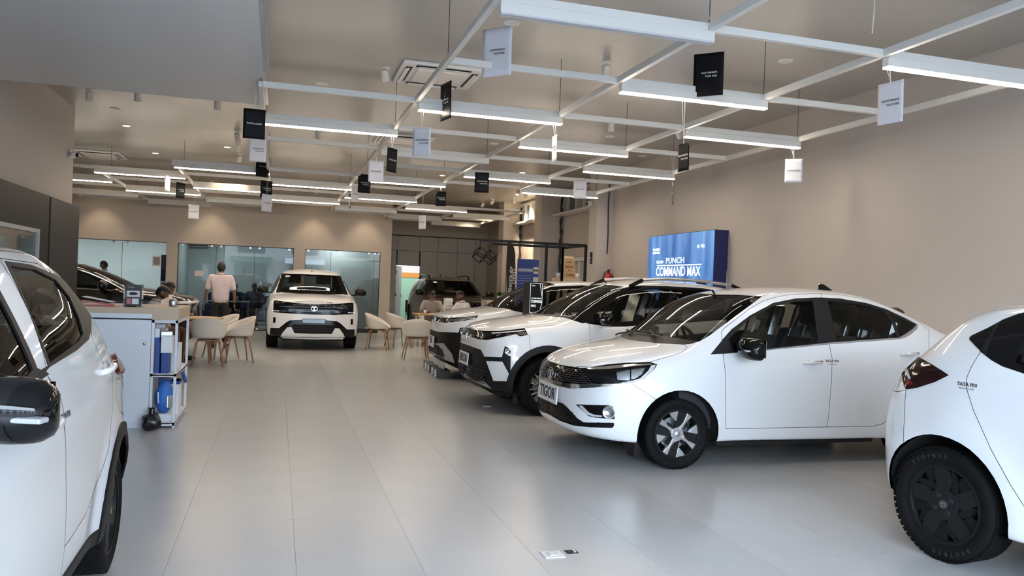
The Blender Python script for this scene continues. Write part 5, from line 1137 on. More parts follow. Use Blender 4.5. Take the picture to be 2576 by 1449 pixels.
def build_coupe_suv():
    loc, ang = (-2.22, 15.7, 0), 0
    t = empty('coupe_suv', loc, ang, 'glossy black coupe SUV parked sideways behind the counter', 'car')
    sp = dict(wb=2.56, R=.35, archR=.42, x0f=.30, x0r=-2.95, nf=3.0, nr=3.0, belt=1.14, t_roof=1.58, seatx=-1.4, seatz=.72, mirx=-1.25, zfloor=.45, N=60, flare=.02,
      t=dict(zc=[(.9, .98), (.8, 1.03), (.6, 1.09), (.3, 1.145), (0, 1.18), (-.15, 1.20), (-.45, 1.33), (-.8, 1.475), (-1.1, 1.565), (-1.4, 1.61), (-1.8, 1.63), (-2.3, 1.59), (-2.8, 1.46), (-3.2, 1.28), (-3.4, 1.2)],
        zr=[(.9, .96), (.6, 1.05), (.3, 1.10), (0, 1.13), (-.2, 1.155), (-.5, 1.28), (-.85, 1.43), (-1.2, 1.53), (-1.6, 1.575), (-2.2, 1.54), (-2.8, 1.40), (-3.2, 1.24), (-3.4, 1.15)],
        yr=[(.5, .70), (0, .74), (-.3, .73), (-.85, .655), (-1.2, .63), (-2.2, .61), (-2.8, .62), (-3.2, .66)], zh=[(.5, .98), (0, 1.05), (-.5, 1.11), (-1.5, 1.15), (-2.6, 1.20), (-3.0, 1.15)], yh=[(.5, .82), (0, .86), (-2.3, .86), (-3, .80)],
        zm=[(.4, .75), (-3, .85)], ym=[(.5, .87), (0, .89), (-2.4, .90), (-3.0, .85)], ys=[(.5, .85), (0, .87), (-2.4, .87), (-3.0, .82)], zb=[(.8, .28), (-3.2, .30)]),
      af=[(.26, .40), (.34, .52), (.5, .55), (.8, .55), (.95, .53), (1.05, .48)], ar=[(.3, .34), (.6, .38), (.9, .38), (1.2, .34)])
    sh = CarShell(sp); sh.setcam(car_pose(loc, ang), True)
    sh.panel('hood', [(.80, -.1), (.76, .50), (.35, .72), (-.06, .70), (-.12, -.1)], 'top')
    sh.panel('windscreen', [(-.16, -.1), (-.20, .66), (-.85, .605), (-1.12, .56), (-1.10, -.1)], 'top')
    sh.panel('roof_glass', [(-1.25, -.1), (-1.25, .50), (-2.1, .50), (-2.1, -.1)], 'top')
    sh.panel('rear_windscreen', [(-2.4, -.1), (-2.4, .50), (-3.1, .52), (-3.15, -.1)], 'top')
    sh.panel('front_door', [(-.5, .4), (-.5, 1.2), (-.85, 1.45), (-1.2, 1.55), (-1.65, 1.59), (-1.65, .4)], 'side', where=lambda c: c.y > .5)
    sh.panel('rear_door', [(-1.65, 1.59), (-2.4, 1.5), (-2.5, 1.1), (-2.1, .7), (-2.05, .4), (-1.65, .4)], 'side', where=lambda c: c.y > .5)
    sh.panel('trim', [(-.34, 1.165), (-.5, 1.26), (-.85, 1.415), (-1.2, 1.515), (-1.6, 1.558), (-2.2, 1.525), (-2.85, 1.37), (-2.6, 1.22), (-1.6, 1.165), (-.5, 1.13)], 'side', where=lambda c: c.y > .45)
    sh.panel('dlo', [(-.36, 1.17), (-.52, 1.255), (-.86, 1.40), (-1.2, 1.50), (-1.6, 1.542), (-2.2, 1.51), (-2.8, 1.36), (-2.6, 1.235), (-1.6, 1.18), (-.5, 1.145)], 'side', where=lambda c: c.y > .45)
    sh.panel('front_glass', [(-.55, 1.17), (-.9, 1.39), (-1.2, 1.475), (-1.58, 1.515), (-1.58, 1.19)], 'side', where=lambda c: c.y > .5)
    sh.panel('rear_glass', [(-1.70, 1.195), (-1.70, 1.515), (-2.2, 1.48), (-2.6, 1.37), (-2.55, 1.25)], 'side', where=lambda c: c.y > .5)
    sh.panel('lamp', [(.5, .98), (1.2, 1.0), (1.2, .95), (.5, .94)], 'prof')
    sh.panel('lower_face', [(.5, .75), (1.2, .75), (1.2, .1), (.4, .1)], 'prof')
    arches(sh, sp, .06)
    Bc = 'car_black'
    emit_all(sh, t, [('body', 'body_shell', Bc, J), ('hood', 'bonnet', Bc, JG), ('windscreen', 'windscreen', 'car_glass_dark', JI), ('roof_glass', 'roof_glass', 'car_glass_dark', J), ('rear_windscreen', 'rear_windscreen', 'car_glass_dark', JI), ('front_door', 'front_door', Bc, dict(gap=True)), ('rear_door', 'rear_door', Bc, dict(gap=True)),
      ('trim', 'window_trim', 'chrome', dict(off=.003, skirt='chrome')), ('dlo', 'window_surround', 'black_gloss', dict(off=.002)), ('front_glass', 'side_window', 'car_glass_dark', dict(off=-.004)), ('rear_glass', 'side_window', 'car_glass_dark', dict(off=-.004)), ('lamp', 'light_bar', 'drl', J), ('lower_face', 'lower_fascia', 'black_plastic', J), ('arch_cladding', 'arch_cladding', 'black_gloss', dict(off=.006)), ('arch_cladding_r', 'arch_cladding', 'black_gloss', dict(off=.006))])
    under_and_cabin(sh, t)
    for s in (1, -1): mirror_unit(t, (-.62, 1.0, 1.22), s, (.10, .24, .15), ind=False)
    for xw in (0, -2.56):
        for s in (1, -1): wheel(t, xw, s*.78, .35, .24, .21, 'silver', rot=.3, side=s, brake=False)
build_coupe_suv()
def build_right_hatch():
    ang = math.radians(-82); loc = (4.84, 1.19, 0)
    t = empty('hatchback', loc, ang, 'white hatchback with black wheel covers and arrow shaped tail lamp, nearest on the right', 'car')
    sp = dict(wb=2.5, R=.32, archR=.392, x0f=.25, x0r=-2.72, nf=2.7, nr=2.7, axr=-.03, belt=1.0, t_roof=1.50, seatx=-1.15, mirx=-.85, N=80, flare=.022,
      t=dict(zc=[(.9, .78), (.5, .93), (0, 1.02), (-.1, 1.05), (-.8, 1.43), (-1.1, 1.48), (-1.6, 1.505), (-2.1, 1.50), (-2.4, 1.492), (-2.58, 1.478), (-2.66, 1.44), (-2.75, 1.34), (-2.86, 1.22), (-2.96, 1.13), (-3.1, 1.09)],
        zr=[(.9, .75), (.5, .88), (0, .97), (-.25, 1.06), (-.8, 1.40), (-1.1, 1.455), (-1.6, 1.475), (-2.1, 1.465), (-2.4, 1.435), (-2.56, 1.385), (-2.66, 1.31), (-2.76, 1.22), (-2.86, 1.145), (-3.0, 1.09), (-3.1, 1.05)],
        yr=[(.5, .64), (0, .72), (-.3, .70), (-.8, .62), (-1.1, .60), (-1.8, .59), (-2.3, .60), (-2.55, .615), (-2.7, .645), (-2.9, .70)],
        zh=[(.5, .80), (0, .92), (-.5, .98), (-1.5, 1.04), (-2.1, 1.095), (-2.4, 1.13), (-2.6, 1.12), (-2.8, 1.07), (-3.0, 1.03)],
        yh=[(.5, .78), (0, .82), (-1.5, .835), (-2.1, .835), (-2.4, .83), (-2.6, .815), (-2.8, .79)],
        zm=[(.4, .62), (0, .7), (-1.5, .74), (-2.3, .84), (-2.8, .86)], ym=[(.5, .84), (0, .865), (-2.0, .868), (-2.5, .875), (-2.7, .855), (-2.9, .83)],
        ys=[(.5, .82), (0, .84), (-2.1, .85), (-2.7, .83), (-2.9, .80)], zb=[(.9, .23), (-.3, .22), (-2.1, .23), (-2.75, .27), (-3.1, .33)]),
      af=[(.2, .40), (.3, .55), (.6, .57), (.8, .54), (.95, .44)], ar=[(.25, .36), (.35, .42), (.5, .455), (.64, .465), (.85, .43), (1.0, .38), (1.1, .33), (1.2, .24), (1.3, .16), (1.4, .10)])
    sh = CarShell(sp); sh.setcam(car_pose(loc, ang), True)
    T = lambda p: cv((2200, 740), 376/2095, p); S = lambda p: cv((2200, 740), 376/768, p); rr = lambda c: c.x < -1.5
    sh.panel('roof', [(-1.0, -.1), (-1.0, .57), (-2.2, .56), (-2.5, .575), (-2.64, .60), (-2.68, -.1)], 'top', where=lambda c: c.z > 1.3)
    sh.panel('rear_windscreen', [(-2.69, -.1), (-2.665, .575), (-2.80, .60), (-2.93, .62), (-2.96, -.1)], 'top')
    sh.panel('windscreen', [(-.12, -.1), (-.18, .66), (-.72, .59), (-.82, -.1)], 'top')
    sh.panel('bumper', [(-2.81, .925), (-2.9, .905), (-3.6, .88), (-3.6, 0), (-2.75, 0), (-2.78, .62)], 'prof')
    sh.panel('front_bumper', [(.40, .62), (1.2, .70), (1.2, 0), (.3, 0)], 'prof')
    sh.panel('rear_door', S([(552, 285), (500, 370), (474, 430), (472, 480), (510, 600), (600, 800), (700, 982), (768, 1088), (900, 1280), (1400, 1280), (1400, 60), (700, 120)]), where=lambda c: -2.6 < c.x < -1.50 and c.y > .5 and c.z > .33)
    sh.panel('front_door', [(-.45, .33), (-.45, 1.1), (-.75, 1.36), (-1.0, 1.43), (-1.5, 1.455), (-1.5, .33)], 'side', where=lambda c: c.y > .5)
    sh.panel('dlo', [(-2.3, 1.42), (-1.8, 1.445), (-1.1, 1.43), (-.75, 1.35), (-.4, 1.12), (-.25, 1.0), (-1.0, 1.0), (-1.6, 1.04), (-2.2, 1.12)], 'side', where=lambda c: c.y > .45 and c.x > -2.12)
    sh.panel('dlo', T([(1335, 610), (1370, 580), (1600, 472), (1800, 362), (1930, 312), (2010, 284), (2200, 235), (3200, 150), (3400, 1400), (2600, 1240), (2095, 1110), (1800, 1012), (1650, 930), (1500, 815), (1380, 690), (1333, 640)]), where=lambda c: c.x < -2.05 and c.y > .4)
    sh.panel('rear_glass', T([(1970, 965), (2020, 760), (2095, 625), (2600, 400), (3200, 260), (3300, 1250), (2600, 1130), (2200, 1040)]), where=lambda c: -2.4 < c.x < -1.56)
    sh.panel('front_glass', [(-.55, 1.03), (-.85, 1.33), (-1.1, 1.395), (-1.46, 1.41), (-1.46, 1.065)], 'side', where=lambda c: c.y > .5)
    sh.panel('lamp', T([(602, 835), (375, 940), (360, 960), (366, 1010), (385, 1090), (422, 1290), (452, 1337), (600, 1312), (850, 1230), (1010, 1150), (1040, 1136), (960, 1080), (800, 980), (630, 888)]))
    sh.panel('lamp_red', T([(400, 965), (530, 910), (548, 940), (480, 985)])); sh.panel('lamp_red', T([(445, 1200), (480, 1180), (540, 1240), (545, 1270), (450, 1275)]))
    sh.panel('lamp_grey', T([(400, 1020), (460, 1030), (520, 1190), (490, 1190), (430, 1080)]))
    sh.panel('head_lamp', [(.2, .86), (.8, .80), (.8, .68), (.3, .70)], 'prof')
    arches(sh, sp)
    Wc = 'car_white'
    emit_all(sh, t, [('body', 'body_shell', Wc, J), ('roof', 'roof', Wc, JG), ('rear_windscreen', 'rear_windscreen', 'car_glass_dark', JI), ('windscreen', 'windscreen', 'car_glass', JI), ('bumper', 'rear_bumper', Wc, JG), ('front_bumper', 'front_bumper', Wc, JG), ('rear_door', 'rear_door', Wc, dict(gap=True)), ('front_door', 'front_door', Wc, dict(gap=True)),
      ('dlo', 'window_surround', 'black_gloss', dict(off=.003, skirt='black_gloss')), ('rear_glass', 'side_window', 'car_glass', dict(off=-.004)), ('front_glass', 'side_window', 'car_glass', dict(off=-.004)), ('lamp', 'tail_lamp', 'dark_red_lens', dict(off=.006, skirt='black_gloss')),
      ('lamp_red', 'tail_lamp_reflector', 'red_lens', dict(off=.006)), ('lamp_grey', 'tail_lamp_strip', 'drl', dict(off=.006)), ('head_lamp', 'headlamp', 'lamp_inner', J)])
    p, n = on_surf(sh, *S([(476, 466)])[0], .002); M = surf_M(p, n); M = Matrix.Diagonal((1, -1, 1, 1)) @ M @ Matrix.Diagonal((-1, 1, 1, 1))
    text('inspection_sticker', 'TATA PDI', .019, 'ink', t, M, .0003, .03); text('inspection_sticker', 'PLEASE DO NOT OPEN', .006, 'ink', t, M @ Matrix.Translation((0, -.022, 0)), .0003)
    under_and_cabin(sh, t, seats='seat_light')
    for s in (1, -1): mirror_unit(t, (-.55, .96, 1.03), s)
    for s in (1, -1):
        q = sh.surf((-1.35, .9, .90)); handle(t, Vector((q.x, s*q.y, q.z)), Vector((0, s, .03)), Vector((1, 0, 0)))
    for xw in (0, -2.53):
        for s in (1, -1): wheel(t, xw, s*.765, .32, .222, .195, 'cover', rot=.35, side=s)
    for s in (1, -1):                                                         # lettering moulded in the tyre wall
        for k, w in ((1.9, 'ECOTRED'), (5.0, 'ECOTRED')):
            for i, ch in enumerate(w):
                a = k+s*(i-3)*.135*-1.0*-1.0; M = Matrix.Translation((-2.53, s*(.765+.195*.522), .32)) @ Matrix.Rotation(-s*math.pi/2, 4, 'X')
                M = M @ Matrix.Rotation(a if s > 0 else a, 4, 'Z') @ Matrix.Translation((.270, 0, .0005)) @ Matrix.Rotation(-math.pi/2, 4, 'Z')
                if s < 0: text('tyre_lettering', ch, .020, 'dark_grey', t, M, .0012, .02)
build_right_hatch()

def build_left_hatch():
    ang = math.radians(-89); loc = (-1.52, 1.84, 0)
    t = empty('crossover_hatchback', loc, ang, 'white hatchback with black arch cladding and large black mirror, nearest on the left', 'car')
    sp = dict(wb=2.4, R=.29, archR=.368, x0f=.25, x0r=-2.62, nf=2.7, nr=2.7, belt=1.06, t_roof=1.53, seatx=-1.05, mirx=-.75, N=90, flare=.028,
      t=dict(zc=[(.9, .80), (.5, .97), (0, 1.06), (-.1, 1.09), (-.75, 1.46), (-1.0, 1.53), (-1.4, 1.57), (-1.8, 1.57), (-2.1, 1.545), (-2.3, 1.50), (-2.42, 1.44), (-2.55, 1.32), (-2.68, 1.18), (-2.85, 1.08), (-3.1, 1.0)],
        zr=[(.9, .78), (.5, .92), (0, 1.02), (-.25, 1.11), (-.75, 1.42), (-1.0, 1.495), (-1.4, 1.53), (-1.8, 1.53), (-2.1, 1.485), (-2.3, 1.40), (-2.42, 1.32), (-2.52, 1.22), (-2.64, 1.13), (-2.8, 1.07), (-3.0, 1.0)],
        yr=[(.5, .64), (0, .71), (-.3, .69), (-.75, .61), (-1.0, .59), (-1.6, .58), (-2.1, .59), (-2.4, .62), (-2.6, .66), (-2.9, .68)],
        zh=[(.5, .84), (0, .97), (-.5, 1.04), (-1.2, 1.11), (-2.0, 1.15), (-2.3, 1.15), (-2.5, 1.09), (-2.8, 1.02), (-3, .98)],
        yh=[(.5, .75), (0, .79), (-1.2, .80), (-2.0, .79), (-2.4, .765), (-2.8, .73)],
        zm=[(.4, .66), (0, .74), (-1.2, .80), (-2.2, .90), (-2.8, .90)], ym=[(.5, .81), (0, .83), (-2.0, .838), (-2.5, .825), (-2.8, .78)],
        ys=[(.5, .80), (0, .815), (-2.1, .82), (-2.6, .80), (-2.9, .77)], zb=[(.9, .25), (-.3, .24), (-2.1, .25), (-2.75, .29), (-3.1, .34)]),
      af=[(.2, .40), (.3, .52), (.6, .54), (.8, .52), (.95, .44)], ar=[(.25, .30), (.4, .38), (.6, .41), (.85, .40), (1.0, .36), (1.1, .28), (1.3, .14), (1.4, .1)])
    def post(A):
        x, z = A[:, :, 0], A[:, :, 2]; zc = .86+.07*(-x-.4)/1.5; d = z-zc
        A[:, :, 1] += ((A[:, :, 1] > .6) & (x < -.1) & (x > -2.7))*.009*np.exp(-(np.where(d > 0, d/.03, d/.12))**2)
    sp['post'] = post
    sh = CarShell(sp); sh.setcam(car_pose(loc, ang), False)
    S = lambda p: cv((0, 600), 340/580, p)
    sh.panel('roof', [(-.95, -.1), (-.95, .565), (-1.6, .555), (-2.1, .57), (-2.35, .59), (-2.40, -.1)], 'top', where=lambda c: c.z > 1.3)
    sh.panel('rear_windscreen', [(-2.43, -.1), (-2.41, .56), (-2.52, .60), (-2.72, .60), (-2.75, -.1)], 'top')
    sh.panel('windscreen', [(-.12, -.1), (-.18, .65), (-.68, .59), (-.80, -.1)], 'top')
    sh.panel('rear_door', S([(192, 575), (225, 620), (262, 690), (275, 760), (281, 900), (262, 1060), (248, 1200), (250, 1320), (258, 1347), (300, 1292), (370, 1180), (400, 1090), (440, 985), (466, 905), (484, 700), (482, 590), (440, 530), (392, 420), (390, 325), (300, 192), (160, 108), (22, 88), (0, 84), (60, 200), (130, 400)]))
    sh.panel('front_door', [(-.42, .34), (-.42, 1.14), (-.70, 1.37), (-.95, 1.455), (-1.32, 1.485), (-1.3, 1.3), (-1.18, 1.1), (-1.24, .95), (-1.29, .8), (-1.36, .45), (-1.36, .34)], 'side', where=lambda c: c.y > .5)
    sh.panel('dlo', S([(20, 98), (130, 113), (245, 158), (300, 203), (345, 262), (388, 328), (388, 400), (380, 432), (330, 478), (215, 548), (165, 598), (150, 590), (147, 584), (205, 548), (170, 440), (130, 330), (70, 200)]))
    sh.panel('dlo', [(-1.14, 1.47), (-.95, 1.445), (-.70, 1.36), (-.42, 1.16), (-.18, 1.02), (-.42, 1.04), (-1.0, 1.085), (-1.20, 1.10), (-1.10, 1.13), (-1.12, 1.3)], 'side', where=lambda c: c.y > .45)
    sh.panel('rear_glass', S([(42, 114), (150, 133), (238, 178), (296, 250), (338, 342), (356, 410), (340, 443), (214, 536), (150, 370)]))
    sh.panel('front_glass', [(-1.10, 1.44), (-.93, 1.42), (-.70, 1.335), (-.52, 1.20), (-.46, 1.08), (-.98, 1.115), (-1.055, 1.13), (-1.08, 1.3)], 'side', where=lambda c: c.y > .45)
    sh.panel('lamp', S([(462, 450), (490, 448), (530, 480), (530, 560), (508, 585), (497, 577), (482, 510)]))
    sh.panel('fuel_flap', S([(500, 605), (514, 600), (528, 640), (537, 720), (531, 757), (514, 742), (498, 680), (496, 630)]))
    sh.panel('sill_cladding', [(-.2, .33), (-2.2, .33), (-2.2, .1), (-.2, .1)], 'side', where=lambda c: c.y > .4)
    sh.panel('rear_face', [(-2.6, .60), (-3.6, .60), (-3.6, .1), (-2.5, .1)], 'prof'); sh.panel('front_face', [(.35, .50), (1.2, .5), (1.2, .1), (.3, .1)], 'prof')
    sh.panel('head_lamp', [(.2, .88), (.8, .84), (.8, .72), (.3, .74)], 'prof')
    arches(sh, sp, .062)
    Wc = 'car_white'; B_ = 'black_plastic'
    emit_all(sh, t, [('body', 'body_shell', Wc, J), ('roof', 'roof', Wc, JG), ('rear_windscreen', 'rear_windscreen', 'car_glass_dark', JI), ('windscreen', 'windscreen', 'car_glass', JI), ('rear_door', 'rear_door', Wc, dict(gap=True)), ('front_door', 'front_door', Wc, dict(gap=True)), ('dlo', 'window_surround', 'black_plastic', dict(off=.002)),
      ('rear_glass', 'side_window', 'car_glass', dict(off=-.005)), ('front_glass', 'side_window', 'car_glass', dict(off=-.005)), ('lamp', 'tail_lamp', 'red_lens', dict(off=.02, skirt='red_lens')), ('fuel_flap', 'fuel_flap', Wc, dict(gap=True)), ('sill_cladding', 'sill_cladding', B_, dict(off=.006)),
      ('rear_face', 'rear_bumper', B_, J), ('front_face', 'front_bumper', B_, J), ('head_lamp', 'headlamp', 'lamp_inner', J), ('arch_cladding', 'arch_cladding', B_, dict(off=.010)), ('arch_cladding_r', 'arch_cladding', B_, dict(off=.010))])
    for x, y in ((455, 560), (205, 812)):
        p, n = on_surf(sh, *S([(x, y)])[0]); tt = Vector((1, 0, -.05))
        handle(t, p, n, tt, strip=None, L=.22); handle(t, Vector((p.x, -p.y, p.z)), Vector((n.x, -n.y, n.z)), tt, strip=None, L=.22)
    p, n = on_surf(sh, *S([(281, 760)])[0], .002); M = surf_M(p, n)
    text('inspection_sticker', 'TATA PDI', .020, 'ink', t, M, .0003, .03)
    under_and_cabin(sh, t)
    for s in (1, -1): mirror_unit(t, (-.45, .875, 1.10), s, (.11, .24, .165))
    for xw in (0, -2.4):
        for s in (1, -1): wheel(t, xw, s*.735, .29, .203, .185, 'cover', rot=.1, side=s)
build_left_hatch()
# ---------------------------------------------------------------- furniture
mat('skin_brown', (.20, .105, .065), .55); mat('hair_black', (.01, .009, .009), .5); mat('shirt_pink', (.66, .55, .57), .8); mat('shirt_white', (.72, .69, .68), .8); mat('shirt_grey', (.30, .28, .27), .8); mat('shirt_greyblue', (.45, .45, .50), .8); mat('trousers_black', (.008, .008, .009), .8)
mat('jeans_blue', (.32, .42, .58), .8); mat('top_yellow', (.75, .48, .03), .7); mat('shawl_brown', (.16, .07, .04), .8); mat('shirt_navy', (.02, .03, .07), .8); mat('shoe_black', (.01, .01, .01), .4); mat('lips', (.17, .06, .05), .5); mat('eye', (.015, .012, .012), .2)
mat('box_blue', (.02, .06, .25), .5); mat('box_white', (.72, .73, .76), .55); mat('bag_blue', (.03, .15, .5), .6, bump=.4, nscale=6); mat('bin_bag', (.008, .008, .009), .25, bump=.8, nscale=14); mat('folder_pink', (.65, .18, .22), .35); mat('steel', (.5, .5, .52), .25, metal=.9)
mat('laminate_white', (.66, .68, .73), .4); mat('navy_fabric', (.02, .03, .08), .8); mat('red_gloss', (.45, .01, .01), .25, coat=.6); mat('kraft', (.42, .28, .15), .8); mat('flag_black', (.025, .022, .022), .6); mat('poster_blue', (.02, .06, .36), .5); mat('leaf', (.03, .10, .03), .5); mat('block_grey', (.05, .05, .052), .5)
def shell_mesh():
    b = MB(); n, m = 40, 14
    for i in range(n):
        th = 2*math.pi*i/n; a = abs(((th+math.pi) % (2*math.pi))-math.pi)            # 0 at the back
        h = .02+.31*max(0, math.cos(a*.5))**1.5 if a < 2.5 else .02+.31*max(0, math.cos(a*.5))**1.5*(1-(a-2.5)/.7) if a < 3.2 else .02
        for j in range(m):
            v = j/(m-1); r = .235*min(1, v/.55) if v < .55 else .235+.055*((v-.55)/.45)**.8
            z = .0+.018*(r/.235)**2 if v < .55 else .018+h*((v-.55)/.45)**1.15
            fx = 1.0; y = -math.cos(th)*r*(1.0 if a < 1.6 else .92); x = math.sin(th)*r*1.02
            b.v.append((x, y, .435+z))
    for i in range(n):
        for j in range(m-1): q = (i+1) % n; b.f.append((i*m+j, q*m+j, q*m+j+1, i*m+j+1))
    me = b.mesh('shell'); bm = bmesh.new(); bm.from_mesh(me); bmesh.ops.remove_doubles(bm, verts=bm.verts, dist=1e-5); bmesh.ops.recalc_face_normals(bm, faces=bm.faces)
    for f in bm.faces: f.smooth = True
    r = bmesh.ops.solidify(bm, geom=bm.faces[:], thickness=.010)
    bm.to_mesh(me); bm.free(); me.materials.append(MAT['chair_shell']); return me
_sm = shell_mesh(); _lg = {}
def shell_chair(x, y, rz, lab):
    t = empty('shell_chair', (x, y, 0), rz, lab, 'chair', 'white shell chairs at the round tables'); link('seat_shell', _sm, t)
    if not _lg:
        for sx in (-1, 1):
            for sy in (-1, 1):
                b = MB(); b.tube([(sx*.10, sy*.10, .418), (sx*.155, sy*.145, .405), (sx*.175, sy*.165, .36), (sx*.235, sy*.225, .0)], [.013, .014, .015, .011], 10); me = b.mesh('leg'); me.materials.append(MAT['leg_wood']); me.shade_smooth(); _lg[(sx, sy)] = me
        b = MB(); b.tube([(-.16, .145, .41), (.16, .145, .41)], .012); b.tube([(-.16, -.145, .41), (.16, -.145, .41)], .012); b.b2((-.10, -.15, .412), (.10, .15, .43)); me = b.mesh('under_frame'); me.materials.append(MAT['leg_wood']); _lg['f'] = me
    for k, me in _lg.items(): link('leg' if k != 'f' else 'under_frame', me, t)
    return t
def at_floor(x, y, z=0): return px(x, y, 2, z)
for x, y, r, lab in ((-1.04, 13.62, .05, 'white shell chair with its back to the camera, beside the counter'), (-.62, 14.22, math.pi/2+.25, 'white shell chair turned sideways, right of the first chair by the counter'), (-.92, 14.85, math.pi/2+.5, 'white shell chair half hidden behind the sideways chair'),
                     (2.56, 14.92, -.06, 'white shell chair with its back to the camera, beside the row of cars'), (2.10, 17.05, -math.pi/2-.25, 'white shell chair nearest the back wall corner, turned to the right'), (2.62, 17.62, -math.pi/2+.3, 'white shell chair nested behind the chair at the back wall corner')):
    shell_chair(x, y, r, lab)
def round_table(c, r, lab, top='oak', h=.75):
    t = empty('round_table', c, 0, lab, 'table'); MB().lathe([(0, h-.025), (r-.01, h-.025), (r, h-.015), (r, h-.004), (r-.006, h), (0, h)], 40).build('table_top', top, t, autos=.6)
    for k in range(4):
        a = math.pi/4+k*math.pi/2; MB().tube([(r*.5*math.cos(a), r*.5*math.sin(a), h-.025), (r*.72*math.cos(a), r*.72*math.sin(a), 0)], [.018, .013], 10).build('leg', 'leg_wood', t, smooth=True)
    return t
round_table((-1.24, 14.15, 0), .40, 'round wooden table between the two seated men and the shell chairs')
t = empty('meeting_table', (3.72, 18.4, 0), 0, 'pale wooden table with white legs where two men sit by the bronze car', 'table'); MB().b2((-.62, -.36, .715), (.62, .36, .745)).build('table_top', 'oak', t, bevel=.005)
for sx in (-1, 1):
    for sy in (-1, 1): MB().b2((sx*.52-.022, sy*.30-.022, 0), (sx*.52+.022, sy*.30+.022, .715)).build('leg', 'white_metal', t)
t = empty('side_table', (4.0, 17.6, 0), 0, 'lower pale wooden table in front of the meeting table', 'table'); MB().b2((-.40, -.25, .62), (.40, .25, .65)).build('table_top', 'oak', t, bevel=.005)
for sx in (-1, 1): MB().b2((sx*.34-.02, -.2, 0), (sx*.34+.02, .2, .62)).build('leg', 'white_metal', t)
t = empty('paper_cup', (3.30, 18.15, .745), 0, 'small white paper cup at the left end of the meeting table', 'cup'); MB().lathe([(0, 0), (.025, 0), (.034, .085), (.031, .085), (.024, .005), (0, .005)], 16).build('cup', 'box_white', t, smooth=True)
t = empty('brochure_rack', (3.86, 18.12, .745), .2, 'clear rack of white brochures on the meeting table', 'brochure rack')
MB().b2((-.10, .02, 0), (-.09, .1, .36)).b2((.09, .02, 0), (.10, .1, .36)).b2((-.10, .09, 0), (.10, .1, .38)).build('rack', 'white_plastic', t)
for k in range(4): MB().box((.0, .05-.012*k, .09+.085*k), (.17, .012, .09), Matrix.Rotation(-.4, 3, 'X')).build('brochure', 'box_white', t)
tag(MB().b2((3.45, 18.1, .745), (3.75, 18.3, .755)).build('paper_sheets', 'paper'), 'white papers lying on the meeting table', 'papers')
# counter with open shelf
t = empty('reception_counter', (-1.5, 8.6, 0), 0, 'white laminate counter with a pale wood top and open end shelf', 'counter'); L0 = Vector((-1.5, 8.6, 0))
def cb(a, c, nm, m, par=None, bevel=.002): 
    return MB().b2(Vector(a)-L0, Vector(c)-L0).build(nm, m, par or t, bevel=bevel)
xs_, xe = -1.115, -.888; y0, y1 = 8.07, 9.06
cb((-2.35, y0+.02, 0), (xs_, y1, 1.03), 'cabinet_body', 'laminate_white'); d = cb((-2.3, y0, .05), (xs_-.005, y0+.02, 1.015), 'cabinet_door', 'laminate_white')
cb((-2.35, y0+.01, 1.018), (xs_, y0+.03, 1.03), 'shadow_gap', 'black_matt')
cb((-2.36, y0-.005, 1.03), (xs_, y1, 1.075), 'worktop_edge', 'laminate_white'); cb((-2.36, y0-.005, 1.075), (xs_, y1, 1.13), 'worktop', 'pale_oak')
cb((xs_, y0-.005, 1.02), (xe+.005, y1, 1.13), 'worktop_end', 'pale_oak', bevel=.003)
k = MB(); k.lathe([(0, .006), (.012, .006), (.014, 0)], 16, Matrix.Translation(px(363, 865, 1, y0)-L0) @ Matrix.Rotation(math.pi/2, 4, 'X')); k.build('door_lock', 'steel', d, smooth=True)
for x in (xs_+.012, xe-.012):
    for y in (y0+.012, y1-.012): cb((x-.012, y-.012, 0), (x+.012, y+.012, 1.02), 'shelf_post', 'laminate_white')
zs = .50
for z in (.035, zs, 1.005):
    for x in (xs_+.012, xe-.012): cb((x-.012, y0, z-.015), (x+.012, y1, z+.015), 'shelf_rail', 'laminate_white')
    for y in (y0+.012, y1-.012): cb((xs_, y-.012, z-.015), (xe, y+.012, z+.015), 'shelf_rail', 'laminate_white')
for z in (.045, zs): cb((xs_, y0, z-.008), (xe, y1, z+.008), 'shelf_board', 'laminate_white')
def bx_(nm, a, c, m, lab, cat, grp=None, rz=0, bevel=.002, band=None):
    a, c = Vector(a), Vector(c); ctr = Vector(((a[0]+c[0])/2, (a[1]+c[1])/2, a[2])); o = MB().b2((-(c[0]-a[0])/2, -(c[1]-a[1])/2, 0), ((c[0]-a[0])/2, (c[1]-a[1])/2, c[2]-a[2])).build(nm, m, None, bevel=bevel); o.location = ctr; o.rotation_euler = (0, 0, rz); tag(o, lab, cat, grp)
    if band: MB().b2((-(c[0]-a[0])/2-.001, -(c[1]-a[1])/2-.001, (c[2]-a[2])*band[0]), ((c[0]-a[0])/2+.001, (c[1]-a[1])/2+.001, (c[2]-a[2])*band[1])).build('printed_band', band[2], o)
    return o
S0 = zs+.008; G_ = 'boxes on the counter shelf'
bx_('carton', (-1.085, 8.11, S0), (-1.045, 8.3, S0+.30), 'box_blue', 'tall dark blue carton at the left end of the upper shelf', 'box', G_); bx_('carton', (-1.03, 8.12, S0), (-.965, 8.3, S0+.20), 'box_blue', 'blue carton under the white box on the upper shelf', 'box', G_)
bx_('carton', (-1.035, 8.10, S0+.20), (-.935, 8.25, S0+.36), 'box_white', 'plain white box stacked on a blue carton, upper shelf', 'box', G_); bx_('carton', (-1.09, 8.1, S0+.30), (-1.05, 8.28, S0+.43), 'box_white', 'white and blue box standing on the tall dark blue carton', 'box', G_, band=(0, .35, 'box_blue'))
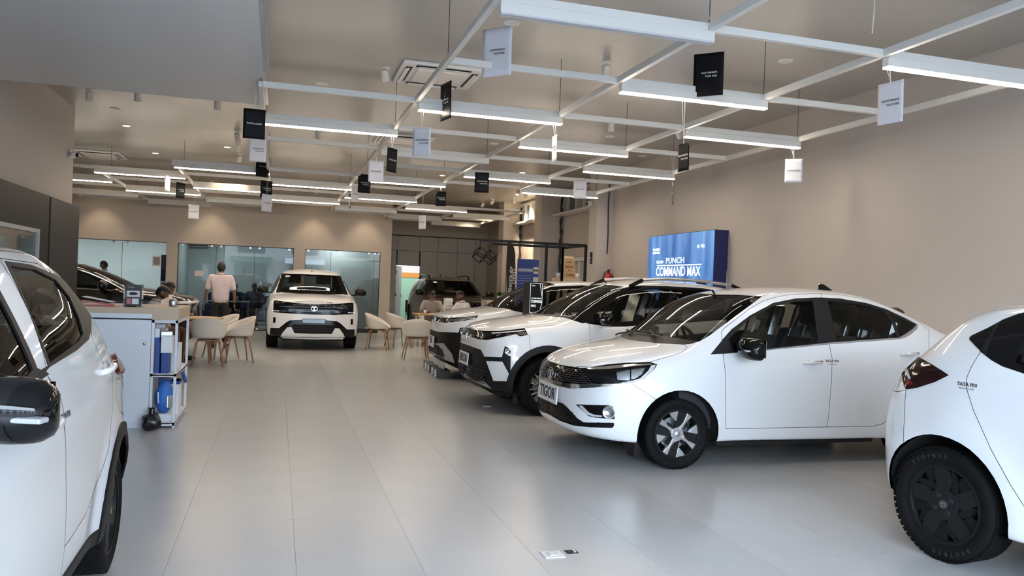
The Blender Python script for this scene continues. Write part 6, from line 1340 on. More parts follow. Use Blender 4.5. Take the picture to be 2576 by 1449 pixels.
bx_('carton', (-1.04, 8.32, S0), (-.93, 8.50, S0+.32), 'box_white', 'white printed box deeper on the upper shelf', 'box', G_, band=(.7, 1, 'box_blue')); bx_('carton', (-1.03, 8.56, S0), (-.92, 8.78, S0+.25), 'box_white', 'low white box at the back of the upper shelf', 'box', G_)
bx_('carton', (-1.045, 8.12, S0+.362), (-.945, 8.24, S0+.40), 'silver', 'flat silver packet lying on the white box', 'packet', None, .1); bx_('carton', (-1.085, 8.12, S0+.432), (-1.0, 8.26, S0+.47), 'silver', 'flat silver packet topmost on the upper shelf', 'packet', None, -.1)
S1 = .053
bx_('carton', (-1.085, 8.12, S1), (-.92, 8.40, S1+.07), 'box_white', 'flat white box under the blue bag', 'box', G_)
bx_('carton', (-1.08, 8.35, S1+.075), (-.98, 8.50, S1+.38), 'box_white', 'white box with blue lid behind the blue bag', 'box', G_, band=(.72, 1, 'box_blue')); bx_('carton', (-1.0, 8.55, S1), (-.91, 8.78, S1+.20), 'box_white', 'white box at the back of the lower shelf', 'box', G_); bx_('carton', (-1.0, 8.56, S1+.202), (-.91, 8.78, S1+.33), 'box_white', 'white box with blue lid stacked at the back of the lower shelf', 'box', G_, band=(.75, 1, 'box_blue'))
def blob(nm, c, r, m, lab, cat, amp=.12, seed=1, sc=9, nu=28, nv=18):
    from mathutils import noise
    b = MB(); b.ell((0, 0, 0), r, nu, nv); b.v = [tuple(Vector(v)*(1+amp*noise.noise(Vector(v)*sc+Vector((seed, 0, 0))))) for v in b.v]; b.v = [(x, y, max(z, -r[2]*.93)) for x, y, z in b.v]
    o = b.build(nm, m, None, smooth=True); o.location = (c[0], c[1], c[2]+r[2]*.93); return tag(o, lab, cat)
o = blob('shopping_bag', (-1.0, 8.22, S1+.072), (.088, .10, .155), 'bag_blue', 'bright blue cloth bag stuffed in the lower shelf', 'bag', .10)
MB().tube([(-.05, -.085, .06), (-.045, -.105, .03), (-.04, -.11, -.04)], .006).build('bag_piping', 'box_white', o)
MB().box((.05, -.075, -.03), (.055, .03, .12), Matrix.Rotation(.5, 3, 'Z')).build('printed_panel', 'silver', o, bevel=.008)
p = px(384, 1078, 2, 0); o = blob('rubbish_bag', (p.x, 7.97, 0), (.088, .08, .085), 'bin_bag', 'small black tied rubbish bag on the floor at the counter corner', 'bag', .25, 3, 14)
MB().lathe([(.03, .07), (.022, .10), (.03, .13), (.0, .125)], 14).build('knot', 'bin_bag', o, smooth=True)
p = px(462, 978, 1, 8.75); o = tag(MB().tube([(0, 0, 0), (.02, .0, -.05), (.035, .0, -.11)], [.012, .02, .014], 8).build('fabric_strap', 'box_blue'), 'blue fabric strap hanging out of the lower shelf', 'strap'); o.location = (-.90, 8.70, .46)
# things on the counter
zt = 1.13
o = tag(MB().b2((-.16, -.11, 0), (.16, .11, .008)).build('document_folder', 'folder_pink', None, bevel=.003), 'pink plastic folder lying on the counter', 'folder'); o.location = (-1.60, 8.25, zt); MB().box((-.02, 0, .03), (.26, .20, .006), Matrix.Rotation(.12, 3, 'Y')).build('folder_flap', 'folder_pink', o); MB().lathe([(0, .004), (.007, .003), (.008, 0)], 12, Matrix.Translation((.03, -.05, .036))).build('press_stud', 'white_plastic', o)
o = tag(MB().box((0, 0, .0), (.26, .19, .004), Matrix.Rotation(.18, 3, 'Y')).build('paper_sheet', 'paper'), 'white paper sheet resting on the pink folder', 'paper'); o.location = (-1.62, 8.33, zt+.062)
o = tag(MB().b2((-.045, -.07, 0), (.045, .07, .009)).build('mobile_phone', 'black_gloss', None, bevel=.003), 'black phone lying flat on the counter beside the stand', 'phone'); o.location = (-1.33, 8.3, zt)
t2 = empty('info_stand', (-1.34, 8.42, zt), -.05, 'small upright clear stand with a printed product leaflet on the counter', 'leaflet stand'); MB().b2((-.075, .0, 0), (.075, .004, .21)).build('back_panel', 'block_grey', t2); MB().b2((-.085, -.02, 0), (-.078, .03, .215)).build('side_panel', 'lens_clear', t2); MB().b2((.078, -.02, 0), (.085, .03, .215)).build('side_panel', 'lens_clear', t2); MB().b2((-.08, -.06, 0), (.08, .03, .006)).build('base', 'lens_clear', t2)
MB().b2((-.058, -.003, .09), (.058, 0, .15)).build('leaflet_picture_panel', 'box_white', t2); MB().prism([(-.04, 0), (-.02, -.014), (.03, -.01), (.042, .006), (.01, .018), (-.03, .014)], .003, frame3((0, -.003, .12), (1, 0, 0), (0, 0, 1))).build('leaflet_picture', 'dark_grey', t2); text('leaflet_lettering', 'Genuine', .011, 'white_ink', t2, frame3((-.02, -.002, .185), (1, 0, 0), (0, 0, 1)), .0005)
MB().b2((-.055, -.003, .02), (-.02, 0, .075)).build('leaflet_photo', 'folder_pink', t2); MB().b2((-.01, -.003, .02), (.05, 0, .075)).build('leaflet_photo', 'silver', t2)
o = tag(MB().lathe([(0, 0), (.038, 0), (.04, .01), (.04, .055), (.034, .07), (.012, .074), (0, .078)], 24).build('steel_container', 'steel', None, smooth=True), 'round steel container on the counter end', 'container'); o.location = (-1.0, 8.62, zt)
# ---------------------------------------------------------------- LED screen, posters, totem
mat('screen_blue', (.05, .2, .6), .4)
m = MAT['screen_blue']; nt = m.node_tree; b_ = nt.nodes['Principled BSDF']; tc = nt.nodes.new('ShaderNodeTexCoord'); mp = nt.nodes.new('ShaderNodeMapping'); mp.inputs['Rotation'].default_value = (.9, 0, 0); mp.inputs['Scale'].default_value = (1, 4.5, .5); nz = nt.nodes.new('ShaderNodeTexNoise'); nz.inputs['Scale'].default_value = 1.1; nz.inputs['Detail'].default_value = 2; cr = nt.nodes.new('ShaderNodeValToRGB')
cr.color_ramp.elements[0].position = .32; cr.color_ramp.elements[0].color = (.035, .13, .42, 1); cr.color_ramp.elements[1].position = .75; cr.color_ramp.elements[1].color = (.20, .46, .86, 1)
nt.links.new(tc.outputs['Object'], mp.inputs[0]); nt.links.new(mp.outputs[0], nz.inputs['Vector']); nt.links.new(nz.outputs['Fac'], cr.inputs[0]); nt.links.new(cr.outputs[0], b_.inputs['Emission Color']); b_.inputs['Emission Strength'].default_value = .36; b_.inputs['Base Color'].default_value = (.01, .02, .05, 1)
mat('screen_side', (.012, .018, .11), .5)
XS = 6.30; ya, yb_ = px(1631, 650, 0, XS)[1], px(1796, 650, 0, XS)[1]; zt_ = px(1700, 588, 0, XS)[2]
t = empty('led_screen', (XS, (ya+yb_)/2, 0), 0, 'large lit blue display box on the right wall with white lettering', 'display screen'); hw = (ya-yb_)/2; z0 = .95
MB().b2((0, -hw, z0), (.236, hw, zt_)).build('screen_cabinet', 'screen_side', t, bevel=.004); MB().b2((-.006, -hw+.006, z0+.01), (0, hw-.006, zt_-.008)).build('screen_panel', 'screen_blue', t)
def st(s, x, y, w, h, bold=.02, m='glow_white', al='CENTER'):
    p = px(x, y, 0, XS); text('screen_lettering', s, h, m, t, frame3((-.010, p.y-(ya+yb_)/2, p.z), (0, -1, 0), (0, 0, 1)), .001, bold, w)
st('TATA MOTORS', 1652, 629, .25, .045); st('PASSENGER VEHICLES', 1652, 637, .25, .032); st('TATA', 1769, 619, .12, .05); st('THE NEW', 1661, 660, .26, .05, .01); st('PUNCH', 1699, 656, .62, .095, .01); st('COMMAND MAX', 1704, 684, 1.50, .15, .02)
p = px(1707, 667, 0, XS); MB().box((-.010, p.y-(ya+yb_)/2, p.z), (.002, 1.50, .018)).build('screen_line', 'glow_white', t); p = px(1758, 620, 0, XS); logo(frame3((-.008, p.y-(ya+yb_)/2, p.z), (0, -1, 0), (0, 0, 1)), .030, t, 'glow_white')
t = empty('totem_sign', (3.62, 10.85, 0), 0, 'black upright totem box with a white outlined promotion panel between two white SUVs', 'sign'); pA = px(1333, 709, 1, 10.85); pB = px(1367, 709, 1, 10.85); xA, xB = pA.x-3.62, pB.x-3.62; zT = pA.z
MB().b2((xA, 0, 0), (xB+.005, .30, zT)).build('totem_body', 'black_matt', t, bevel=.004)
f = MB()
for a, c in (((xA+.012, zT-.02), (xB-.012, zT-.02)), ((xA+.012, zT-.02), (xA+.012, zT-.44)), ((xB-.012, zT-.02), (xB-.012, zT-.30)), ((xA+.012, zT-.44), (xB-.05, zT-.44)), ((xB-.05, zT-.44), (xB-.012, zT-.30)), ((xB-.05, zT-.02), (xB-.015, zT-.20))): f.bar((a[0], -.002, a[1]), (c[0], -.002, c[1]), .0035, .0035)
f.build('outline', 'glow_white', t)
for s, dz, w, h in (('TATA MOTORS', .055, .05, .010), ('THE NEW PUNCH', .235, .15, .018), ('COMMAND', .285, .165, .034), ('MAX', .345, .07, .034)): text('totem_lettering', s, h, 'glow_white', t, frame3((xA+.03+w/2, -.003, zT-dz), (1, 0, 0), (0, 0, 1)), .001, .0, w)
MB().box(((xA+xB)/2-.01, -.003, zT-.26), (.15, .003, .003)).build('rule_line', 'glow_white', t)
# feather flag, blue poster, truss frame
t = empty('feather_flag', (5.24, 17.9, 0), 0, 'tall black feather flag with white vertical lettering beside the truss frame', 'flag'); pts = []; p0 = px(1278, 607, 1, 17.9); p1 = px(1301, 640, 1, 17.9); zt2 = p0.z; xl = p0.x-5.24
pr = [(xl, .25), (xl+.02, 1.2), (xl-.01, 2.1), (xl, zt2), (xl+.08, zt2-.03), (xl+.15, zt2-.14), (xl+.19, zt2-.30), (xl+.21, 1.8), (xl+.23, 1.1), (xl+.24, .28)]
MB().prism(pr, .006, frame3((0, 0, 0), (1, 0, 0), (0, 0, 1))).build('flag_cloth', 'flag_black', t); MB().tube([(xl-.012, 0, 0), (xl-.012, 0, 2.1), (xl, 0, zt2)], .010).build('flag_pole', 'dark_grey', t); MB().lathe([(0, .03), (.18, .02), (.2, 0), (0, 0)], 24).build('flag_base', 'dark_grey', t)
text('flag_lettering', 'Sierra.ev', .085, 'glow_white' if False else 'white_ink', t, frame3((xl+.09, -.008, 1.62), (0, 0, 1), (-1, 0, 0)), .001, .02, .62); text('flag_lettering', 'QWD', .09, 'white_ink', t, frame3((xl+.175, -.008, 1.68), (0, 0, 1), (-1, 0, 0)), .001, .02, .36, shear=.3)
t = empty('blue_poster_stand', (5.72, 18.0, 0), -.35, 'blue printed roll-up poster stand behind the truss frame', 'poster'); MB().b2((-.26, -.004, .05), (.26, .004, px(1340, 653, 1, 18.0).z)).build('poster_sheet', 'poster_blue', t); zz = px(1340, 653, 1, 18.0).z; MB().b2((-.28, -.06, 0), (.28, .06, .05)).build('poster_base', 'silver', t, bevel=.01)
MB().b2((-.24, -.008, zz-.30), (.12, -.004, zz-.22)).build('title_band', 'jeans_blue', t); text('poster_lettering', 'KEY FEATURES', .035, 'white_ink', t, frame3((-.06, -.009, zz-.26), (1, 0, 0), (0, 0, 1)), .001, .01, .30)
for k in range(4): MB().b2((-.24, -.008, zz-.40-.06*k), (.10-.02*(k % 2), -.004, zz-.388-.06*k)).build('text_line', 'jeans_blue', t)
MB().b2((.13, -.008, zz-.34), (.25, -.004, zz-.18)).build('picture_panel', 'box_white', t); MB().b2((.13, -.008, zz-.62), (.25, -.004, zz-.42)).build('picture_panel', 'box_white', t)
for x in (.16, .22): MB().lathe([(0, .003), (.022, .002), (.024, 0)], 16, frame3((x, -.009, zz-.26), (1, 0, 0), (0, 0, 1))).build('picture_wheel', 'black_matt', t)
t = empty('truss_frame', (4.7, 13.9, 0), 0, 'black square tube frame carrying two cube pendant lamps', 'frame'); q = lambda x, y, Y: px(x, y, 1, Y)-Vector((4.7, 13.9, 0))
Ya, Yb = 13.4, 14.4; f = MB(); r1 = q(1474, 618, Ya); l1 = q(1205, 624, Ya); r2 = q(1428, 622, Yb); l2 = q(1240, 615, Yb); zf = r1.z
l1.z = l2.z = r2.z = zf
for a, c in ((l1, r1), (l2, Vector((r2.x+.0, l2.y, zf))), (r1, Vector((r1.x, r2.y, zf)))): f.bar(a, c, .045, .045)
f.build('top_bar', 'black_matt', t, bevel=.003)
for p_ in (r1, Vector((q(1375, 620, Ya).x, r1.y, zf)), Vector((q(1415, 640, Yb).x, l2.y, zf)), Vector((r1.x-.08, l2.y, zf))): MB().b2((p_.x-.0225, p_.y-.0225, 0), (p_.x+.0225, p_.y+.0225, zf)).build('upright', 'black_matt', t, bevel=.003)
def pend(p, lab):
    t = empty('cube_pendant', p, .6, lab, 'lamp', 'cube pendant lamps on the truss frame'); MB().tube([(0, 0, 0), (0, 0, -.10)], .004).build('cord', 'black_matt', t); R = Matrix.Rotation(math.radians(54.7), 3, 'X') @ Matrix.Rotation(math.pi/4, 3, 'Z'); h = .082; c = Vector((0, 0, -.10-h*1.732)); f = MB()
    P = [c+R @ Vector((a*h, b2*h, d*h)) for a in (-1, 1) for b2 in (-1, 1) for d in (-1, 1)]
    for i in range(8):
        for j in range(i+1, 8):
            if abs((P[i]-P[j]).length-2*h) < 1e-4: f.bar(P[i], P[j], .015, .015)
    f.build('wire_cube', 'black_matt', t); MB().lathe([(0, 0), (.014, 0), (.014, -.05), (0, -.05)], 12, Matrix.Translation((0, 0, -.10))).build('lamp_holder', 'black_matt', t); MB().ell((0, 0, -.19), (.026, .026, .036)).build('bulb', 'lens_clear', t, smooth=True)
O_ = Vector((4.7, 13.9, -.02)); pend(O_+l1+Vector((.02, 0, 0)), 'left cube wire pendant lamp hanging from the black frame'); pend(O_+l2+Vector((-.05, 0, 0)), 'right cube wire pendant lamp hanging from the black frame')
# wooden shelf with a leaning sign and two pots
t = empty('wooden_crate', (5.52, 14.75, 0), 0, 'pale plywood display crate inside the black frame', 'crate'); MB().b2((-.26, -.2, 0), (.20, .2, 1.66)).build('crate_body', 'ply', t, bevel=.004); MB().b2((.08, -.22, 1.52), (.20, -.2, 1.60)).build('crate_notch', 'oak', t)
t = empty('cafe_sign', (5.58, 14.78, 1.66), 0, 'brown clipboard style sign with printed lettering on the plywood crate', 'sign'); Ms = frame3((0, 0, .0), (1, .1, 0), (.30, .25, 1)); MB().prism([(-.12, 0), (.12, 0), (.12, .42), (-.12, .42)], .015, Ms).build('sign_board', 'kraft', t); MB().prism([(-.12, .40), (.12, .40), (.10, .45), (-.10, .45)], .02, Ms).build('sign_clip', 'ply', t)
for s, y, w, h in (('Life', .33, .10, .04), ('BEGINS', .23, .17, .05), ('after', .16, .08, .025), ('Coffee', .07, .17, .06)): text('sign_lettering', s, h, 'shawl_brown', t, Ms @ Matrix.Translation((0, y, .017)), .001, .02, w)
for x, lab in ((5.30, 'cream paper cup on the left of the crate top'), (5.70, 'cream paper cup on the right of the crate top')): t = tag(MB().lathe([(0, 0), (.035, 0), (.045, .10), (0, .10)], 18).build('paper_cup', 'box_white', None, smooth=True), lab, 'cup'); t.location = (x-.03, 14.62, 1.66)
t = tag(MB().b2((-.06, -.004, -.12), (.06, .004, .12)).build('wall_sign', 'black_matt', None, bevel=.003), 'small black sign with a white symbol on the wall column', 'sign'); p = px(1487, 649, 0, 6.195); t.location = p; t.rotation_euler = (0, 0, -math.pi/2)
MB().lathe([(.018, -.001), (.022, -.004), (.030, -.001)], 20, frame3((0, -.003, .05), (1, 0, 0), (0, 0, 1))).build('sign_symbol', 'white_ink', t); MB().bar((0, -.006, .02), (0, -.006, -.03), .008, .004).build('sign_symbol', 'white_ink', t); text('sign_lettering', 'GUEST', .015, 'white_ink', t, frame3((0, -.006, -.07), (1, 0, 0), (0, 0, 1)), .0005)
t = empty('fire_extinguisher', (6.44, 15.85-.95, 1.45), 0, 'red fire extinguisher on the right wall beside the column', 'fire extinguisher'); t.location = (6.44, 14.86, px(1549, 692, 0, 6.44).z-.36)
MB().lathe([(0, 0), (.072, 0), (.078, .02), (.078, .34), (.06, .39), (.025, .41), (0, .41)], 24).build('cylinder', 'red_gloss', t, smooth=True); MB().b2((-.02, -.02, .40), (.02, .02, .46)).b2((-.015, -.10, .46), (.015, .03, .475)).build('valve', 'dark_grey', t); MB().tube([(0, .02, .44), (-.05, .06, .42), (-.09, .07, .30), (-.09, .04, .15)], .009).build('hose', 'black_plastic', t, smooth=True); MB().b2((.078, -.03, .1), (.11, .03, .35)).build('wall_bracket', 'dark_grey', t)
t = tag(MB().b2((-.02, -.05, -.035), (0, .05, .035)).build('wall_socket', 'white_plastic', None, bevel=.004), 'white socket box on the right wall beside the blue screen', 'socket'); p = px(1828, 599, 0, 6.54); t.location = p
c = tag(MB().tube([(6.53, p.y-.03, p.z-.04), (6.53, p.y-.05, p.z-.4), (6.53, p.y-.07, p.z-1.0), (6.53, p.y-.06, .02)], .006, 6).build('power_cord', 'soffit_edge'), 'thin grey cord running down the wall beside the blue screen', 'cord')
for y, z0, lab in ((18.53, .6, 'dark ragged cable bundle beside the middle wall column'), (21.97, .8, 'dark ragged cable bundle beside the far wall column')):
    P = []; rr = []
    for k in range(26): P.append((6.70-.012*math.sin(k*1.7), y-.02-.01*math.cos(k*2.3), z0+(3.75-z0)*k/25)); rr.append(.030+.012*math.sin(k*2.9))
    tag(MB().tube(P, rr, 8).build('cable_bundle', 'flag_black', None, smooth=True), lab, 'cable')
tag(MB().tube([(6.45, 14.98, 3.7), (6.43, 14.97, 3.2), (6.45, 14.98, 2.6), (6.44, 14.97, 2.2)], .012, 6).build('wall_cable', 'dark_grey', None, smooth=True), 'thin dark cable hanging where the right wall meets the column', 'cable')
def cctv(p, d, lab):
    t = empty('security_camera', p, 0, lab, 'camera', 'wall mounted security cameras'); d = Vector(d).normalized(); MB().box((0, 0, 0), (.03, .10, .13)).build('base', 'white_plastic', t, bevel=.01); q = d.to_track_quat('Z', 'Y').to_matrix().to_4x4(); M = Matrix.Translation(Vector((0, 0, 0))+d*.05) @ q
    MB().lathe([(0, -.04), (.045, -.035), (.052, 0), (.050, .04), (.035, .07), (.030, .072)], 20, M).build('housing', 'white_plastic', t, smooth=True); MB().lathe([(0, .074), (.030, .072)], 20, M).build('lens', 'black_gloss', t)
cctv((-3.01, px(178, 388, 0, -3.01)[1], px(178, 388, 0, -3.01)[2]), (1, -.7, -.15), 'white security camera on the left wall corner'); cctv(px(1487, 512, 0, 6.18), (-1, -.5, -.15), 'white security camera on the wall column')
# planter cabinet at the far right
t = tag(MB().b2((-.35, -.3, 0), (.35, .3, 1.08)).build('display_cabinet', 'wall_paint', None, bevel=.003), 'pale cabinet with a potted plant at the far right wall', 'cabinet'); t.location = (px(1255, 752, 1, 20).x, 20.2, 0); xc = t.location.x
MB().b2((0, -.305, .05), (.33, -.3, 1.04)).build('cabinet_door', 'laminate_white', t)
t = empty('potted_plant', (xc+.05, 20.15, 1.08), 0, 'small green plant in a white pot on the pale cabinet', 'plant'); MB().lathe([(0, 0), (.05, 0), (.065, .11), (.055, .11), (.05, .09), (0, .09)], 20).build('pot', 'box_white', t, smooth=True)
for k in range(9):
    a = k*2.4; r = .07+.05*(k % 3); P = [Vector((0, 0, .1)), Vector((r*.5*math.cos(a), r*.5*math.sin(a), .17+.02*(k % 4))), Vector((r*math.cos(a)*1.3, r*math.sin(a)*1.3, .18+.03*(k % 3)))]; s = Vector((-math.sin(a), math.cos(a), 0))*.014
    MB().add([P[0], P[1]+s, P[2], P[1]-s, P[0]+Vector((0, 0, .002))], [(0, 1, 2), (0, 2, 3)]).build('leaf', 'leaf', t)
# low brochure holder block on the floor
A_, B2 = at_floor(1062, 926), at_floor(1100, 955); d = (B2-A_); d.z = 0; ang = math.atan2(d.y, d.x)
t = empty('letter_block', (A_+B2)/2+Vector((.06, .1, 0)), ang, 'dark grey floor block holding white letter panels beside the white micro SUV', 'floor sign'); L = d.length; MB().b2((-L/2, -.02, 0), (L/2, .16, .13)).build('block', 'block_grey', t, bevel=.004)
for k in range(9): MB().box((-L/2+.15+k*(L-.3)/8, .07, .18+.008*(k % 3)), ((L-.3)/8.6, .03, .12)).build('letter_panel', 'box_white', t, bevel=.012)
for k in range(4): MB().box((-L/2+.35+k*.30+.12*(k > 1), -.035, .065), (.12, .02, .11)).build('letter_panel', 'box_white', t, bevel=.006)
# floor boxes
def fbox(x, y, w, d, lab, open_=False):
    p = at_floor(x, y); t = empty('floor_socket', p, 0, lab, 'floor socket', 'floor socket boxes'); 
    if open_: MB().b2((-w/2, -d/2, -.003), (w/2, d/2, .001)).build('socket_well', 'black_matt', t); MB().b2((-w*.3, -d*.3, 0), (-.005, d*.3, .004)).build('socket', 'dark_grey', t); MB().b2((.01, -d*.2, 0), (w*.35, d*.35, .006)).build('socket', 'silver', t)
    else: MB().b2((-w/2, -d/2, 0), (w/2, d/2, .006)).build('frame_plate', 'box_white', t, bevel=.002); MB().b2((-w*.25, -d*.3, .006), (w*.22, d*.3, .009)).build('lid', 'silver', t, bevel=.001); MB().b2((-w*.14, -d*.18, .009), (w*.10, d*.18, .010)).build('lid_inlay', 'box_white', t)
fbox(1390, 1396, .115, .105, 'white framed floor socket plate on the bare floor in front'); fbox(1437, 1388, .07, .06, 'open dark floor socket hole beside the white plate', True); fbox(1225, 1023, .10, .06, 'small white floor plate in front of the compact SUV')
# street notices on the office glass, sofa and desk behind it
def notice(x, y, w, h, lab, m='paper_warm', frame=None):
    p = px(x, y, 1, 22.45); t = tag(MB().b2((-w/2, -.006, -h/2), (w/2, 0, h/2)).build('wall_notice', m), lab, 'notice'); t.location = p
    if frame: MB().b2((-w*.36, -.009, -h*.36), (w*.36, -.006, h*.36)).build('notice_print', frame, t)
notice(394, 657, .22, .28, 'framed paper notice stuck on the left office glass', 'paper', 'shirt_grey'); t = notice(500.5, 688, .22, .15, 'small cream notice on the middle office glass', 'shirt_white', None)
p = px(411, 700, 1, 22.62); struct('trim_4', (p.x-.07, 22.62, 0), (p.x+.10, 22.72, 1.95), 'navy_fabric'); t = tag(MB().b2((-.07, -.03, -.08), (.07, 0, .08)).build('card_reader', 'white_plastic', None, bevel=.006), 'white card reader on the dark strip behind the left office glass', 'card reader'); t.location = (p.x, 22.61, 1.18)
MB().b2((-.04, -.034, .0), (.04, -.03, .03)).build('reader_display', 'black_gloss', t)
t = empty('split_air_conditioner', (px(487, 620, 1, 25.9).x, 26.15, 2.32), 0, 'white wall mounted air conditioner inside the middle office', 'air conditioner'); MB().b2((-.45, -.1, 0), (.45, .14, .28)).build('casing', 'white_plastic', t, bevel=.03); MB().b2((-.4, -.105, .02), (.4, -.08, .06)).build('air_outlet', 'dark_grey', t)
p = px(640, 770, 1, 25.2); t = empty('sofa', (p.x-.35, 25.2, 0), 0, 'dark blue sofa behind the office glass', 'sofa'); MB().b2((-1.0, -.4, .12), (1.0, .4, .42)).build('seat', 'navy_fabric', t, bevel=.05); MB().b2((-1.0, .22, .42), (1.0, .45, .95)).build('backrest', 'navy_fabric', t, bevel=.06)
for s in (-1, 1): MB().b2((s*1.0-.1, -.4, .1), (s*1.0+.1, .42, .62)).build('armrest', 'navy_fabric', t, bevel=.05)
for s in (-1, 1):
    for y in (-.3, .3): MB().b2((s*.9-.03, y-.03, 0), (s*.9+.03, y+.03, .12)).build('leg', 'dark_grey', t)
t = empty('office_table', (p.x-.85, 23.9, 0), 0, 'glass topped table with steel legs behind the office glass', 'table'); MB().b2((-.75, -.3, .72), (.75, .3, .74)).build('table_top', 'silver', t, bevel=.004)
for sx in (-1, 1):
    for sy in (-1, 1): MB().tube([(sx*.7, sy*.25, 0), (sx*.7, sy*.25, .72)], .018).build('leg', 'steel', t)
o = tag(MB().lathe([(0, 0), (.05, 0), (.05, .15), (0, .15)], 18).build('steel_tumbler', 'steel', None, smooth=True), 'steel tumbler on the office table', 'tumbler'); o.location = (p.x-.45, 23.9, .74)
o = tag(MB().b2((-.12, -.09, 0), (.12, .09, .03)).build('blue_book', 'jeans_blue'), 'blue booklet on the office table', 'book'); o.location = (p.x-1.0, 23.9, .74)

for pts, lab, m in (([(1782, -60), (1780, 20), (1784, 45), (1791, 62)], 'grey cable looping down to the nearest batten crossing', 'soffit_edge'), ([(2199, -40), (2200, 20), (2196, 60), (2194, 85)], 'loose white strip hanging from the ceiling at the right', 'paper')):
    q0 = px(pts[-1][0], pts[-1][1], 1, 4.9 if pts[0][0] < 2000 else 5.2); P = [px(x, y, 1, q0.y) for x, y in pts]; P = [Vector((p.x, p.y, CZ))for p in P[:1]]+P[1:]
    tag(MB().tube(P, .005, 6).build('ceiling_cable', m, None, smooth=True), lab, 'cable')
# ---------------------------------------------------------------- people
def person(lab, loc, rz, J, shirt, trous, hair='hair_black', vox=.013, sleeve=.55, beard=False, shawl=None, long_hair=False, head_rot=(0, 0), shoes='shoe_black', skin='skin_brown', only_top=False):
    t = empty('person', loc, rz, lab, 'person')
    def skinned(nodes, edges, name, m, par, extra=None, v=vox, n=None):
        me = bpy.data.meshes.new(name); me.from_pydata([x[0] for x in nodes], edges, []); o = bpy.data.objects.new(name, me); COL.objects.link(o)
        sk = o.modifiers.new('s', 'SKIN'); sk.use_smooth_shade = True
        for i, x in enumerate(nodes): me.skin_vertices[0].data[i].radius = x[1]
        me.skin_vertices[0].data[0].use_root = True
        o.modifiers.new('u', 'SUBSURF').levels = 1
        dg = bpy.context.evaluated_depsgraph_get(); dg.update(); m1 = bpy.data.meshes.new_from_object(o.evaluated_get(dg)); bpy.data.objects.remove(o)
        if extra is not None:
            bm = bmesh.new(); bm.from_mesh(m1); m2 = extra.mesh('e'); bm.from_mesh(m2); bm.to_mesh(m1); bm.free()
        o = bpy.data.objects.new(name, m1); COL.objects.link(o); rm = o.modifiers.new('r', 'REMESH'); rm.mode = 'VOXEL'; rm.voxel_size = v; rm.use_smooth_shade = True
        sm_ = o.modifiers.new('m', 'SMOOTH'); sm_.iterations = 2; sm_.factor = .5
        dg = bpy.context.evaluated_depsgraph_get(); dg.update(); m3 = bpy.data.meshes.new_from_object(o.evaluated_get(dg)); bpy.data.objects.remove(o)
        m3.materials.clear(); m3.materials.append(MAT[m]); m3.name = name; m3.shade_smooth(); return link(name, m3, par)
    V = {k: Vector(v) for k, v in J.items()}
    # skeleton with radii
    body = [('pelvis', (.15, .11)), ('waist', (.13, .095)), ('chest', (.155, .11)), ('neckb', (.075, .065)), ('neck', (.058, .060)), ('headc', (.05, .05))]
    nodes = [(tuple(V[k]), r) for k, r in body]; names = [k for k, _ in body]; edges = [(i, i+1) for i in range(5)]
    def chain(start, ks, rs):
        p = names.index(start)
        for k, r in zip(ks, rs): nodes.append((tuple(V[k]), r)); names.append(k); edges.append((p, len(nodes)-1)); p = len(nodes)-1
    for s in 'LR':
        chain('chest', ['sh'+s, 'el'+s, 'wr'+s], [(.055, .055), (.040, .040), (.026, .026)])
        chain('pelvis', ['hip'+s, 'kn'+s, 'an'+s, 'to'+s], [(.085, .085), (.057, .057), (.040, .042), (.035, .028)])
    ex = MB(); hd = (V['headc']-V['neck']).normalized(); fw = Vector(J.get('face', (0, 1, 0))).normalized(); fw = (fw-hd*fw.dot(hd)).normalized(); rt = fw.cross(hd).normalized(); HR = Matrix((rt, fw, hd)).transposed(); hc = V['headc']+hd*.022
    hb = MB(); hb.ell((0, 0, 0), (.074, .094, .112), 24, 18)
    def shape(v):
        x, y, z = v
        if z < -.01: k = 1-.30*min(1, (-z-.01)/.10); x *= k; y = y*(1-.12*min(1, -z/.1)) if y > 0 else y*(1-.35*min(1, -z/.1))
        if y > .055 and .0 < z < .035 and .012 < abs(x) < .045: y -= .008
        if y > .05 and abs(x) < .014 and -.035 < z < .02: y += .020*(1-abs(x)/.014)*(1-(z+.01)/.05 if z > 0 else 1.0)
        if y > .05 and abs(x) < .03 and -.075 < z < -.048: y += .006
        return Vector((x, y, z))
    hv = [shape(v) for v in hb.v]; ex.add([hc+HR @ v for v in hv], hb.f)
    for s in (-1, 1): ex.ell(hc+HR @ Vector((s*.076, -.008, -.005)), (.012, .022, .032), 10, 8, HR)
    for s in 'LR':                                                             # hands: palm, four fingers, thumb
        w = V['wr'+s]; d = (w-V['el'+s]).normalized(); sd = -1 if s == 'L' else 1; up = Vector(J.get('palm'+s, (0, 1, 0))); a = (up-d*up.dot(d)).normalized(); c = d.cross(a)
        R = Matrix((a, c, d)).transposed(); ex.ell(w+d*.055, (.040, .018, .052), 12, 8, R)
        for k, (o, L) in enumerate(((-.030, .060), (-.010, .072), (.010, .078), (.030, .068))):
            b0 = w+d*.092+a*o; b1 = b0+d*L*.5+c*.006; b2_ = b1+d*L*.35+c*.022*(-sd if False else 1); b3 = b2_+d*L*.12+c*.02; ex.tube([b0-d*.02, b0, b1, b2_, b3], [.009, .0092, .0088, .008, .006], 8)
        b0 = w+d*.03+a*.036; ex.tube([b0-a*.02, b0, b0+d*.03+a*.022, b0+d*.055+a*.026+c*.012], [.011, .011, .010, .007], 8)
    o = skinned(nodes, edges, 'body', skin, t, ex)
    def sub(ks, rs, name, m, links, v=.015, extra=None):
        nn = [(tuple(V[k] if isinstance(k, str) else k), r) for k, r in zip(ks, rs)]; return skinned(nn, links, name, m, t, extra, v)
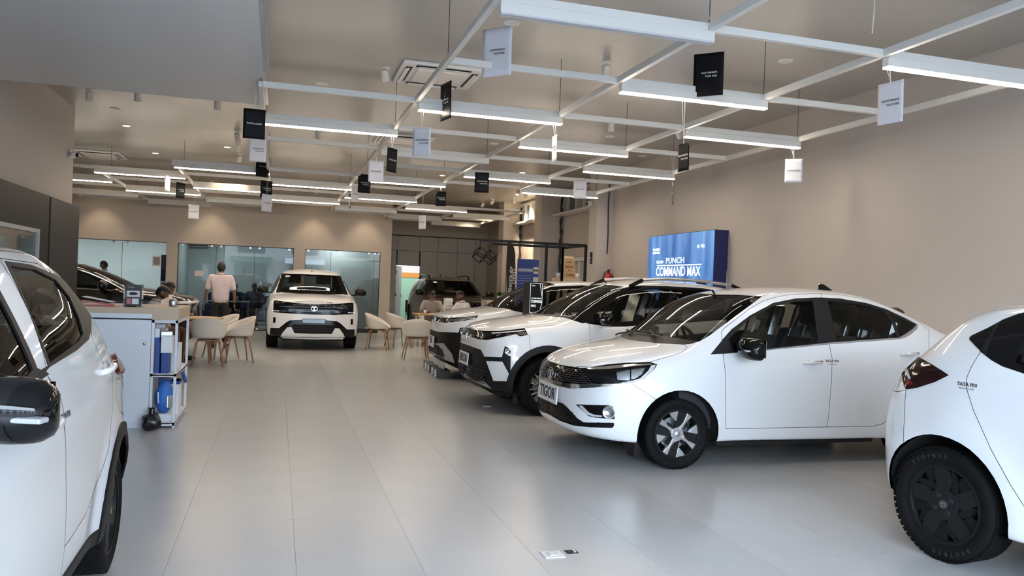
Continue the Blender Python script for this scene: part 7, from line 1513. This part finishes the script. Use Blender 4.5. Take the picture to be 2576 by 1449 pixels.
    lerp = lambda a, b, f: V[a].lerp(V[b], f)
    g = .016; ks = [lerp('pelvis', 'waist', -.9), 'waist', 'chest', lerp('chest', 'neckb', .85)]; rs = [(.205, .165), (.180, .150), (.200, .165), (.100, .092)]; lk = [(0, 1), (1, 2), (2, 3)]
    for s in 'LR':
        i = len(ks); ks += ['sh'+s, lerp('sh'+s, 'el'+s, .55), lerp('sh'+s, 'el'+s, min(1, sleeve*1.6))] ; rs += [(.082, .082), (.068, .068), (.062, .062)]; lk += [(2, i), (i, i+1), (i+1, i+2)]
        if sleeve > .7: ks += [lerp('el'+s, 'wr'+s, .8)]; rs += [(.045, .045)]; lk += [(i+2, i+3)]
    sub(ks, rs, 'shirt', shirt, lk)
    col = MB(); nb = V['neckb']; col.lathe([(.062, -.01), (.070, .015), (.066, .035), (.060, .03)], 18, Matrix.Translation(nb)); col.build('collar', shirt, t, smooth=True)
    if not only_top:
        ks = [lerp('pelvis', 'waist', .45), lerp('pelvis', 'waist', -.3)]; rs = [(.166, .128), (.176, .138)]; lk = [(0, 1)]
        for s in 'LR':
            i = len(ks); ks += ['hip'+s, lerp('hip'+s, 'kn'+s, .5), 'kn'+s, lerp('kn'+s, 'an'+s, .55), lerp('kn'+s, 'an'+s, .97)]; rs += [(.105, .105), (.092, .092), (.078, .078), (.068, .07), (.064, .066)]; lk += [(1, i), (i, i+1), (i+1, i+2), (i+2, i+3), (i+3, i+4)]
        sub(ks, rs, 'trousers', trous, lk)
        for s in 'LR':
            a, b = V['an'+s], V['to'+s]; d = (b-a); d.z = 0; d.normalize(); R = Matrix((d.cross(Vector((0, 0, 1))), d, Vector((0, 0, 1)))).transposed(); m_ = a+d*.075; m_.z = a.z-.04
            q = MB(); q.ell(m_, (.048, .135, .045), 16, 10, R); q.v = [(x, y, max(z, a.z-.085)) for x, y, z in q.v]; q.build('shoe', shoes, t, smooth=True)
    # hair: cap following the skull
    hm = MB(); hm.ell((0, 0, 0), (.081, .101, .120), 28, 20); keep = []
    for f in hm.f:
        c = sum((Vector(hm.v[i]) for i in f), Vector())/len(f); lim = .052 if c.y > .035 else (-.085 if c.y < -.03 else (-.02 if c.y < .0 else .0+.05*c.y/.035))
        if long_hair: lim = .045 if c.y > .045 else -.10
        if c.z > lim: keep.append(f)
    hm.f = keep; hm.v = [tuple(hc+HR @ (Vector(v)*(1+.03*math.sin(40*v[0]+31*v[2])))) for v in hm.v]
    h = hm.build('hair', hair, t, smooth=True); so = h.modifiers.new('s', 'SOLIDIFY'); so.thickness = .012
    for s in (-1, 1): q = MB(); q.ell(hc+HR @ Vector((s*.028, .080, .018)), (.013, .006, .007), 10, 8, HR); q.build('eye', 'eye', t, smooth=True); q = MB(); q.ell(hc+HR @ Vector((s*.029, .084, .036)), (.018, .006, .004), 10, 6, HR); q.build('eyebrow', hair, t)
    q = MB(); q.ell(hc+HR @ Vector((0, .083, -.058)), (.021, .008, .006), 12, 6, HR); q.build('mouth', 'lips', t, smooth=True)
    if beard:
        bm_ = MB(); bm_.ell((0, 0, 0), (.0745, .0950, .113), 24, 18); bm_.v = [tuple(shape(v)) for v in bm_.v]; kp = [f for f in bm_.f if (lambda c: c.z < -.030 and c.y > -.01 and not (abs(c.x) < .02 and -.068 < c.z < -.05))(sum((Vector(bm_.v[i]) for i in f), Vector())/len(f))]; bm_.f = kp
        bm_.v = [tuple(hc+HR @ (Vector(v)*1.045)) for v in bm_.v]; bm_.build('beard', hair, t, smooth=True)
    if shawl:
        q = MB()
        for s in 'LR': q.tube([V['chest']+Vector((.05 if s == 'R' else -.05, .1, -.1)), V['sh'+s]+Vector((0, .02, .02)), V['el'+s]], [.04, .085, .06], 12)
        q.build('shawl', shawl, t, smooth=True)
    return t
STAND = dict(pelvis=(0, 0, .97), waist=(0, .0, 1.10), chest=(0, 0, 1.32), neckb=(0, -.01, 1.48), neck=(0, .0, 1.53), headc=(0, .015, 1.60), shL=(-.185, 0, 1.42), elL=(-.26, -.02, 1.14), wrL=(-.30, .04, .90), shR=(.185, 0, 1.42), elR=(.26, -.02, 1.14), wrR=(.27, .06, .90),
             hipL=(-.09, 0, .90), knL=(-.10, .02, .50), anL=(-.11, -.01, .09), toL=(-.13, .14, .04), hipR=(.09, 0, .90), knR=(.10, .02, .50), anR=(.12, -.01, .09), toR=(.14, .14, .04), face=(0, 1, 0))
def SIT(lean=.0, hz=.50, arms='table', face=(0, 1, -.1), look=0):
    d = dict(pelvis=(0, 0, hz+.05), waist=(0, lean*.4, hz+.20), chest=(0, lean, hz+.42), neckb=(0, lean*1.25, hz+.58), neck=(0, lean*1.35+.01, hz+.63), headc=(0, lean*1.5+.03, hz+.695), shL=(-.185, lean*1.05, hz+.52), shR=(.185, lean*1.05, hz+.52),
             hipL=(-.09, .03, hz), knL=(-.13, .44, hz+.02), anL=(-.13, .42, .09), toL=(-.14, .57, .04), hipR=(.09, .03, hz), knR=(.13, .44, hz+.02), anR=(.13, .42, .09), toR=(.14, .57, .04), face=face)
    if arms == 'table': d.update(elL=(-.27, lean+.14, hz+.27), wrL=(-.14, lean+.36, hz+.29), elR=(.27, lean+.14, hz+.27), wrR=(.14, lean+.36, hz+.29), palmL=(1, 0, 0), palmR=(-1, 0, 0))
    else: d.update(elL=(-.22, lean+.08, hz+.26), wrL=(-.06, lean+.26, hz+.42), elR=(.22, lean+.08, hz+.26), wrR=(.06, lean+.26, hz+.42), palmL=(1, 0, 0), palmR=(-1, 0, 0))
    return d
person('man standing with his back to the camera in a pale pink shirt and black trousers', (-1.09, 16.9, 0), .06, STAND, 'shirt_pink', 'trousers_black', sleeve=.62)
person('seated bearded man in a grey shirt bending over the table behind the counter', (-2.02, 13.55, 0), -math.pi/2+.15, SIT(.16, .44, face=(0, 1, -.5)), 'shirt_greyblue', 'trousers_black', beard=True)
person('seated man in a white shirt looking down, right of the bearded man', (-1.92, 14.40, 0), -math.pi/2-.35, SIT(.10, .50, face=(0, 1, -.45)), 'shirt_white', 'trousers_black')
for x, y, r, lab in ((-2.04, 13.55, -math.pi/2+.15, 'white shell chair under the bearded man'), (-1.94, 14.40, -math.pi/2-.35, 'white shell chair under the man in the white shirt')): shell_chair(x, y, r, lab)
person('smiling man in a grey polo shirt sitting at the table before the bronze car', (3.62, 19.05, 0), math.pi-.15, SIT(.14, .47, face=(.25, 1, -.15)), 'shirt_grey', 'trousers_black')
pe = px(1168, 770, 1, 16.6); person('bearded man in a white shirt at the table, in front of the bronze car', (pe.x, 16.6, 0), math.pi/2+.35, SIT(.05, .50, face=(-.15, 1, -.1)), 'shirt_white', 'trousers_black', beard=True)
for x, y, r, lab in ((3.62, 19.1, math.pi-.15, 'white shell chair under the smiling man in grey'), (pe.x+.02, 16.6, math.pi/2+.35, 'white shell chair under the bearded man in white at the right')): shell_chair(x, y, r, lab)
p = px(1043, 800, 1, 27.4); person('woman in a yellow top and blue jeans sitting with a phone in the far doorway', (p.x, 27.5, 0), math.pi+.25, SIT(.02, .42, 'up', face=(0, 1, -.35)), 'top_yellow', 'jeans_blue', vox=.016, sleeve=.9, shawl='shawl_brown')
t = empty('office_chair', (p.x, 27.55, 0), math.pi+.25, 'black chair under the woman in the doorway', 'chair'); MB().b2((-.24, -.22, .33), (.24, .24, .39)).build('seat', 'black_plastic', t, bevel=.02); MB().b2((-.24, -.26, .4), (.24, -.21, .85)).build('backrest', 'black_plastic', t, bevel=.02)
for sx in (-1, 1):
    for sy in (-1, 1): MB().tube([(sx*.21, sy*.2, .33), (sx*.23, sy*.22, 0)], .012).build('leg', 'dark_grey', t)
o = tag(MB().b2((-.035, -.006, -.07), (.035, .006, .07)).build('mobile_phone', 'black_gloss', None, bevel=.004), 'phone in the hands of the woman in yellow', 'phone'); o.location = (p.x+.02, 27.12, .92)
p = px(599, 750, 1, 25.0); person('person in dark clothes bending forward behind the middle office glass', (p.x-.12, 25.1, 0), math.pi+.1, SIT(.22, .42, face=(0, 1, -.5)), 'shirt_navy', 'trousers_black', vox=.018)
p = px(640, 750, 1, 25.0); person('man in a navy shirt on the sofa behind the middle office glass', (p.x, 25.1, 0), math.pi-.1, SIT(.05, .44, face=(0, 1, -.1)), 'shirt_navy', 'jeans_blue', vox=.018)
p = px(262, 700, 1, 23.3); person('person standing behind the left office glass, black hair showing over the car', (p.x, 23.3, 0), math.pi/2, STAND, 'shirt_white', 'trousers_black', vox=.02)
